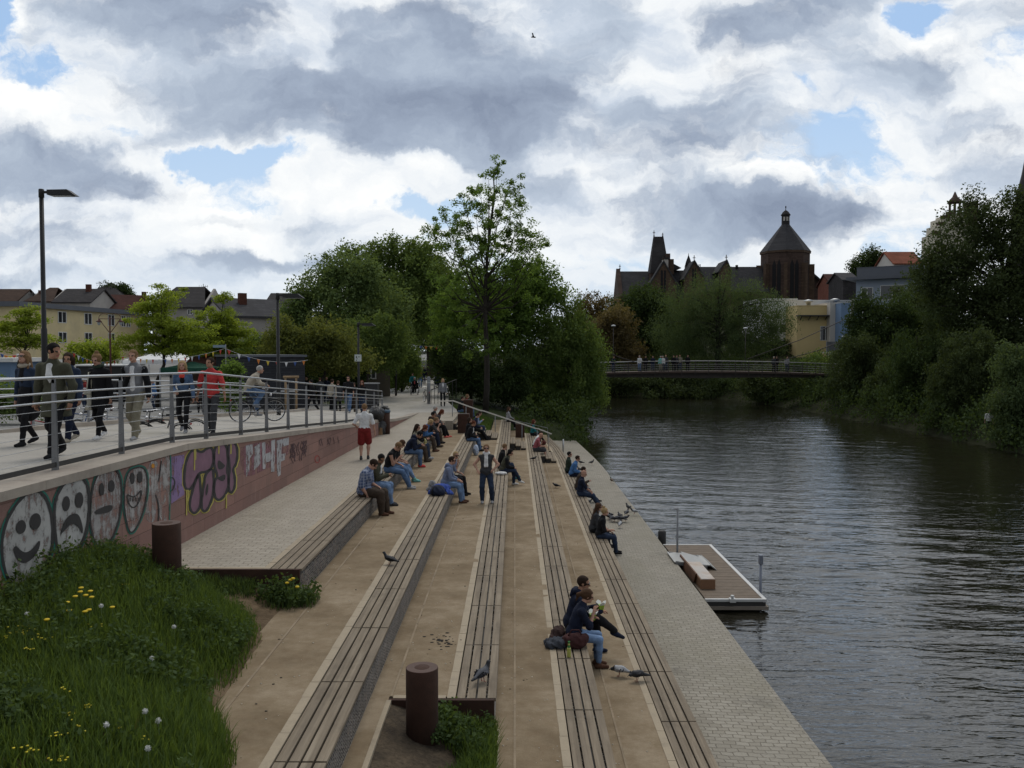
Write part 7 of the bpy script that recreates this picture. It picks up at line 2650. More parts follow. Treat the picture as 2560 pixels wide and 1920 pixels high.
PANE = mat('window_pane', (.018, .022, .028), .08, .1, .5, 0, spec=.8)
LEAD = mat('leaded_glass', (.016, .015, .017), .6, .2, 2, .3, 8, spec=.2)
FRAME = mat('white_window_frame', (.62, .62, .60), .6, .05, 2, 0)
CHIM = stone('chimney_brick', (.13, .055, .04), 3.0, .2)


def facade(name, label, cat, A, B, z0, z1, depth, wm, wins=(), roof=None, rm=SLATE, rh=4.0, chim=(), over=.35, group=None, flat=False):
 """building with its front from A to B (x, y), extruded back by depth; wins: (u0, u1, za, zb) with u in metres along the front"""
 A, B = Vector((A[0], A[1], 0)), Vector((B[0], B[1], 0))
 d = (B - A).normalized()
 n = Vector((-d.y, d.x, 0))
 if n.y < 0:
  n = -n
 Lg = (B - A).length
 root = thing(name, label, cat, (A.x, A.y, z0), 0, group)
 up = Vector((0, 0, 1))

 def P(u_, v_, z):
  return A + d * u_ + n * v_ + up * z
 m_ = MB()
 m_.hex([P(0, 0, z0), P(Lg, 0, z0), P(Lg, depth, z0), P(0, depth, z0), P(0, 0, z1), P(Lg, 0, z1), P(Lg, depth, z1), P(0, depth, z1)])
 if roof == 'gable_side':        # gable faces the viewer
  m_.prism([P(0, 0, z1), P(Lg, 0, z1), P(Lg / 2, 0, z1 + rh)], n * depth)
 if roof in ('gable', 'halfhip'):
  for u_ in (0, Lg - .3):
   m_.prism([P(u_, 0, z1), P(u_, depth, z1), P(u_, depth / 2, z1 + rh - .05)], d * .3)
 m_.build('wall', wm, root)
 m_ = MB()
 o, th_ = over, .22
 rf = None
 if roof in ('gable', 'halfhip'):
  c = 1.8 if roof == 'halfhip' else 0
  for s in (0, 1):
   e0, e1 = P(-o, (-o if s == 0 else depth + o), z1 - .1), P(Lg + o, (-o if s == 0 else depth + o), z1 - .1)
   r0_, r1_ = P(-o + c, depth / 2, z1 + rh), P(Lg + o - c, depth / 2, z1 + rh)
   if s:
    e0, e1, r0_, r1_ = e1, e0, r1_, r0_
   m_.hex([e0, e1, r1_, r0_, e0 + up * th_, e1 + up * th_, r1_ + up * th_, r0_ + up * th_])
  rf = m_.build('roof', rm, root)
 elif roof == 'gable_side':
  for s in (0, 1):
   u_ = -o if s == 0 else Lg + o
   q = [P(u_, -o, z1 - .1), P(u_, depth, z1 - .1), P(Lg / 2, depth, z1 + rh), P(Lg / 2, -o, z1 + rh)]
   m_.hex(q + [p_ + up * th_ for p_ in q])
  rf = m_.build('roof', rm, root)
 elif roof == 'hip':
  c = min(Lg, depth) / 2
  q = [P(-o, -o, z1), P(Lg + o, -o, z1), P(Lg + o, depth + o, z1), P(-o, depth + o, z1), P(c, depth / 2, z1 + rh), P(Lg - c, depth / 2, z1 + rh)]
  m_._add(q, [(0, 1, 5, 4), (1, 2, 5), (2, 3, 4, 5), (3, 0, 4), (3, 2, 1, 0)])
  rf = m_.build('roof', rm, root)
 elif roof == 'flat':
  m_.hex([P(-o, -o, z1), P(Lg + o, -o, z1), P(Lg + o, depth, z1), P(-o, depth, z1), P(-o, -o, z1 + rh), P(Lg + o, -o, z1 + rh), P(Lg + o, depth, z1 + rh), P(-o, depth, z1 + rh)])
  rf = m_.build('roof', rm, root)
 for (u_, v_, h_) in chim:
  m_ = MB()
  zb = z1 + rh * .4
  m_.hex([P(u_ - .4, v_ - .3, zb), P(u_ + .4, v_ - .3, zb), P(u_ + .4, v_ + .3, zb), P(u_ - .4, v_ + .3, zb)] + [P(u_ - .4, v_ - .3, z1 + h_), P(u_ + .4, v_ - .3, z1 + h_), P(u_ + .4, v_ + .3, z1 + h_), P(u_ - .4, v_ + .3, z1 + h_)])
  m_.build('chimney', CHIM, rf or root)
 for (u0, u1, za, zb) in wins:
  m_ = MB()
  f_ = .09
  w2 = (u0 + u1) / 2
  for q in ((u0 - f_, u0, za - f_, zb + f_), (u1, u1 + f_, za - f_, zb + f_), (u0, u1, zb, zb + f_), (u0 - .1, u1 + .1, za - f_, za), (w2 - .05, w2 + .05, za, zb)):
   m_.hex([P(q[0], -.06, q[2]), P(q[1], -.06, q[2]), P(q[1], .05, q[2]), P(q[0], .05, q[2]), P(q[0], -.06, q[3]), P(q[1], -.06, q[3]), P(q[1], .05, q[3]), P(q[0], .05, q[3])])
  w = m_.build('window', FRAME, root)
  m_ = MB()
  m_.hex([P(u0, -.012, za), P(u1, -.012, za), P(u1, .05, za), P(u0, .05, za), P(u0, -.012, zb), P(u1, -.012, zb), P(u1, .05, zb), P(u0, .05, zb)])
  m_.build('pane', PANE, w)
 return root


def px_facade(name, label, cat, xl, xr, Yl, Yr, ytop, ybot, depth, wm, pwins=(), **kw):
 """front given by pixel columns at two distances, top and bottom pixel rows at the left end"""
 a, b_ = at_y(xl, ytop, Yl), at_y(xr, ytop, Yr)
 z1 = a.z
 z0 = at_y(xl, ybot, Yl).z
 d = Vector((b_.x - a.x, b_.y - a.y, 0))
 Lg = d.length
 wins = []
 for (wx0, wx1, wy0, wy1) in pwins:
  us = []
  for wx in (wx0, wx1):
   r_ = ray(wx, 900)
   k = r_.x / r_.y
   # intersect the facade line
   s_ = (k * a.y - a.x) / (d.x - k * d.y)
   us.append(s_)
  um = (us[0] + us[1]) / 2
  Yw = a.y + d.y * um
  wins.append((us[0] * Lg, us[1] * Lg, at_y(wx0, wy1, Yw).z, at_y(wx0, wy0, Yw).z))
 return facade(name, label, cat, (a.x, a.y), (b_.x, b_.y), z0, z1, depth, wm, wins, **kw)


ZB = lambda x, y: (x / ZG, 640 + y / ZG)
bw = []
for (x0, x1) in ((510, 575), (737, 795), (940, 990), (1055, 1085), (1100, 1128), (1190, 1222)):
 t0_ = 485 + (x0 - 510) * .062
 bw.append((x0 / ZG, x1 / ZG, 640 + t0_ / ZG, 640 + (t0_ + 88) / ZG))
 if x0 < 1050:
  bw.append((x0 / ZG, x1 / ZG, 640 + (662 + (x0 - 510) * .02) / ZG, 640 + (746 + (x0 - 510) * .02) / ZG))
px_facade('apartment_house', 'long pale yellow apartment house with a flat grey roof edge and paired windows', 'building', 45, 358, 98, 124, 766, 900, 11, CREAM, bw, roof='flat', rm=ROOFM, rh=.55, over=.5)
px_facade('town_house', 'steep dark slate roofed house with a skylight just above the yellow house', 'building', 135, 225, 150, 150, 757, 850, 10, GREYR, roof='gable', rm=SLATE2, rh=2.5, chim=((4.0, 4, 3.4),), group='roofs of the old quarter')
px_facade('town_house', 'brown tiled house with a small dormer behind the tall lamp mast', 'building', 66, 130, 152, 152, 755, 850, 10, GREYR, roof='halfhip', rm=BROWNT, rh=2.6, chim=((1.0, 3, 2.2),), group='roofs of the old quarter')
px_facade('town_house', 'grey hipped roof rising highest above the yellow house', 'building', 196, 300, 185, 185, 742, 850, 12, GREYR, roof='hip', rm=SLATE2, rh=3.4, group='roofs of the old quarter')
px_facade('town_house', 'long dark red tiled roof right above the yellow house', 'building', 232, 372, 156, 160, 774, 850, 10, GREYR, roof='gable', rm=REDTILE, rh=2.8, chim=((8.6, 4, 3.6),), group='roofs of the old quarter')
px_facade('town_house', 'red roofed house cut by the left picture edge', 'building', -40, 32, 150, 150, 762, 850, 10, GREYR, roof='gable', rm=BROWNT, rh=2.8, group='roofs of the old quarter')
px_facade('town_house', 'large house with a broad dark half-hipped roof behind the lime tree', 'building', 380, 508, 120, 120, 770, 900, 10, GREYR, ((472, 482, 774, 786),), roof='halfhip', rm=SLATE2, rh=3.0, chim=(), group='roofs of the old quarter')
px_facade('town_house', 'grey rendered house with a slate roof, chimney and a small skylight', 'building', 572, 720, 92, 96, 792, 1000, 9, GREYR, roof='gable', rm=SLATE, rh=2.0, chim=((2.6, 3.0, 2.7),), group='roofs of the old quarter')
px_facade('town_house', 'dark gable roof peeping out behind the slate roofed grey house', 'building', 660, 735, 112, 112, 775, 900, 9, SLATE2, roof='gable', rm=SLATE2, rh=2.2, group='roofs of the old quarter')
ANT = mat('aerial_grey', (.10, .10, .10), .5)
for k, (px, py, Y, lab) in enumerate(((219, 698, 180, 'thin television aerial on the highest grey roof'), (40, 725, 150, 'television aerial above the red roof at the left edge'), (352, 728, 158, 'television aerial beside the chimney of the long red roof'), (477, 703, 125, 'television aerial on the broad half-hipped roof'))):
 p = at_y(px, py, Y)
 root = thing('roof_aerial', lab, 'aerial', (p.x, p.y + 5, p.z - 2.8), 0, 'aerials on the old roofs')
 m_ = MB()
 m_.tube([(0, 0, 0), (0, 0, 2.8)], .045, 5)
 m_.build('mast', ANT, root, local=True)
 m_ = MB()
 m_.tube([(-.7, 0, 2.3), (.7, 0, 2.45)], .03, 4)
 for i in range(5):
  m_.tube([(-.6 + i * .3, 0, 2.1), (-.6 + i * .3, 0, 2.65)], .02, 4)
 m_.build('antenna', ANT, root, local=True)

# dark slate clad kiosk, stakes, market tents
px_facade('slate_kiosk', 'low dark slate clad kiosk with a flat roof behind the cyclist', 'kiosk', 606, 762, 48, 50, 893, 1030, 5, stone('slate_cladding', (.050, .052, .060), 1.6, .22), roof='flat', rm=ROOFM, rh=.12, over=.1)
WOODP = mat('stake_wood', (.30, .205, .115), .8, .2, 4, .3)
p = at_y(727, 945, 40)
root = thing('tree_stake_frame', 'pale wooden tree stake frame of two posts and a crossbeam', 'stake frame', (p.x, 40, CZ - 3.05))
z1 = p.z - (CZ - 3.05)
for x in (-.24, .24):
 m_ = MB()
 m_.tube([(x, 0, -.1), (x, 0, z1)], .05, 8)
 m_.build('post', WOODP, root, local=True)
m_ = MB()
m_.tube([(-.34, 0, z1 + .04), (.36, 0, z1 + .05)], .055, 8)
m_.build('crossbeam', WOODP, root, local=True)
TENT = mat('tent_white', (.72, .72, .72), .7, .06, 2, .2, 9)
TGREEN = cloth('awning_green', (.02, .075, .05))


def tent(px0, px1, ytop, yeave, ybase, Y, m, label, group='market tents'):
 a, b_ = at_y(px0, yeave, Y), at_y(px1, yeave, Y)
 zt_ = at_y(px0, ytop, Y).z
 zb_ = CZ - sq_h(Y)
 cx_ = (a.x + b_.x) / 2
 w = (b_.x - a.x) / 2
 root = thing('market_tent', label, 'tent', (cx_, Y + w, zb_), 0, group)
 z1, z2 = a.z - zb_, zt_ - zb_
 m_ = MB()
 n = 7
 V, Fq = [], []
 for i in range(n + 1):
  f = i / n
  r_ = w * (1 - f) + .06 * f
  z = z1 + (z2 - z1) * (f ** 1.5 * .7 + f * .3)
  V += [(-r_, -r_, z), (r_, -r_, z), (r_, r_, z), (-r_, r_, z)]
 for i in range(n):
  for j in range(4):
   Fq.append((i * 4 + j, i * 4 + (j + 1) % 4, i * 4 + 4 + (j + 1) % 4, i * 4 + 4 + j))
 Fq.append((0, 3, 2, 1))
 m_._add(V, Fq)
 m_.build('canopy', m, root, local=True)
 for (ax, ay, bx_, by_) in ((-w, -w, w, -w), (w, -w, w, w), (-w, -w, -w, w), (-w, w, w, w)):
  m_ = MB()
  m_.bar((ax, ay, z1 - .15), (bx_, by_, z1 - .15), .03, .30)
  m_.build('valance', m, root, local=True)
 for x in (-w, w):
  for y in (-w, w):
   m_ = MB()
   m_.tube([(x, y, 0), (x, y, z1)], .04, 6)
   m_.build('leg', STEEL, root, local=True)
 return root


tent(306, 466, 874, 900, 960, 62, TENT, 'large white pointed market tent behind the young man in the grey jacket')
tent(400, 520, 905, 920, 960, 48, TGREEN, 'dark green market awning behind the blond woman with the red scarf')
tent(985, 1046, 895, 915, 960, 92, TENT, 'white market tent under the trees at the end of the path')
tent(945, 985, 905, 918, 960, 95, TENT, 'small white market tent left of the far path end')
tent(705, 755, 880, 893, 960, 66, TENT, 'white tent roof showing above the dark kiosk')
px_facade('market_hut', 'small wooden market hut with a dark window under the trees', 'hut', 905, 975, 66, 67, 905, 1000, 4, mat('hut_wood', (.10, .085, .065), .85, .2, 1, .2), ((917, 937, 926, 945),), roof='flat', rm=ROOFM, rh=.1)
px_facade('market_stall', 'dark blue market stall with bright goods at the left edge of the square', 'stall', -30, 26, 44, 44, 905, 1000, 3, BLUER, roof='flat', rm=TENT, rh=.2, over=.3)
px_facade('market_stall', 'low market stall with a dark red roof behind the red-scarfed woman', 'stall', 470, 545, 52, 52, 925, 1010, 3, mat('stall_wood', (.09, .06, .045), .85), roof='gable', rm=REDTILE, rh=.6, over=.3)
px_facade('market_stall', 'long dark market stall between the tents at the back of the square', 'stall', 190, 310, 60, 60, 915, 1010, 3, mat('stall_dark', (.035, .035, .035), .85), roof='flat', rm=TENT, rh=.1, over=.2)
# bunting
FC = [mat('flag_' + n_, c_, .8, .05, 3, 0) for n_, c_ in (('red', (.50, .06, .04)), ('white', (.7, .7, .7)), ('blue', (.05, .10, .30)), ('orange', (.6, .2, .04)), ('yellow', (.6, .45, .05)))]


def bunting(a, b_, n, label, sag=.35, sz=.17):
 a, b_ = Vector(a), Vector(b_)
 root = thing('bunting', label, 'bunting', a, 0, 'strings of coloured pennants')

 def pt(f):
  return a.lerp(b_, f) - Vector((0, 0, sag * 4 * f * (1 - f)))
 m_ = MB()
 m_.tube([pt(i / 20) for i in range(21)], .008, 4)
 m_.build('string', WHEAD, root)
 for i in range(n):
  p = pt((i + .5) / n)
  d = (b_ - a).normalized() * sz * .6
  m_ = MB()
  m_.prism([p - d, p + d, p - Vector((0, 0, sz * 1.5))], Vector((0, .006, 0)))
  m_.build('pennant', FC[i % 5], root)


bunting(at_y(-20, 868, 46), at_y(60, 876, 46), 8, 'string of coloured pennants at the left edge under the lime tree')
bunting(at_y(180, 880, 46), at_y(300, 896, 50), 12, 'string of coloured pennants in front of the yellow house')
bunting(at_y(300, 890, 50), at_y(560, 872, 44), 16, 'string of coloured pennants across the white tent to the street sign')
bunting(at_y(560, 870, 44), at_y(770, 900, 48), 9, 'string of coloured pennants above the dark kiosk')
bunting(at_y(1020, 858, 78), at_y(1110, 862, 78), 7, 'string of coloured pennants under the dark trees over the path', .2, .22)
# red barrier at the path end
p = at_y(1070, 945, 93)
root = thing('barrier', 'low dark red barrier across the far end of the path', 'barrier', (p.x, 93, CZ - 3.45))
for z in (.35, .7, 1.05):
 m_ = MB()
 m_.bar((-1.3, 0, z), (1.3, 0, z), .05, .08)
 m_.build('rail', DKRED, root, local=True)
for x in (-1.2, 0, 1.2):
 m_ = MB()
 m_.bar((x, 0, 0), (x, 0, 1.1), .07, .05, up=(0, 1, 0))
 m_.build('post', DKRED, root, local=True)
# waste container dark cabinets by the promenade
for (px, Y, w, h, lab) in ((665, 41, .9, 1.2, 'black litter cabinet behind the railing left of the walking man in black'), (925, 47, .9, 1.35, 'black cabinet right of the couple in black')):
 p = at_y(px + 50 if px < 700 else px, 1000, Y)
 root = thing('street_cabinet', lab, 'cabinet', (p.x, Y, CZ - 3.15), 0, 'black cabinets by the promenade')
 m_ = MB()
 m_.box(-w / 2, w / 2, -.3, .3, 0, h)
 m_.build('casing', LAMPM, root, local=True, bevel=.02)
 m_ = MB()
 m_.box(-w / 2 - .04, w / 2 + .04, -.34, .34, h + .003, h + .05)
 m_.build('lid', POSTM, root, local=True)

# ------------------------------------------------------------------ church on the hill
YC = 220.0
CH = thing('church', 'dark sandstone church with a long slate roof, gables and an octagonal choir tower', 'church', (at_y(1700, 740, YC).x, YC, 12))


def zc(x, y):       # zoom grid used for measuring the church
 return at_y(1440 + x / ZG, 480 + y / ZG, YC)


def cx3(x, y, Y):
 p = zc(x, y)
 return Vector((p.x, Y, p.z))


def nave(nm, x0, x1, yr, ye, Yf, Yr_, Yb, m_roof, hip=False):
 r = MB()
 zr, ze = zc(0, yr).z, zc(0, ye).z
 X0, X1 = zc(x0, 0).x, zc(x1, 0).x
 r.prism([(X0, Yf, ze), (X0, Yr_, zr), (X0, Yb, ze)], (X1 - X0, 0, 0))
 o_ = r.build('roof', m_roof, CH)
 w = MB()
 w.box(X0 + .3, X1 - .3, Yf + .5, Yb - .5, 9, ze)
 w.build('nave_wall', CHS, CH)
 return o_


nave('', 388, 690, 664, 905, 221, 227, 233, SLATE)
nave('', 690, 1000, 655, 905, 221, 227, 233, SLATE)
nave('', 1000, 1700, 622, 860, 221.5, 227.5, 233.5, SLATE)
# end gable standing proud
m_ = MB()
X0 = zc(378, 0).x
m_.prism([(X0, 220.6, 9), (X0, 220.6, zc(0, 900).z), (X0, 227, zc(0, 640).z), (X0, 233.4, zc(0, 900).z), (X0, 233.4, 9)], (1.0, 0, 0))
m_.build('end_gable', CHS, CH)


def cross(x, y, h, Y):
 p = cx3(x, y, Y)
 m_ = MB()
 m_.bar((p.x, Y, p.z - .3), (p.x, Y, p.z + h), .16, .16, up=(0, 1, 0))
 m_.bar((p.x - h * .22, Y, p.z + h * .62), (p.x + h * .22, Y, p.z + h * .62), .14, .14)
 m_.sphere((p.x, Y, p.z + .1), .2, 8, 6)
 m_.build('finial', CHS, CH)


cross(408, 645, 1.2, 227)
for (x0, x1, xa, ya, yb) in ((640, 862, 752, 612, 795), (930, 1103, 1017, 605, 752), (1232, 1332, 1294, 600, 690)):
 g_ = MB()
 P0, P1, PA = cx3(x0, yb, 219.2), cx3(x1, yb, 219.2), cx3(xa, ya, 219.2)
 g_.prism([(P0.x, 219.2, 9), (P1.x, 219.2, 9), P1, PA, P0], (0, 1.2, 0))
 go_ = g_.build('gable', CHS2, CH)
 r_ = MB()
 for a, b_ in ((P0, PA), (PA, P1)):
  e = (b_ - a).normalized()
  nn = Vector((-e.z, 0, e.x)) * .3
  a2, b2 = a - e * .3, b_ + e * .1
  r_.hex([a2 + Vector((0, -.25, 0)), b2 + Vector((0, -.25, 0)), b2 + Vector((0, 8, 0)), a2 + Vector((0, 8, 0)), a2 + nn + Vector((0, -.25, 0)), b2 + nn + Vector((0, -.25, 0)), b2 + nn + Vector((0, 8, 0)), a2 + nn + Vector((0, 8, 0))])
 r_.build('roof', SLATE, CH)
 cross(xa, ya, 1.6, 219.5)
 k = (x1 - x0) / 222
 for dx in (-15, 12):
  wv = [cx3(xa + (dx - 9) * k, yb - 40 * k, 219.15), cx3(xa + (dx + 9) * k, yb - 40 * k, 219.15), cx3(xa + (dx + 9) * k, yb - 105 * k, 219.15), cx3(xa + dx * k, yb - 122 * k, 219.15), cx3(xa + (dx - 9) * k, yb - 105 * k, 219.15)]
  if k > .6:
   m_ = MB()
   m_.prism([v - Vector((0, 0, 3.2 * (i < 2))) for i, v in enumerate(wv)], (0, .1, 0))
   m_.build('lancet_window', LEAD, CH)
# steep tower roof with two finials
m_ = MB()
b0, b1, t0, t1 = cx3(655, 690, 226), cx3(825, 690, 226), cx3(708, 356, 229), cx3(794, 356, 229)
D_ = b1.x - b0.x
m_.hex([(b0.x, 222.5, b0.z), (b1.x, 222.5, b0.z), (b1.x, 222.5 + D_, b0.z), (b0.x, 222.5 + D_, b0.z), (t0.x, 226.5, t0.z), (t1.x, 226.5, t0.z), (t1.x, 227.5, t0.z), (t0.x, 227.5, t0.z)])
m_.build('tower_roof', SLATE2, CH)
m_ = MB()
m_.box(b0.x + .1, b1.x - .1, 222.7, 222.3 + D_, 9, b0.z)
m_.build('tower_wall', CHS, CH)
cross(712, 352, 1.5, 227)
cross(790, 352, .9, 227)
# stepped gable and white dormer beside it
for i, (xa, xb_, y0) in enumerate(((795, 832, 520), (828, 864, 568), (835, 866, 610))):
 m_ = MB()
 a, b_ = cx3(xa, y0, 224), cx3(xb_, 700, 224)
 m_.box(a.x, b_.x, 223 + i * .05, 225, b_.z, a.z)
 m_.build('stepped_gable', CHS2 if i else CHS, CH)
m_ = MB()
a, b_ = cx3(762, 575, 221), cx3(803, 650, 221)
m_.box(a.x, b_.x, 220.9, 223.5, b_.z, a.z)
m_.build('pale_dormer', PGREY, CH)
m_ = MB()
a, b_ = cx3(758, 562, 221), cx3(812, 577, 221)
m_.box(a.x, b_.x, 220.7, 223.6, b_.z, a.z)
m_.build('dormer_roof', SLATE2, CH)
m_ = MB()
m_.prism([cx3(866, 597, 225), cx3(866, 660, 225), cx3(945, 640, 225)], (0, 6, 0))
m_.build('roof', SLATE, CH)
# little spire
m_ = MB()
p = cx3(1013, 632, 226)
m_.lathe((p.x, 226, p.z), [(1.05, 0), (.62, 1.6), (.1, 3.0), (.04, 3.6)], 8)
m_.build('spirelet', SLATE2, CH)
for (x, y0, y1) in ((1113, 600, 630), (1124, 600, 630), (1450, 608, 640)):
 m_ = MB()
 a, b_ = cx3(x, y0, 227), cx3(x, y1, 227)
 m_.tube([b_, a], .10 if x < 1400 else .35, 6)
 m_.build('roof_vent', SLATE2, CH)
# octagonal choir tower
OC = cx3(1872, 500, 226)
RB = (2072 - 1672) / 2 / ZG * YC / F * 1.04


def octa(r, z, ph=math.pi / 8 + .12):
 return [Vector((OC.x + r * math.cos(ph + k * math.pi / 4), 226 + r * math.sin(ph + k * math.pi / 4), z)) for k in range(8)]


ze_ = zc(0, 498).z
m_ = MB()
m_.prism(octa(RB, 7), (0, 0, ze_ - 7))
m_.build('choir_wall', CHS, CH)
m_ = MB()
m_.prism(octa(RB + .25, ze_ - .5), (0, 0, .5))
m_.build('cornice', CHS2, CH)
R0, R1 = octa(RB + .35, ze_), octa(.95, zc(0, 252).z)
Rm = octa(RB * .80, ze_ + 2.0)
m_ = MB()
m_._add(R0 + Rm + R1, [(k + 8 * j, (k + 1) % 8 + 8 * j, (k + 1) % 8 + 8 + 8 * j, k + 8 + 8 * j) for j in (0, 1) for k in range(8)] + [tuple(range(7, -1, -1)), tuple(range(16, 24))])
m_.build('choir_roof', SLATE, CH)
for k in range(8):
 ph = math.pi / 8 + .12 + k * math.pi / 4
 c_ = Vector((OC.x + (RB + .35) * math.cos(ph), 226 + (RB + .35) * math.sin(ph), 0))
 m_ = MB()
 M = Matrix.Rotation(ph, 3, 'Z')
 m_.obox((c_.x, c_.y, (7 + ze_ - 3.2) / 2), 1.5, .85, ze_ - 3.2 - 7, M=M)
 m_.obox((c_.x + .25 * math.cos(ph), c_.y + .25 * math.sin(ph), 12), 2.0, .95, 8, M=M)
 m_.build('buttress', CHS2, CH)
 ph2 = ph + math.pi / 8
 ap = RB * math.cos(math.pi / 8)
 w2 = Vector((-math.sin(ph2), math.cos(ph2), 0))
 cc = Vector((OC.x + (ap + .02) * math.cos(ph2), 226 + (ap + .02) * math.sin(ph2), 0))
 m_ = MB()
 for o in (-.62, .62):
  q = [cc + w2 * (o - .48) + Vector((0, 0, 12)), cc + w2 * (o + .48) + Vector((0, 0, 12)), cc + w2 * (o + .48) + Vector((0, 0, ze_ - 3.6)), cc + w2 * o + Vector((0, 0, ze_ - 2.3)), cc + w2 * (o - .48) + Vector((0, 0, ze_ - 3.6))]
  m_.prism(q, Vector((math.cos(ph2), math.sin(ph2), 0)) * .05)
 m_.build('lancet_window', LEAD, CH)
for k, x in ((4, 1775), (5, 1888), (6, 1985)):
 p = cx3(x, 445, 226)
 m_ = MB()
 ang = -math.pi / 2 + (x - 1872) / 200 * 1.1
 c_ = Vector((OC.x + (RB * .68) * math.cos(ang), 226 + RB * .68 * math.sin(ang), p.z))
 m_.prism([c_ + Vector((-.45, 0, -.45)), c_ + Vector((.45, 0, -.45)), c_ + Vector((.45, 0, .25)), c_ + Vector((0, 0, .65)), c_ + Vector((-.45, 0, .25))], (0, 1.6, 0))
 m_.build('dormer', SLATE2, CH)
zl0, zl1, zd, zf_ = zc(0, 262).z, zc(0, 172).z, zc(0, 128).z, zc(0, 92).z
m_ = MB()
m_.prism([Vector((v.x, v.y, zl0 - .4)) for v in octa(1.0, 0)], (0, 0, zl1 - zl0 + .4))
m_.build('lantern', SLATE2, CH)
for k in (4, 5, 6):
 a = math.pi / 8 + .12 + (k + .5) * math.pi / 4
 m_ = MB()
 c_ = Vector((OC.x + .94 * math.cos(a), 226 + .94 * math.sin(a), (zl0 + zl1) / 2 + .35))
 m_.obox(c_, .04, .42, 1.0, M=Matrix.Rotation(a, 3, 'Z'))
 m_.build('lantern_window', PGREY, CH)
m_ = MB()
m_.lathe((OC.x, 226, zl1), [(1.2, 0), (1.22, .12), (1.05, .35), (.75, .85), (.35, 1.2), (.12, 1.3), (.06, 1.9)], 16)
m_.sphere((OC.x, 226, zl1 + 2.0), .18, 8, 6)
m_.bar((OC.x, 226, zl1 + 2.0), (OC.x, 226, zf_), .07, .07, up=(0, 1, 0))
m_.sphere((OC.x, 226, zf_), .16, 8, 6)
m_.build('dome', SLATE2, CH)
m_ = MB()
m_.prism([cx3(2070, 630, 226), cx3(2185, 760, 226), cx3(2185, 1000, 226), cx3(2070, 1000, 226)], (0, 5, 0))
m_.build('annex', CHS, CH)
m_ = MB()
a, b_, c_ = cx3(2072, 622, 225.5), cx3(2120, 700, 225.5), cx3(2192, 762, 225.5)
for p_, q_ in ((a, b_), (b_, c_)):
 m_.bar(p_ + Vector((0, 3, 0)), q_ + Vector((0, 3, 0)), 7, .4)
m_.build('annex_roof', SLATE, CH)

# ------------------------------------------------------------------ modern houses right of the church
def Z6(x, y):
 return (1920 + x / ZG, 400 + y / ZG)


def z6f(name, label, x0, x1, yt, yb, Yl, Yr, depth, m, wins=(), **kw):
 a, b_ = Z6(x0, yt), Z6(x1, yb)
 return px_facade(name, label, 'building', a[0], b_[0], Yl, Yr, a[1], b_[1], depth, m, [(Z6(w[0], w[2])[0], Z6(w[1], w[2])[0], Z6(0, w[2])[1], Z6(0, w[3])[1]) for w in wins], **kw)


z6f('modern_house', 'long white modern house half hidden by the pale willow', -60, 250, 1212, 1700, 150, 150, 12, WHITER, ((108, 222, 1560, 1640), (100, 248, 1420, 1490), (20, 80, 1440, 1500)), roof='flat', rm=WHITER, rh=.3, over=.1)
z6f('modern_house', 'white upper storey of the modern house with round roof ventilators', 250, 755, 1222, 1300, 150, 150, 10, WHITER, roof='flat', rm=WHITER, rh=.25, over=.1)
z6f('modern_house', 'pale yellow cube of the modern house with a dark corner window', 252, 540, 1262, 1750, 144, 144, 9, YELR, ((452, 532, 1440, 1555),), roof='flat', rm=YELR, rh=.12, over=.05)
z6f('modern_house', 'narrow cream block between the yellow cube and the blue wall', 538, 632, 1236, 1750, 142.5, 142.5, 8, PGREY, roof='flat', rm=PGREY, rh=.1, over=.02)
z6f('modern_house', 'blue walled block of the modern house', 633, 800, 1242, 1750, 140, 140, 8, BLUER, ((688, 712, 1366, 1435), (680, 698, 1560, 1640)), roof='flat', rm=BLUER, rh=.1, over=.02)
z6f('modern_house', 'blue-grey house with a wide overhanging flat roof and strip windows', 762, 1360, 1040, 1300, 146, 140, 12, LBLUE, ((802, 894, 1106, 1200), (966, 1165, 1085, 1206)), roof='flat', rm=ROOFM, rh=.45, over=1.3)
z6f('roof_parapet', 'dark grey set-back parapet storey on the blue-grey house', 768, 1345, 935, 1035, 150, 144, 9, ROOFM, roof='flat', rm=ROOFM, rh=.1, over=.05)
p0, p1 = Z6(250, 1345), Z6(538, 1345)
a, b_ = at_y(*p0, 143.4), at_y(*p1, 143.4)
root = thing('canopy_beam', 'thin dark canopy along the yellow cube', 'canopy', a)
m_ = MB()
m_.box(a.x, b_.x, 142.6, 143.9, a.z - .12, a.z + .08)
m_.build('beam', DARKST, root)
for i in range(4):
 m_ = MB()
 x = a.x + (b_.x - a.x) * (i + .5) / 4
 m_.bar((x, 143.9, a.z - .7), (x, 142.9, a.z - .13), .1, .1)
 m_.build('bracket', DARKST, root)
a, b_ = at_y(*Z6(490, 1570), 139), at_y(*Z6(620, 1659), 139)
root = thing('balcony', 'grey slatted balcony hanging below the cream block', 'balcony', (a.x, 139, b_.z))
m_ = MB()
m_.box(a.x, b_.x, 138, 141, b_.z - .2, b_.z)
m_.build('floor_slab', PGREY, root)
for i in range(16):
 m_ = MB()
 x = a.x + (b_.x - a.x) * i / 15
 m_.box(x - .12, x + .12, 137.95, 138.0, b_.z, a.z)
 m_.build('slat', mat('slat_grey', (.24, .25, .27), .7), root)
for k, (x, y, lab) in enumerate(((350, 1222, 'left mushroom shaped ventilator on the white roof'), (580, 1212, 'right mushroom shaped ventilator on the white roof'))):
 p = at_y(*Z6(x, y), 148)
 root = thing('roof_ventilator', lab, 'ventilator', (p.x, 148, p.z - .7), 0, 'ventilators on the white roof')
 m_ = MB()
 m_.lathe((0, 0, 0), [(.35, 0), (.35, .5), (.8, .6), (.75, .85), (.3, 1.0)], 12)
 m_.build('hood', STEEL, root, local=True)
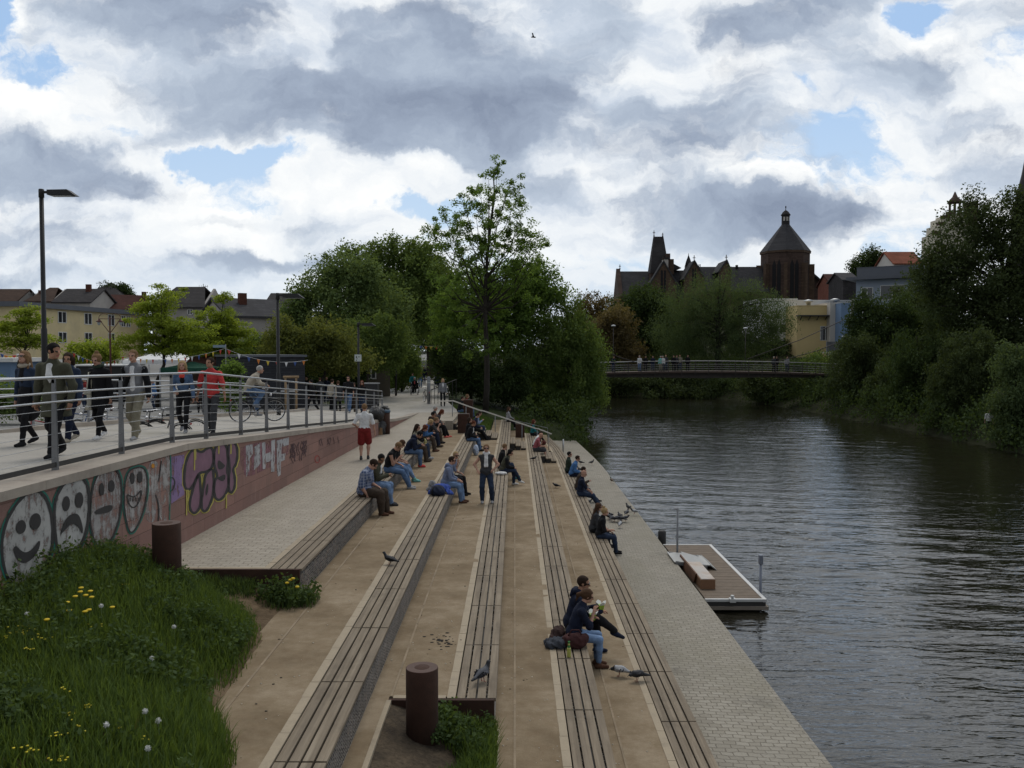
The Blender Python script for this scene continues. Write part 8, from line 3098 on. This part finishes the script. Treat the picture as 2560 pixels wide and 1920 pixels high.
z6f('town_house', 'red roofed house above the blue-grey house', 1090, 1330, 900, 960, 175, 175, 9, PGREY, roof='gable', rm=REDT2, rh=2.7)
z6f('town_house', 'narrow red brick house right of the church choir', 545, 632, 1075, 1300, 185, 185, 8, stone('red_brick', (.22, .085, .06), 3, .2), roof='gable', rm=REDTILE, rh=2.3)
z6f('town_house', 'dark grey house end behind the blue sign', 650, 775, 1040, 1300, 172, 172, 8, SLATE2, roof='gable', rm=SLATE, rh=1.6)
# stepped castle gable and turret on the hill
CG = thing('castle', 'pale castle gable with dark steps and a little open turret above the huge tree', 'castle', (at_y(*Z6(1560, 700), 190).x, 190, 20))
for i, (x0, x1, y0) in enumerate(((1440, 1800, 640), (1480, 1770, 560), (1515, 1740, 500), (1560, 1700, 470))):
 a, b_ = at_y(*Z6(x0, y0), 190), at_y(*Z6(x1, 900), 190)
 m_ = MB()
 m_.box(a.x, b_.x, 190 + i * .05, 196 - i * .05, b_.z, a.z)
 m_.build('gable_step', mat('castle_render', (.56, .52, .42), .9, .1, .5), CG)
 c_ = at_y(*Z6(x0 + 30, y0 - 22), 190)
 for xx in (a.x, b_.x - 1.2):
  m_ = MB()
  m_.box(xx - .1, xx + 1.3, 189.8, 191.2, a.z, a.z + .6)
  m_.build('merlon', CHS, CG)
p = at_y(*Z6(1652, 485), 190)
m_ = MB()
for k in range(6):
 a = k * math.pi / 3
 m_.tube([(p.x + 1.1 * math.cos(a), 192 + 1.1 * math.sin(a), p.z - .5), (p.x + 1.1 * math.cos(a), 192 + 1.1 * math.sin(a), p.z + 3.2)], .22, 6)
m_.lathe((p.x, 192, p.z + 3.1), [(1.6, 0), (1.3, .5), (.55, 1.3), (.1, 2.4)], 10)
m_.lathe((p.x, 192, p.z - 2), [(1.5, 0), (1.5, 1.7)], 10)
m_.build('turret', CHS, CG)
a, b_ = at_y(*Z6(1748, 362), 194), at_y(*Z6(1812, 700), 194)
m_ = MB()
m_.box(a.x, b_.x, 194, 197, b_.z, a.z)
m_.build('chimney_tower', CHS, CG)
p0, p1 = at_y(2552, 430, 230), at_y(2538, 520, 230)
root = thing('church_spire', 'dark slender church spire cut by the right picture edge', 'spire', (p1.x + 7, 230, 15))
m_ = MB()
m_.lathe((p1.x + 7.6, 230, 15), [(8.2, 0), (7.6, p1.z - 15), (5.6, p0.z - 15), (.2, p0.z + 18)], 8)
m_.build('spire_roof', SLATE2, root)


# ------------------------------------------------------------------ grass mound, weeds and flowers
def fz_point(fn, x, y):
 return float(fn(np.array([x]), np.array([y]))[0])


def blades(n, xr, yr, zf, mask, hmin, hmax, seed, w=.006, lean=.55):
 r = np.random.default_rng(seed)
 x, y = r.uniform(*xr, n), r.uniform(*yr, n)
 k = mask(x, y)
 u_ = r.random(n) < k
 x, y, k = x[u_], y[u_], k[u_]
 n = len(x)
 z = zf(x, y)
 h = r.uniform(hmin, hmax, n) * (.35 + .65 * k) * (1 + .35 * vnoise(x, y, 1.7, 3))
 a = r.uniform(0, 2 * np.pi, n)
 dx, dy = np.cos(a), np.sin(a)
 sx, sy = -dy * w, dx * w
 ln = r.uniform(.15, 1.0, n) * lean
 V = []
 for f, ww in ((0, 1.0), (.5, .85), (.85, .5), (1.0, .05)):
  off = ln * h * f * f * 1.1
  zz = z - .02 + h * f * (1 - .25 * f * ln)
  for s in (-1, 1):
   V.append(np.stack([x + dx * off + s * sx * ww, y + dy * off + s * sy * ww, zz], -1))
 V = np.stack(V, 1).reshape(-1, 3)
 b0 = (np.arange(n) * 8)[:, None]
 Q = np.concatenate([b0 + np.array([0, 1, 3, 2]), b0 + np.array([2, 3, 5, 4]), b0 + np.array([4, 5, 7, 6])])
 return V, Q, np.repeat(np.clip(r.random(n) * .7 + .25 * vnoise(x, y, .9, 8) + .15, 0, 1), 8)


LEAF['grass'] = leafmat('grass_blade', (.053, .094, .020), (.150, .210, .060), .38)
LEAF['weed'] = leafmat('weed_leaf', (.046, .078, .024), (.115, .165, .055), .34)
LEAF['dry'] = leafmat('dry_stalk', (.14, .075, .04), (.22, .15, .09), .3)


def bx_of(Y):
 return np.interp(Y, [2, 7, 8.4, 9.7, 12, 12.6, 13.6, 14.3], [-2.2, -2.35, -2.7, -3.3, -3.45, -3.7, -5.0, -5.6])


def m1(x, y):
 return np.clip((bx_of(y) - x + .02 + .10 * vnoise(x, y, 3.0, 2)) / .22, 0, 1) * (x > wall_x(y) + .02)


V, Q, T = blades(64000, (-6.4, -2.1), (6.6, 14.15), mound_z, m1, .12, .36, 61)
me = np_mesh('grass', V, Q, LEAF['grass'], attr=T)
o = link_mesh('grass', me, None, 'stuff')
tag(o, 'tall green grass covering the mound in front of the graffiti wall', 'grass')


def weeds(n, xr, yr, zf, mask, seed, hmin=.1, hmax=.45, size=.032, per=26):
 r = np.random.default_rng(seed)
 x, y = r.uniform(*xr, n), r.uniform(*yr, n)
 u_ = r.random(n) < mask(x, y)
 x, y = x[u_], y[u_]
 h = r.uniform(hmin, hmax, len(x))
 c = np.stack([x, y, zf(x, y) + h * .55], -1)
 rad = np.stack([np.full(len(x), .11), np.full(len(x), .11), h * .6], -1)
 return leaves(c, rad, per, size, seed, .3, 0, .6)


def mw(x, y):
 near_wall = np.clip(1.6 - (x - wall_x(y)) / .7, 0, 1)
 top = np.clip((y - 11.4) / .8, 0, 1) * np.clip((-4.2 - x) / .5, 0, 1) * .9
 patch = np.clip(vnoise(x, y, 1.6, 12) * 1.8, 0, .8)
 return np.maximum(np.maximum(near_wall, top), patch) * (m1(x, y) > .5)


V, Q, T = weeds(2600, (-6.35, -2.4), (6.8, 14.0), mound_z, mw, 62, .1, .52, .03, 38)
o = link_mesh('weeds', np_mesh('weeds', V, Q, LEAF['weed'], attr=T), None, 'stuff')
tag(o, 'dark leafy weeds and nettles along the foot of the graffiti wall', 'weeds')
V, Q, T = blades(1500, (-6.3, -3.4), (7.2, 12.2), mound_z, lambda x, y: np.clip(vnoise(x, y, 1.1, 31) * 2, 0, 1) * m1(x, y), .35, .6, 63, .004, .25)
o = link_mesh('dry_stalks', np_mesh('dry_stalks', V, Q, LEAF['dry'], attr=T), None, 'stuff')
tag(o, 'reddish dry dock stalks standing in the grass', 'dry stalks')
# tuft below the end of the topmost bench
CT = (-3.55, 13.75)
V1, Q1, T1 = blades(2600, (-4.2, -3.1), (13.2, 14.1), lambda x, y: np.full_like(x, ZT[1] + .03), lambda x, y: np.clip(1.25 - np.hypot((x - CT[0]) / .5, (y - CT[1]) / .38), 0, 1), .2, .45, 64)
V2, Q2, T2 = weeds(110, (-4.1, -3.15), (13.3, 14.05), lambda x, y: np.full_like(x, ZT[1] + .03), lambda x, y: np.clip(1.3 - np.hypot((x - CT[0]) / .48, (y - CT[1]) / .36), 0, 1), 65, .15, .45)
o = link_mesh('grass_tuft', np_mesh('grass_tuft', np.concatenate([V1, V2]), np.concatenate([Q1, Q2 + len(V1)]), LEAF['weed'], attr=np.concatenate([T1, T2])))
tag(o, 'dense green tuft with yellow flowers at the near end of the topmost bench row', 'grass tuft')
# grass strip along the ramp plate
V, Q, T = blades(5200, (-6.1, -4.1), (13.2, 14.05), mound_z, lambda x, y: np.clip((y - 13.45) / .35, 0, 1) * .9, .12, .32, 66)
o = link_mesh('grass', np_mesh('grass', V, Q, LEAF['weed'], attr=T), None, 'stuff')
tag(o, 'dark grass fringe under the near edge of the paved ramp', 'grass')
# grass around the middle bin


def mbin(x, y):
 a = np.clip((x + .98 + .25 * np.sin(y * 3)) / .25, 0, 1) * np.clip((10.95 - y) / .1, 0, 1)
 return a * np.clip((y - 5) / 1, 0, 1) * (x < -.22)


V, Q, T = blades(15000, (-1.3, -.2), (7.5, 11.02), soil2, mbin, .12, .36, 67)
o = link_mesh('grass', np_mesh('grass', V, Q, LEAF['grass'], attr=T), None, 'stuff')
tag(o, 'grass tuft growing between the rusty bin and the end of the middle bench row', 'grass')
V, Q, T = weeds(60, (-1.0, -.3), (10.2, 11.0), soil2, lambda x, y: np.full_like(x, .9), 68, .15, .4)
o = link_mesh('weeds', np_mesh('weeds', V, Q, LEAF['weed'], attr=T), None, 'stuff')
tag(o, 'dark weeds right under the end of the middle bench row', 'weeds')
# lawn on the slope behind the stairs
V, Q, T = blades(16000, (-5, 2.2), (47.3, 57), lambda x, y: end_slope(x, y) - .03, lambda x, y: (x > np.interp(y, [47, 50, 58], [-2.9, -2.95, -4.2])) * ((x < -1.4) | (x > .62) & (x < .95)), .08, .2, 69, .012)
o = link_mesh('lawn', np_mesh('lawn', V, Q, LEAF['grass'], attr=T), None, 'stuff')
tag(o, 'short grass on the slope beyond the timber stairs', 'lawn')
V, Q, T = blades(9000, (-14.5, -9.8), (46, 70), lambda x, y: np.full_like(x, CZ - 3.45), lambda x, y: (x < -9.9 - .0 * y) * np.clip(1.2 - np.abs(x + 11.2) / 1.4, 0, 1), .08, .2, 70, .014)
o = link_mesh('lawn', np_mesh('lawn', V, Q, LEAF['grass'], attr=T), None, 'stuff')
tag(o, 'grass verge on the left side of the path near the thin lamp', 'lawn')
# flowers
FLY = mat('dandelion_yellow', (.62, .44, .015), .7, .15, 60, .3, 200)
FLW = mat('dandelion_clock', (.62, .63, .60), .9, .2, 90, .6, 200)
STEMM = mat('flower_stem', (.10, .15, .05), .8)


def flower(px, py, Hguess, kind, label):
 # walk the sight line to the mound, then stand the head at that pixel
 d = ray(px, py)
 best = None
 for k in range(400):
  t_ = 6 + k * .03
  P_ = Vector((0, 0, CZ)) + d * t_
  g_ = fz_point(mound_z, P_.x, P_.y) if Hguess is None else CZ - Hguess
  if P_.z < g_ + .36:
   best = (P_, g_)
   break
 if best is None:
  return
 P_, g_ = best
 root = thing('dandelion' if kind == 'y' else 'dandelion_clock', label, 'flower', (P_.x, P_.y, g_), 0, 'yellow dandelions' if kind == 'y' else 'white dandelion clocks')
 h = P_.z - g_
 m_ = MB()
 m_.tube([(.03, .01, -.02), (.012, .0, h * .5), (0, 0, h)], [.004, .0035, .003], 5)
 m_.build('stem', STEMM, root, local=True)
 m_ = MB()
 if kind == 'y':
  m_.lathe((0, 0, h), [(.006, -.012), (.020, -.004), (.031, .004), (.028, .012), (.014, .017)], 14)
  m_.build('flower_head', FLY, root, local=True)
 else:
  m_.sphere((0, 0, h + .02), .019, 12, 8)
  V_ = m_.v
  m_.v = [tuple(np.array(v) + np.array([0, 0, 0])) for v in V_]
  rr2 = random.Random(int(px))
  for k in range(60):
   a, b2 = rr2.uniform(0, 6.28), rr2.uniform(-1, 1)
   q = Vector((math.sqrt(1 - b2 * b2) * math.cos(a), math.sqrt(1 - b2 * b2) * math.sin(a), b2))
   m_.bar(Vector((0, 0, h + .02)) + q * .018, Vector((0, 0, h + .02)) + q * .028, .003, .003)
  m_.build('seed_head', FLW, root, local=True)


for k, (x, y, lab) in enumerate(((700, 1350, 'dandelion at the top of the upper cluster'), (693, 1384, 'dandelion just under the topmost one'), (780, 1378, 'dandelion at the right top of the upper cluster'), (740, 1414, 'dandelion in the middle of the upper cluster'),
         (792, 1430, 'dandelion at the right bottom of the upper cluster'), (650, 1424, 'dandelion at the left bottom of the upper cluster'), (580, 1476, 'dandelion left of the reddish stalks'), (597, 1545, 'dandelion among the reddish stalks'),
         (768, 1540, 'dandelion left of the biggest dandelion clock'), (735, 1555, 'half closed dandelion left below the biggest clock'), (970, 1517, 'single dandelion right of the biggest dandelion clock'), (404, 1625, 'single dandelion far left above the buttercups'))):
 flower(x / ZG, 1080 + y / ZG, None, 'y', lab)
for k, (x, y, lab) in enumerate(((873, 272, 'dandelion clock highest on the mound, biggest of all'), (1503, 452, 'dandelion clock nearest to the sand path'), (1314, 728, 'dandelion clock in the middle of the mound'), (1253, 1187, 'dandelion clock of the lower group, biggest there'), (1367, 1268, 'half blown dandelion clock on a pale bent stem'), (918, 1305, 'greyish dandelion clock at the left of the lower group'), (1277, 1510, 'hanging dandelion clock lowest in the picture'), (234, 345, 'dandelion clock at the left by the dark weeds'))):
 flower(x / ZG, 1440 + y / ZG, None, 'w', lab)
for (x, y, lab) in ((1148, 1270, 'upper right dandelion of the tuft under the bench end'), (1126, 1282, 'small dandelion at the top of the tuft under the bench end'), (1098, 1308, 'left dandelion of the tuft under the bench end'), (1185, 1342, 'lowest dandelion of the tuft under the bench end')):
 p = at_y(400 + x / ZG, 1080 + y / ZG, 13.5)
 root = thing('dandelion', lab, 'flower', (p.x, p.y, ZT[1]), 0, 'yellow dandelions')
 h = p.z - ZT[1]
 m_ = MB()
 m_.tube([(.02, .01, 0), (0, 0, h)], .0035, 5)
 m_.build('stem', STEMM, root, local=True)
 m_ = MB()
 m_.lathe((0, 0, h), [(.006, -.012), (.022, -.004), (.034, .006), (.028, .018), (.012, .024)], 14)
 m_.build('flower_head', FLY, root, local=True)
# buttercups: countless specks of yellow
r = np.random.default_rng(77)
pts = []
for (x, y, n_, s_) in ((60, 500, 8, 50), (200, 470, 14, 60), (350, 530, 8, 60), (620, 1185, 8, 40), (740, 1120, 6, 30), (540, 1360, 6, 50), (700, 1310, 3, 30), (250, 1500, 8, 50), (520, 1590, 8, 50), (1090, 70, 5, 20), (1240, 1420, 3, 60), (820, 420, 5, 40), (600, 980, 4, 30), (250, 625, 5, 20), (1040, 1310, 3, 20)):
 for k in range(n_):
  pts.append((x + r.normal() * s_, y + r.normal() * s_ * .4))
mb = MB()
for (x, y) in pts:
 d = ray(x / ZG, 1440 + y / ZG)
 for k in range(300):
  P_ = Vector((0, 0, CZ)) + d * (6 + k * .04)
  if P_.z < fz_point(mound_z, P_.x, P_.y) + .22:
   mb.lathe(P_, [(.003, -.008), (.011, .0), (.012, .004)], 7)
   break
o = mb.build('buttercups', mat('buttercup_yellow', (.68, .56, .03), .5, .1, 60, 0), None, 'stuff')
tag(o, 'tiny yellow buttercups sprinkled over the mound', 'flowers')
# litter specks on the sand: crumbs, husks, white droppings
rs = random.Random(12)
mb = MB()
for k in range(620):
 n = rs.choice((1, 2, 3, 4, 2, 3))
 x = rs.uniform(XF[n] + .02, XF[n + 1] - BW - .15)
 y = 8 + 30 * rs.random() ** 1.6
 if n == 2 and y < 11.3:
  continue
 s = rs.uniform(.004, .013)
 mb.sphere((x, y, ZT[n] + .004), s, 5, 3, (1.3, 1, .35))
o = mb.build('crumbs', mat('pale_crumb', (.50, .46, .38), .8, .3, 9, 0), None, 'stuff')
tag(o, 'pale crumbs and husks scattered on the sand terraces', 'crumbs')
mb = MB()
for k in range(150):
 n = rs.choice((1, 2, 3, 4))
 y = 8 + 26 * rs.random() ** 1.6
 if n == 2 and y < 11.3:
  continue
 if k < 46:
  x, y = -1.08 + rs.gauss(0, .10), 13.3 + rs.gauss(0, .16)
  n = 2
 else:
  x = rs.uniform(XF[n] + .02, XF[n + 1] - BW - .15)
 mb.sphere((x, y, ZT[n] + .004), rs.uniform(.006, .022) * (1.3 if k < 46 else .7), 5, 3, (1.4, 1, .3))
o = mb.build('dark_litter', mat('dark_litter', (.02, .017, .015), .9, .2, 9, 0), None, 'stuff')
tag(o, 'dark crumbled soil and leaf bits lying on the sand terraces', 'litter')
# ------------------------------------------------------------------ sky, sun, render settings
SUN_EL, SUN_AZ = R(60), R(6)          # azimuth right of +Y
W = bpy.data.worlds.new('World')
SC.world = W
W.use_nodes = True
t = NT(W)
bg = t.n['Background']
sky = t.add('ShaderNodeTexSky', sky_type='NISHITA')
sky.sun_disc = False
sky.sun_elevation = SUN_EL
sky.sun_rotation = SUN_AZ
sky.altitude = 200
sky.air_density = 1.0
sky.dust_density = 1.5
D = t.add('ShaderNodeTexCoord').outputs['Generated']
sp = t.add('ShaderNodeSeparateXYZ')
t.link(D, sp.inputs[0])
ay = t.math('MAXIMUM', t.math('ABSOLUTE', sp.outputs[1]), 0.22)
u = t.math('DIVIDE', sp.outputs[0], ay)
v = t.math('DIVIDE', t.math('MAXIMUM', sp.outputs[2], -0.05), ay)
cb = t.add('ShaderNodeCombineXYZ')
t.link(u, cb.inputs[0])
t.link(v, cb.inputs[1])
uv = cb.outputs[0]
# ragged edges: displace the lookup with noise
nz = t.noise(uv, 4.2, 7, 0.62, 0.0, 'Color')
dv = t.vmath('MULTIPLY', t.vmath('SUBTRACT', nz, (0.5, 0.5, 0.5)), (0.19, 0.12, 0))
nzb = t.noise(uv, 13.0, 5, 0.6, 0.0, 'Color')
dv = t.vmath('ADD', dv, t.vmath('MULTIPLY', t.vmath('SUBTRACT', nzb, (0.5, 0.5, 0.5)), (0.065, 0.05, 0)))
q = t.vmath('ADD', uv, dv)
# two decks: bright broken cumulus, and the heavy dark masses of this sky
st = t.vmath('MULTIPLY', q, (3.4, 7.0, 1))
nA = t.noise(st, 1.0, 10, 0.60)
nB = t.noise(t.vmath('ADD', t.vmath('MULTIPLY', q, (4.4, 8.5, 1)), (7.3, 2.1, 0)), 1.0, 8, 0.58)
gA = t.math('MULTIPLY_ADD', nA, 2.6, -1.07)
gB = t.math('MULTIPLY_ADD', nB, 1.85, -0.955)
BLOBS = [  # centre x, y, radius x, y (as seen 2560 wide), weight
 (1150, 190, 430, 250, .52), (1000, 330, 560, 120, .22), (1400, 330, 260, 130, .14), (560, 240, 300, 85, .30),
 (470, 30, 330, 120, .34), (1950, 60, 420, 180, .36), (2240, 200, 150, 60, .30), (2330, 330, 160, 50, .15),
 (170, 420, 330, 100, .46), (330, 490, 200, 60, .26), (1720, 340, 260, 100, .28), (1700, 510, 480, 65, .32), (1950, 570, 260, 50, .22), (1100, 330, 200, 60, .2), (250, 350, 60, 30, .1),
 (150, 590, 330, 50, .30), (420, 655, 420, 40, .30), (330, 560, 120, 22, .2), (760, 640, 240, 26, .24), (560, 540, 160, 22, .18), (1480, 600, 200, 24, .16), (120, 700, 260, 24, .2), (850, 560, 130, 60, .22), (640, 640, 160, 50, .10), (90, 130, 90, 40, .14),
 (2050, 560, 160, 60, .15), (2450, 330, 180, 120, .14), (2480, 600, 150, 60, .08),
 (760, 60, 60, 120, -.32), (1650, 110, 75, 150, -.48), (1570, 250, 170, 45, -.2), (1440, 330, 140, 60, -.18),
 (130, 280, 120, 60, -.2), (560, 400, 300, 44, -.40), (900, 450, 280, 46, -.40), (1080, 420, 110, 34, -.3), (1000, 520, 240, 40, -.28),
 (20, 40, 110, 110, -.5), (2290, 40, 120, 90, -.5), (2060, 370, 60, 40, -.35), (1980, 230, 110, 40, -.26), (270, 330, 120, 50, -.3),
 (1560, 640, 120, 80, -.16), (2400, 480, 160, 80, -.12), (700, 720, 300, 50, -.1), (1420, 400, 140, 40, -.2), (1350, 620, 180, 120, -.1),
 (2420, 60, 120, 80, -.12), (420, 190, 200, 40, -.16), (800, 190, 160, 40, -.2),
]
BLUE = {(560, 400), (900, 440), (1080, 420), (1000, 520), (20, 40), (2290, 40), (2060, 370), (1980, 230), (270, 330), (1560, 640), (1350, 620)}
for cx, cy, rx, ry, w in BLOBS:
 c = Vector(((cx - 1287) / F, (875 - cy) / F, 0))
 kk = 1.62 if w > 0 else 1.3
 sx_, sy_ = F / (rx * kk), F / (ry * kk)
 d = t.vmath('MULTIPLY_ADD', q, (sx_, sy_, 0), (-c.x * sx_, -c.y * sy_, 0))
 g = t.maprange(t.vmath('LENGTH', d), 0.0, 1.0, w * (1.22 if w > 0 else 1.25), 0.0, 'SMOOTHSTEP')
 if w > 0:
  gB = t.math('ADD', gB, g)
  gA = t.math('ADD', gA, g)
 else:
  if (cx, cy) in BLUE:
   gA = t.math('ADD', gA, g)
  gB = t.math('ADD', gB, g)
rel = t.math('SUBTRACT', nA, t.noise(t.vmath('ADD', st, (0.03, 0.22, 0)), 1.0, 10, 0.60))
tone = t.math('MULTIPLY_ADD', rel, 1.6, t.math('MULTIPLY_ADD', gA, -0.30, 0.62))
cA = t.ramp(tone, [(0.14, (0.42, 0.50, 0.62)), (0.34, (0.60, 0.67, 0.77)), (0.52, (0.84, 0.875, 0.91)), (0.74, (1.02, 1.02, 1.0))])
cov = t.maprange(gA, -0.07, 0.17, 0.0, 1.0, 'SMOOTHSTEP')
blue = t.vmath('MULTIPLY', sky.outputs[0], (0.105, 0.11, 0.115))
blue = t.mix(0.7, blue, (0.38, 0.57, 0.84))
blue = t.mix(t.maprange(v, 0.02, 0.34, 0.75, 0.0), blue, (0.66, 0.78, 0.90))
skyc = t.mix(cov, blue, cA)
dk = t.maprange(t.math('MULTIPLY_ADD', rel, -0.9, gB), 0.05, 0.48, 0.0, 1.0, 'SMOOTHSTEP')
fn = t.noise(t.vmath('MULTIPLY', q, (6.0, 10.0, 1)), 1.0, 8, 0.62)
tb = t.math('MULTIPLY_ADD', fn, 1.5, t.math('MULTIPLY_ADD', rel, 0.9, t.math('MULTIPLY_ADD', gB, 0.45, -0.60)))
cB = t.ramp(tb, [(0.08, (0.47, 0.545, 0.65)), (0.40, (0.345, 0.41, 0.52)), (0.75, (0.235, 0.285, 0.385))])
skyc = t.mix(dk, skyc, cB)
hz = t.maprange(v, 0.0, 0.17, 0.55, 0.0, 'SMOOTHSTEP')
skyc = t.mix(hz, skyc, (0.62, 0.72, 0.83))
# under the horizon
skyc = t.mix(t.maprange(sp.outputs[2], -0.02, 0.0, 1.0, 0.0), skyc, (0.12, 0.13, 0.12))
# added dimming of the unseen sky overhead and behind, to darken the ground
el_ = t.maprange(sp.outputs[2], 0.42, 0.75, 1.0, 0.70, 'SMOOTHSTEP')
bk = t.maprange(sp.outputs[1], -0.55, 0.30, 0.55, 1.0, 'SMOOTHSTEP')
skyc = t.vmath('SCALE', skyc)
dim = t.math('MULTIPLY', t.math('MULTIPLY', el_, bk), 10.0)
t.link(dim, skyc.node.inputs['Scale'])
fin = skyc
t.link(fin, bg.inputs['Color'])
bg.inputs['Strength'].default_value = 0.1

sun = bpy.data.lights.new('sun', 'SUN')
sun.energy = 1.15
sun.angle = R(24)
sun.color = (1.0, 0.95, 0.87)
SUN = bpy.data.objects.new('sun', sun)
COL.objects.link(SUN)
dirs = Vector((math.sin(SUN_AZ) * math.cos(SUN_EL), math.cos(SUN_AZ) * math.cos(SUN_EL), math.sin(SUN_EL)))
SUN.rotation_euler = dirs.to_track_quat('Z', 'Y').to_euler()

vs = SC.view_settings
vs.view_transform = 'Standard'
vs.look = 'None'
vs.exposure = 0.06
vs.gamma = 1.0
vs.use_curve_mapping = False
SC.cycles.max_bounces = 6
SC.cycles.diffuse_bounces = 3
SC.cycles.glossy_bounces = 3
SC.cycles.transmission_bounces = 4
SC.cycles.transparent_max_bounces = 8
SC.cycles.use_denoising = True
SC.cycles.sample_clamp_indirect = 4.0
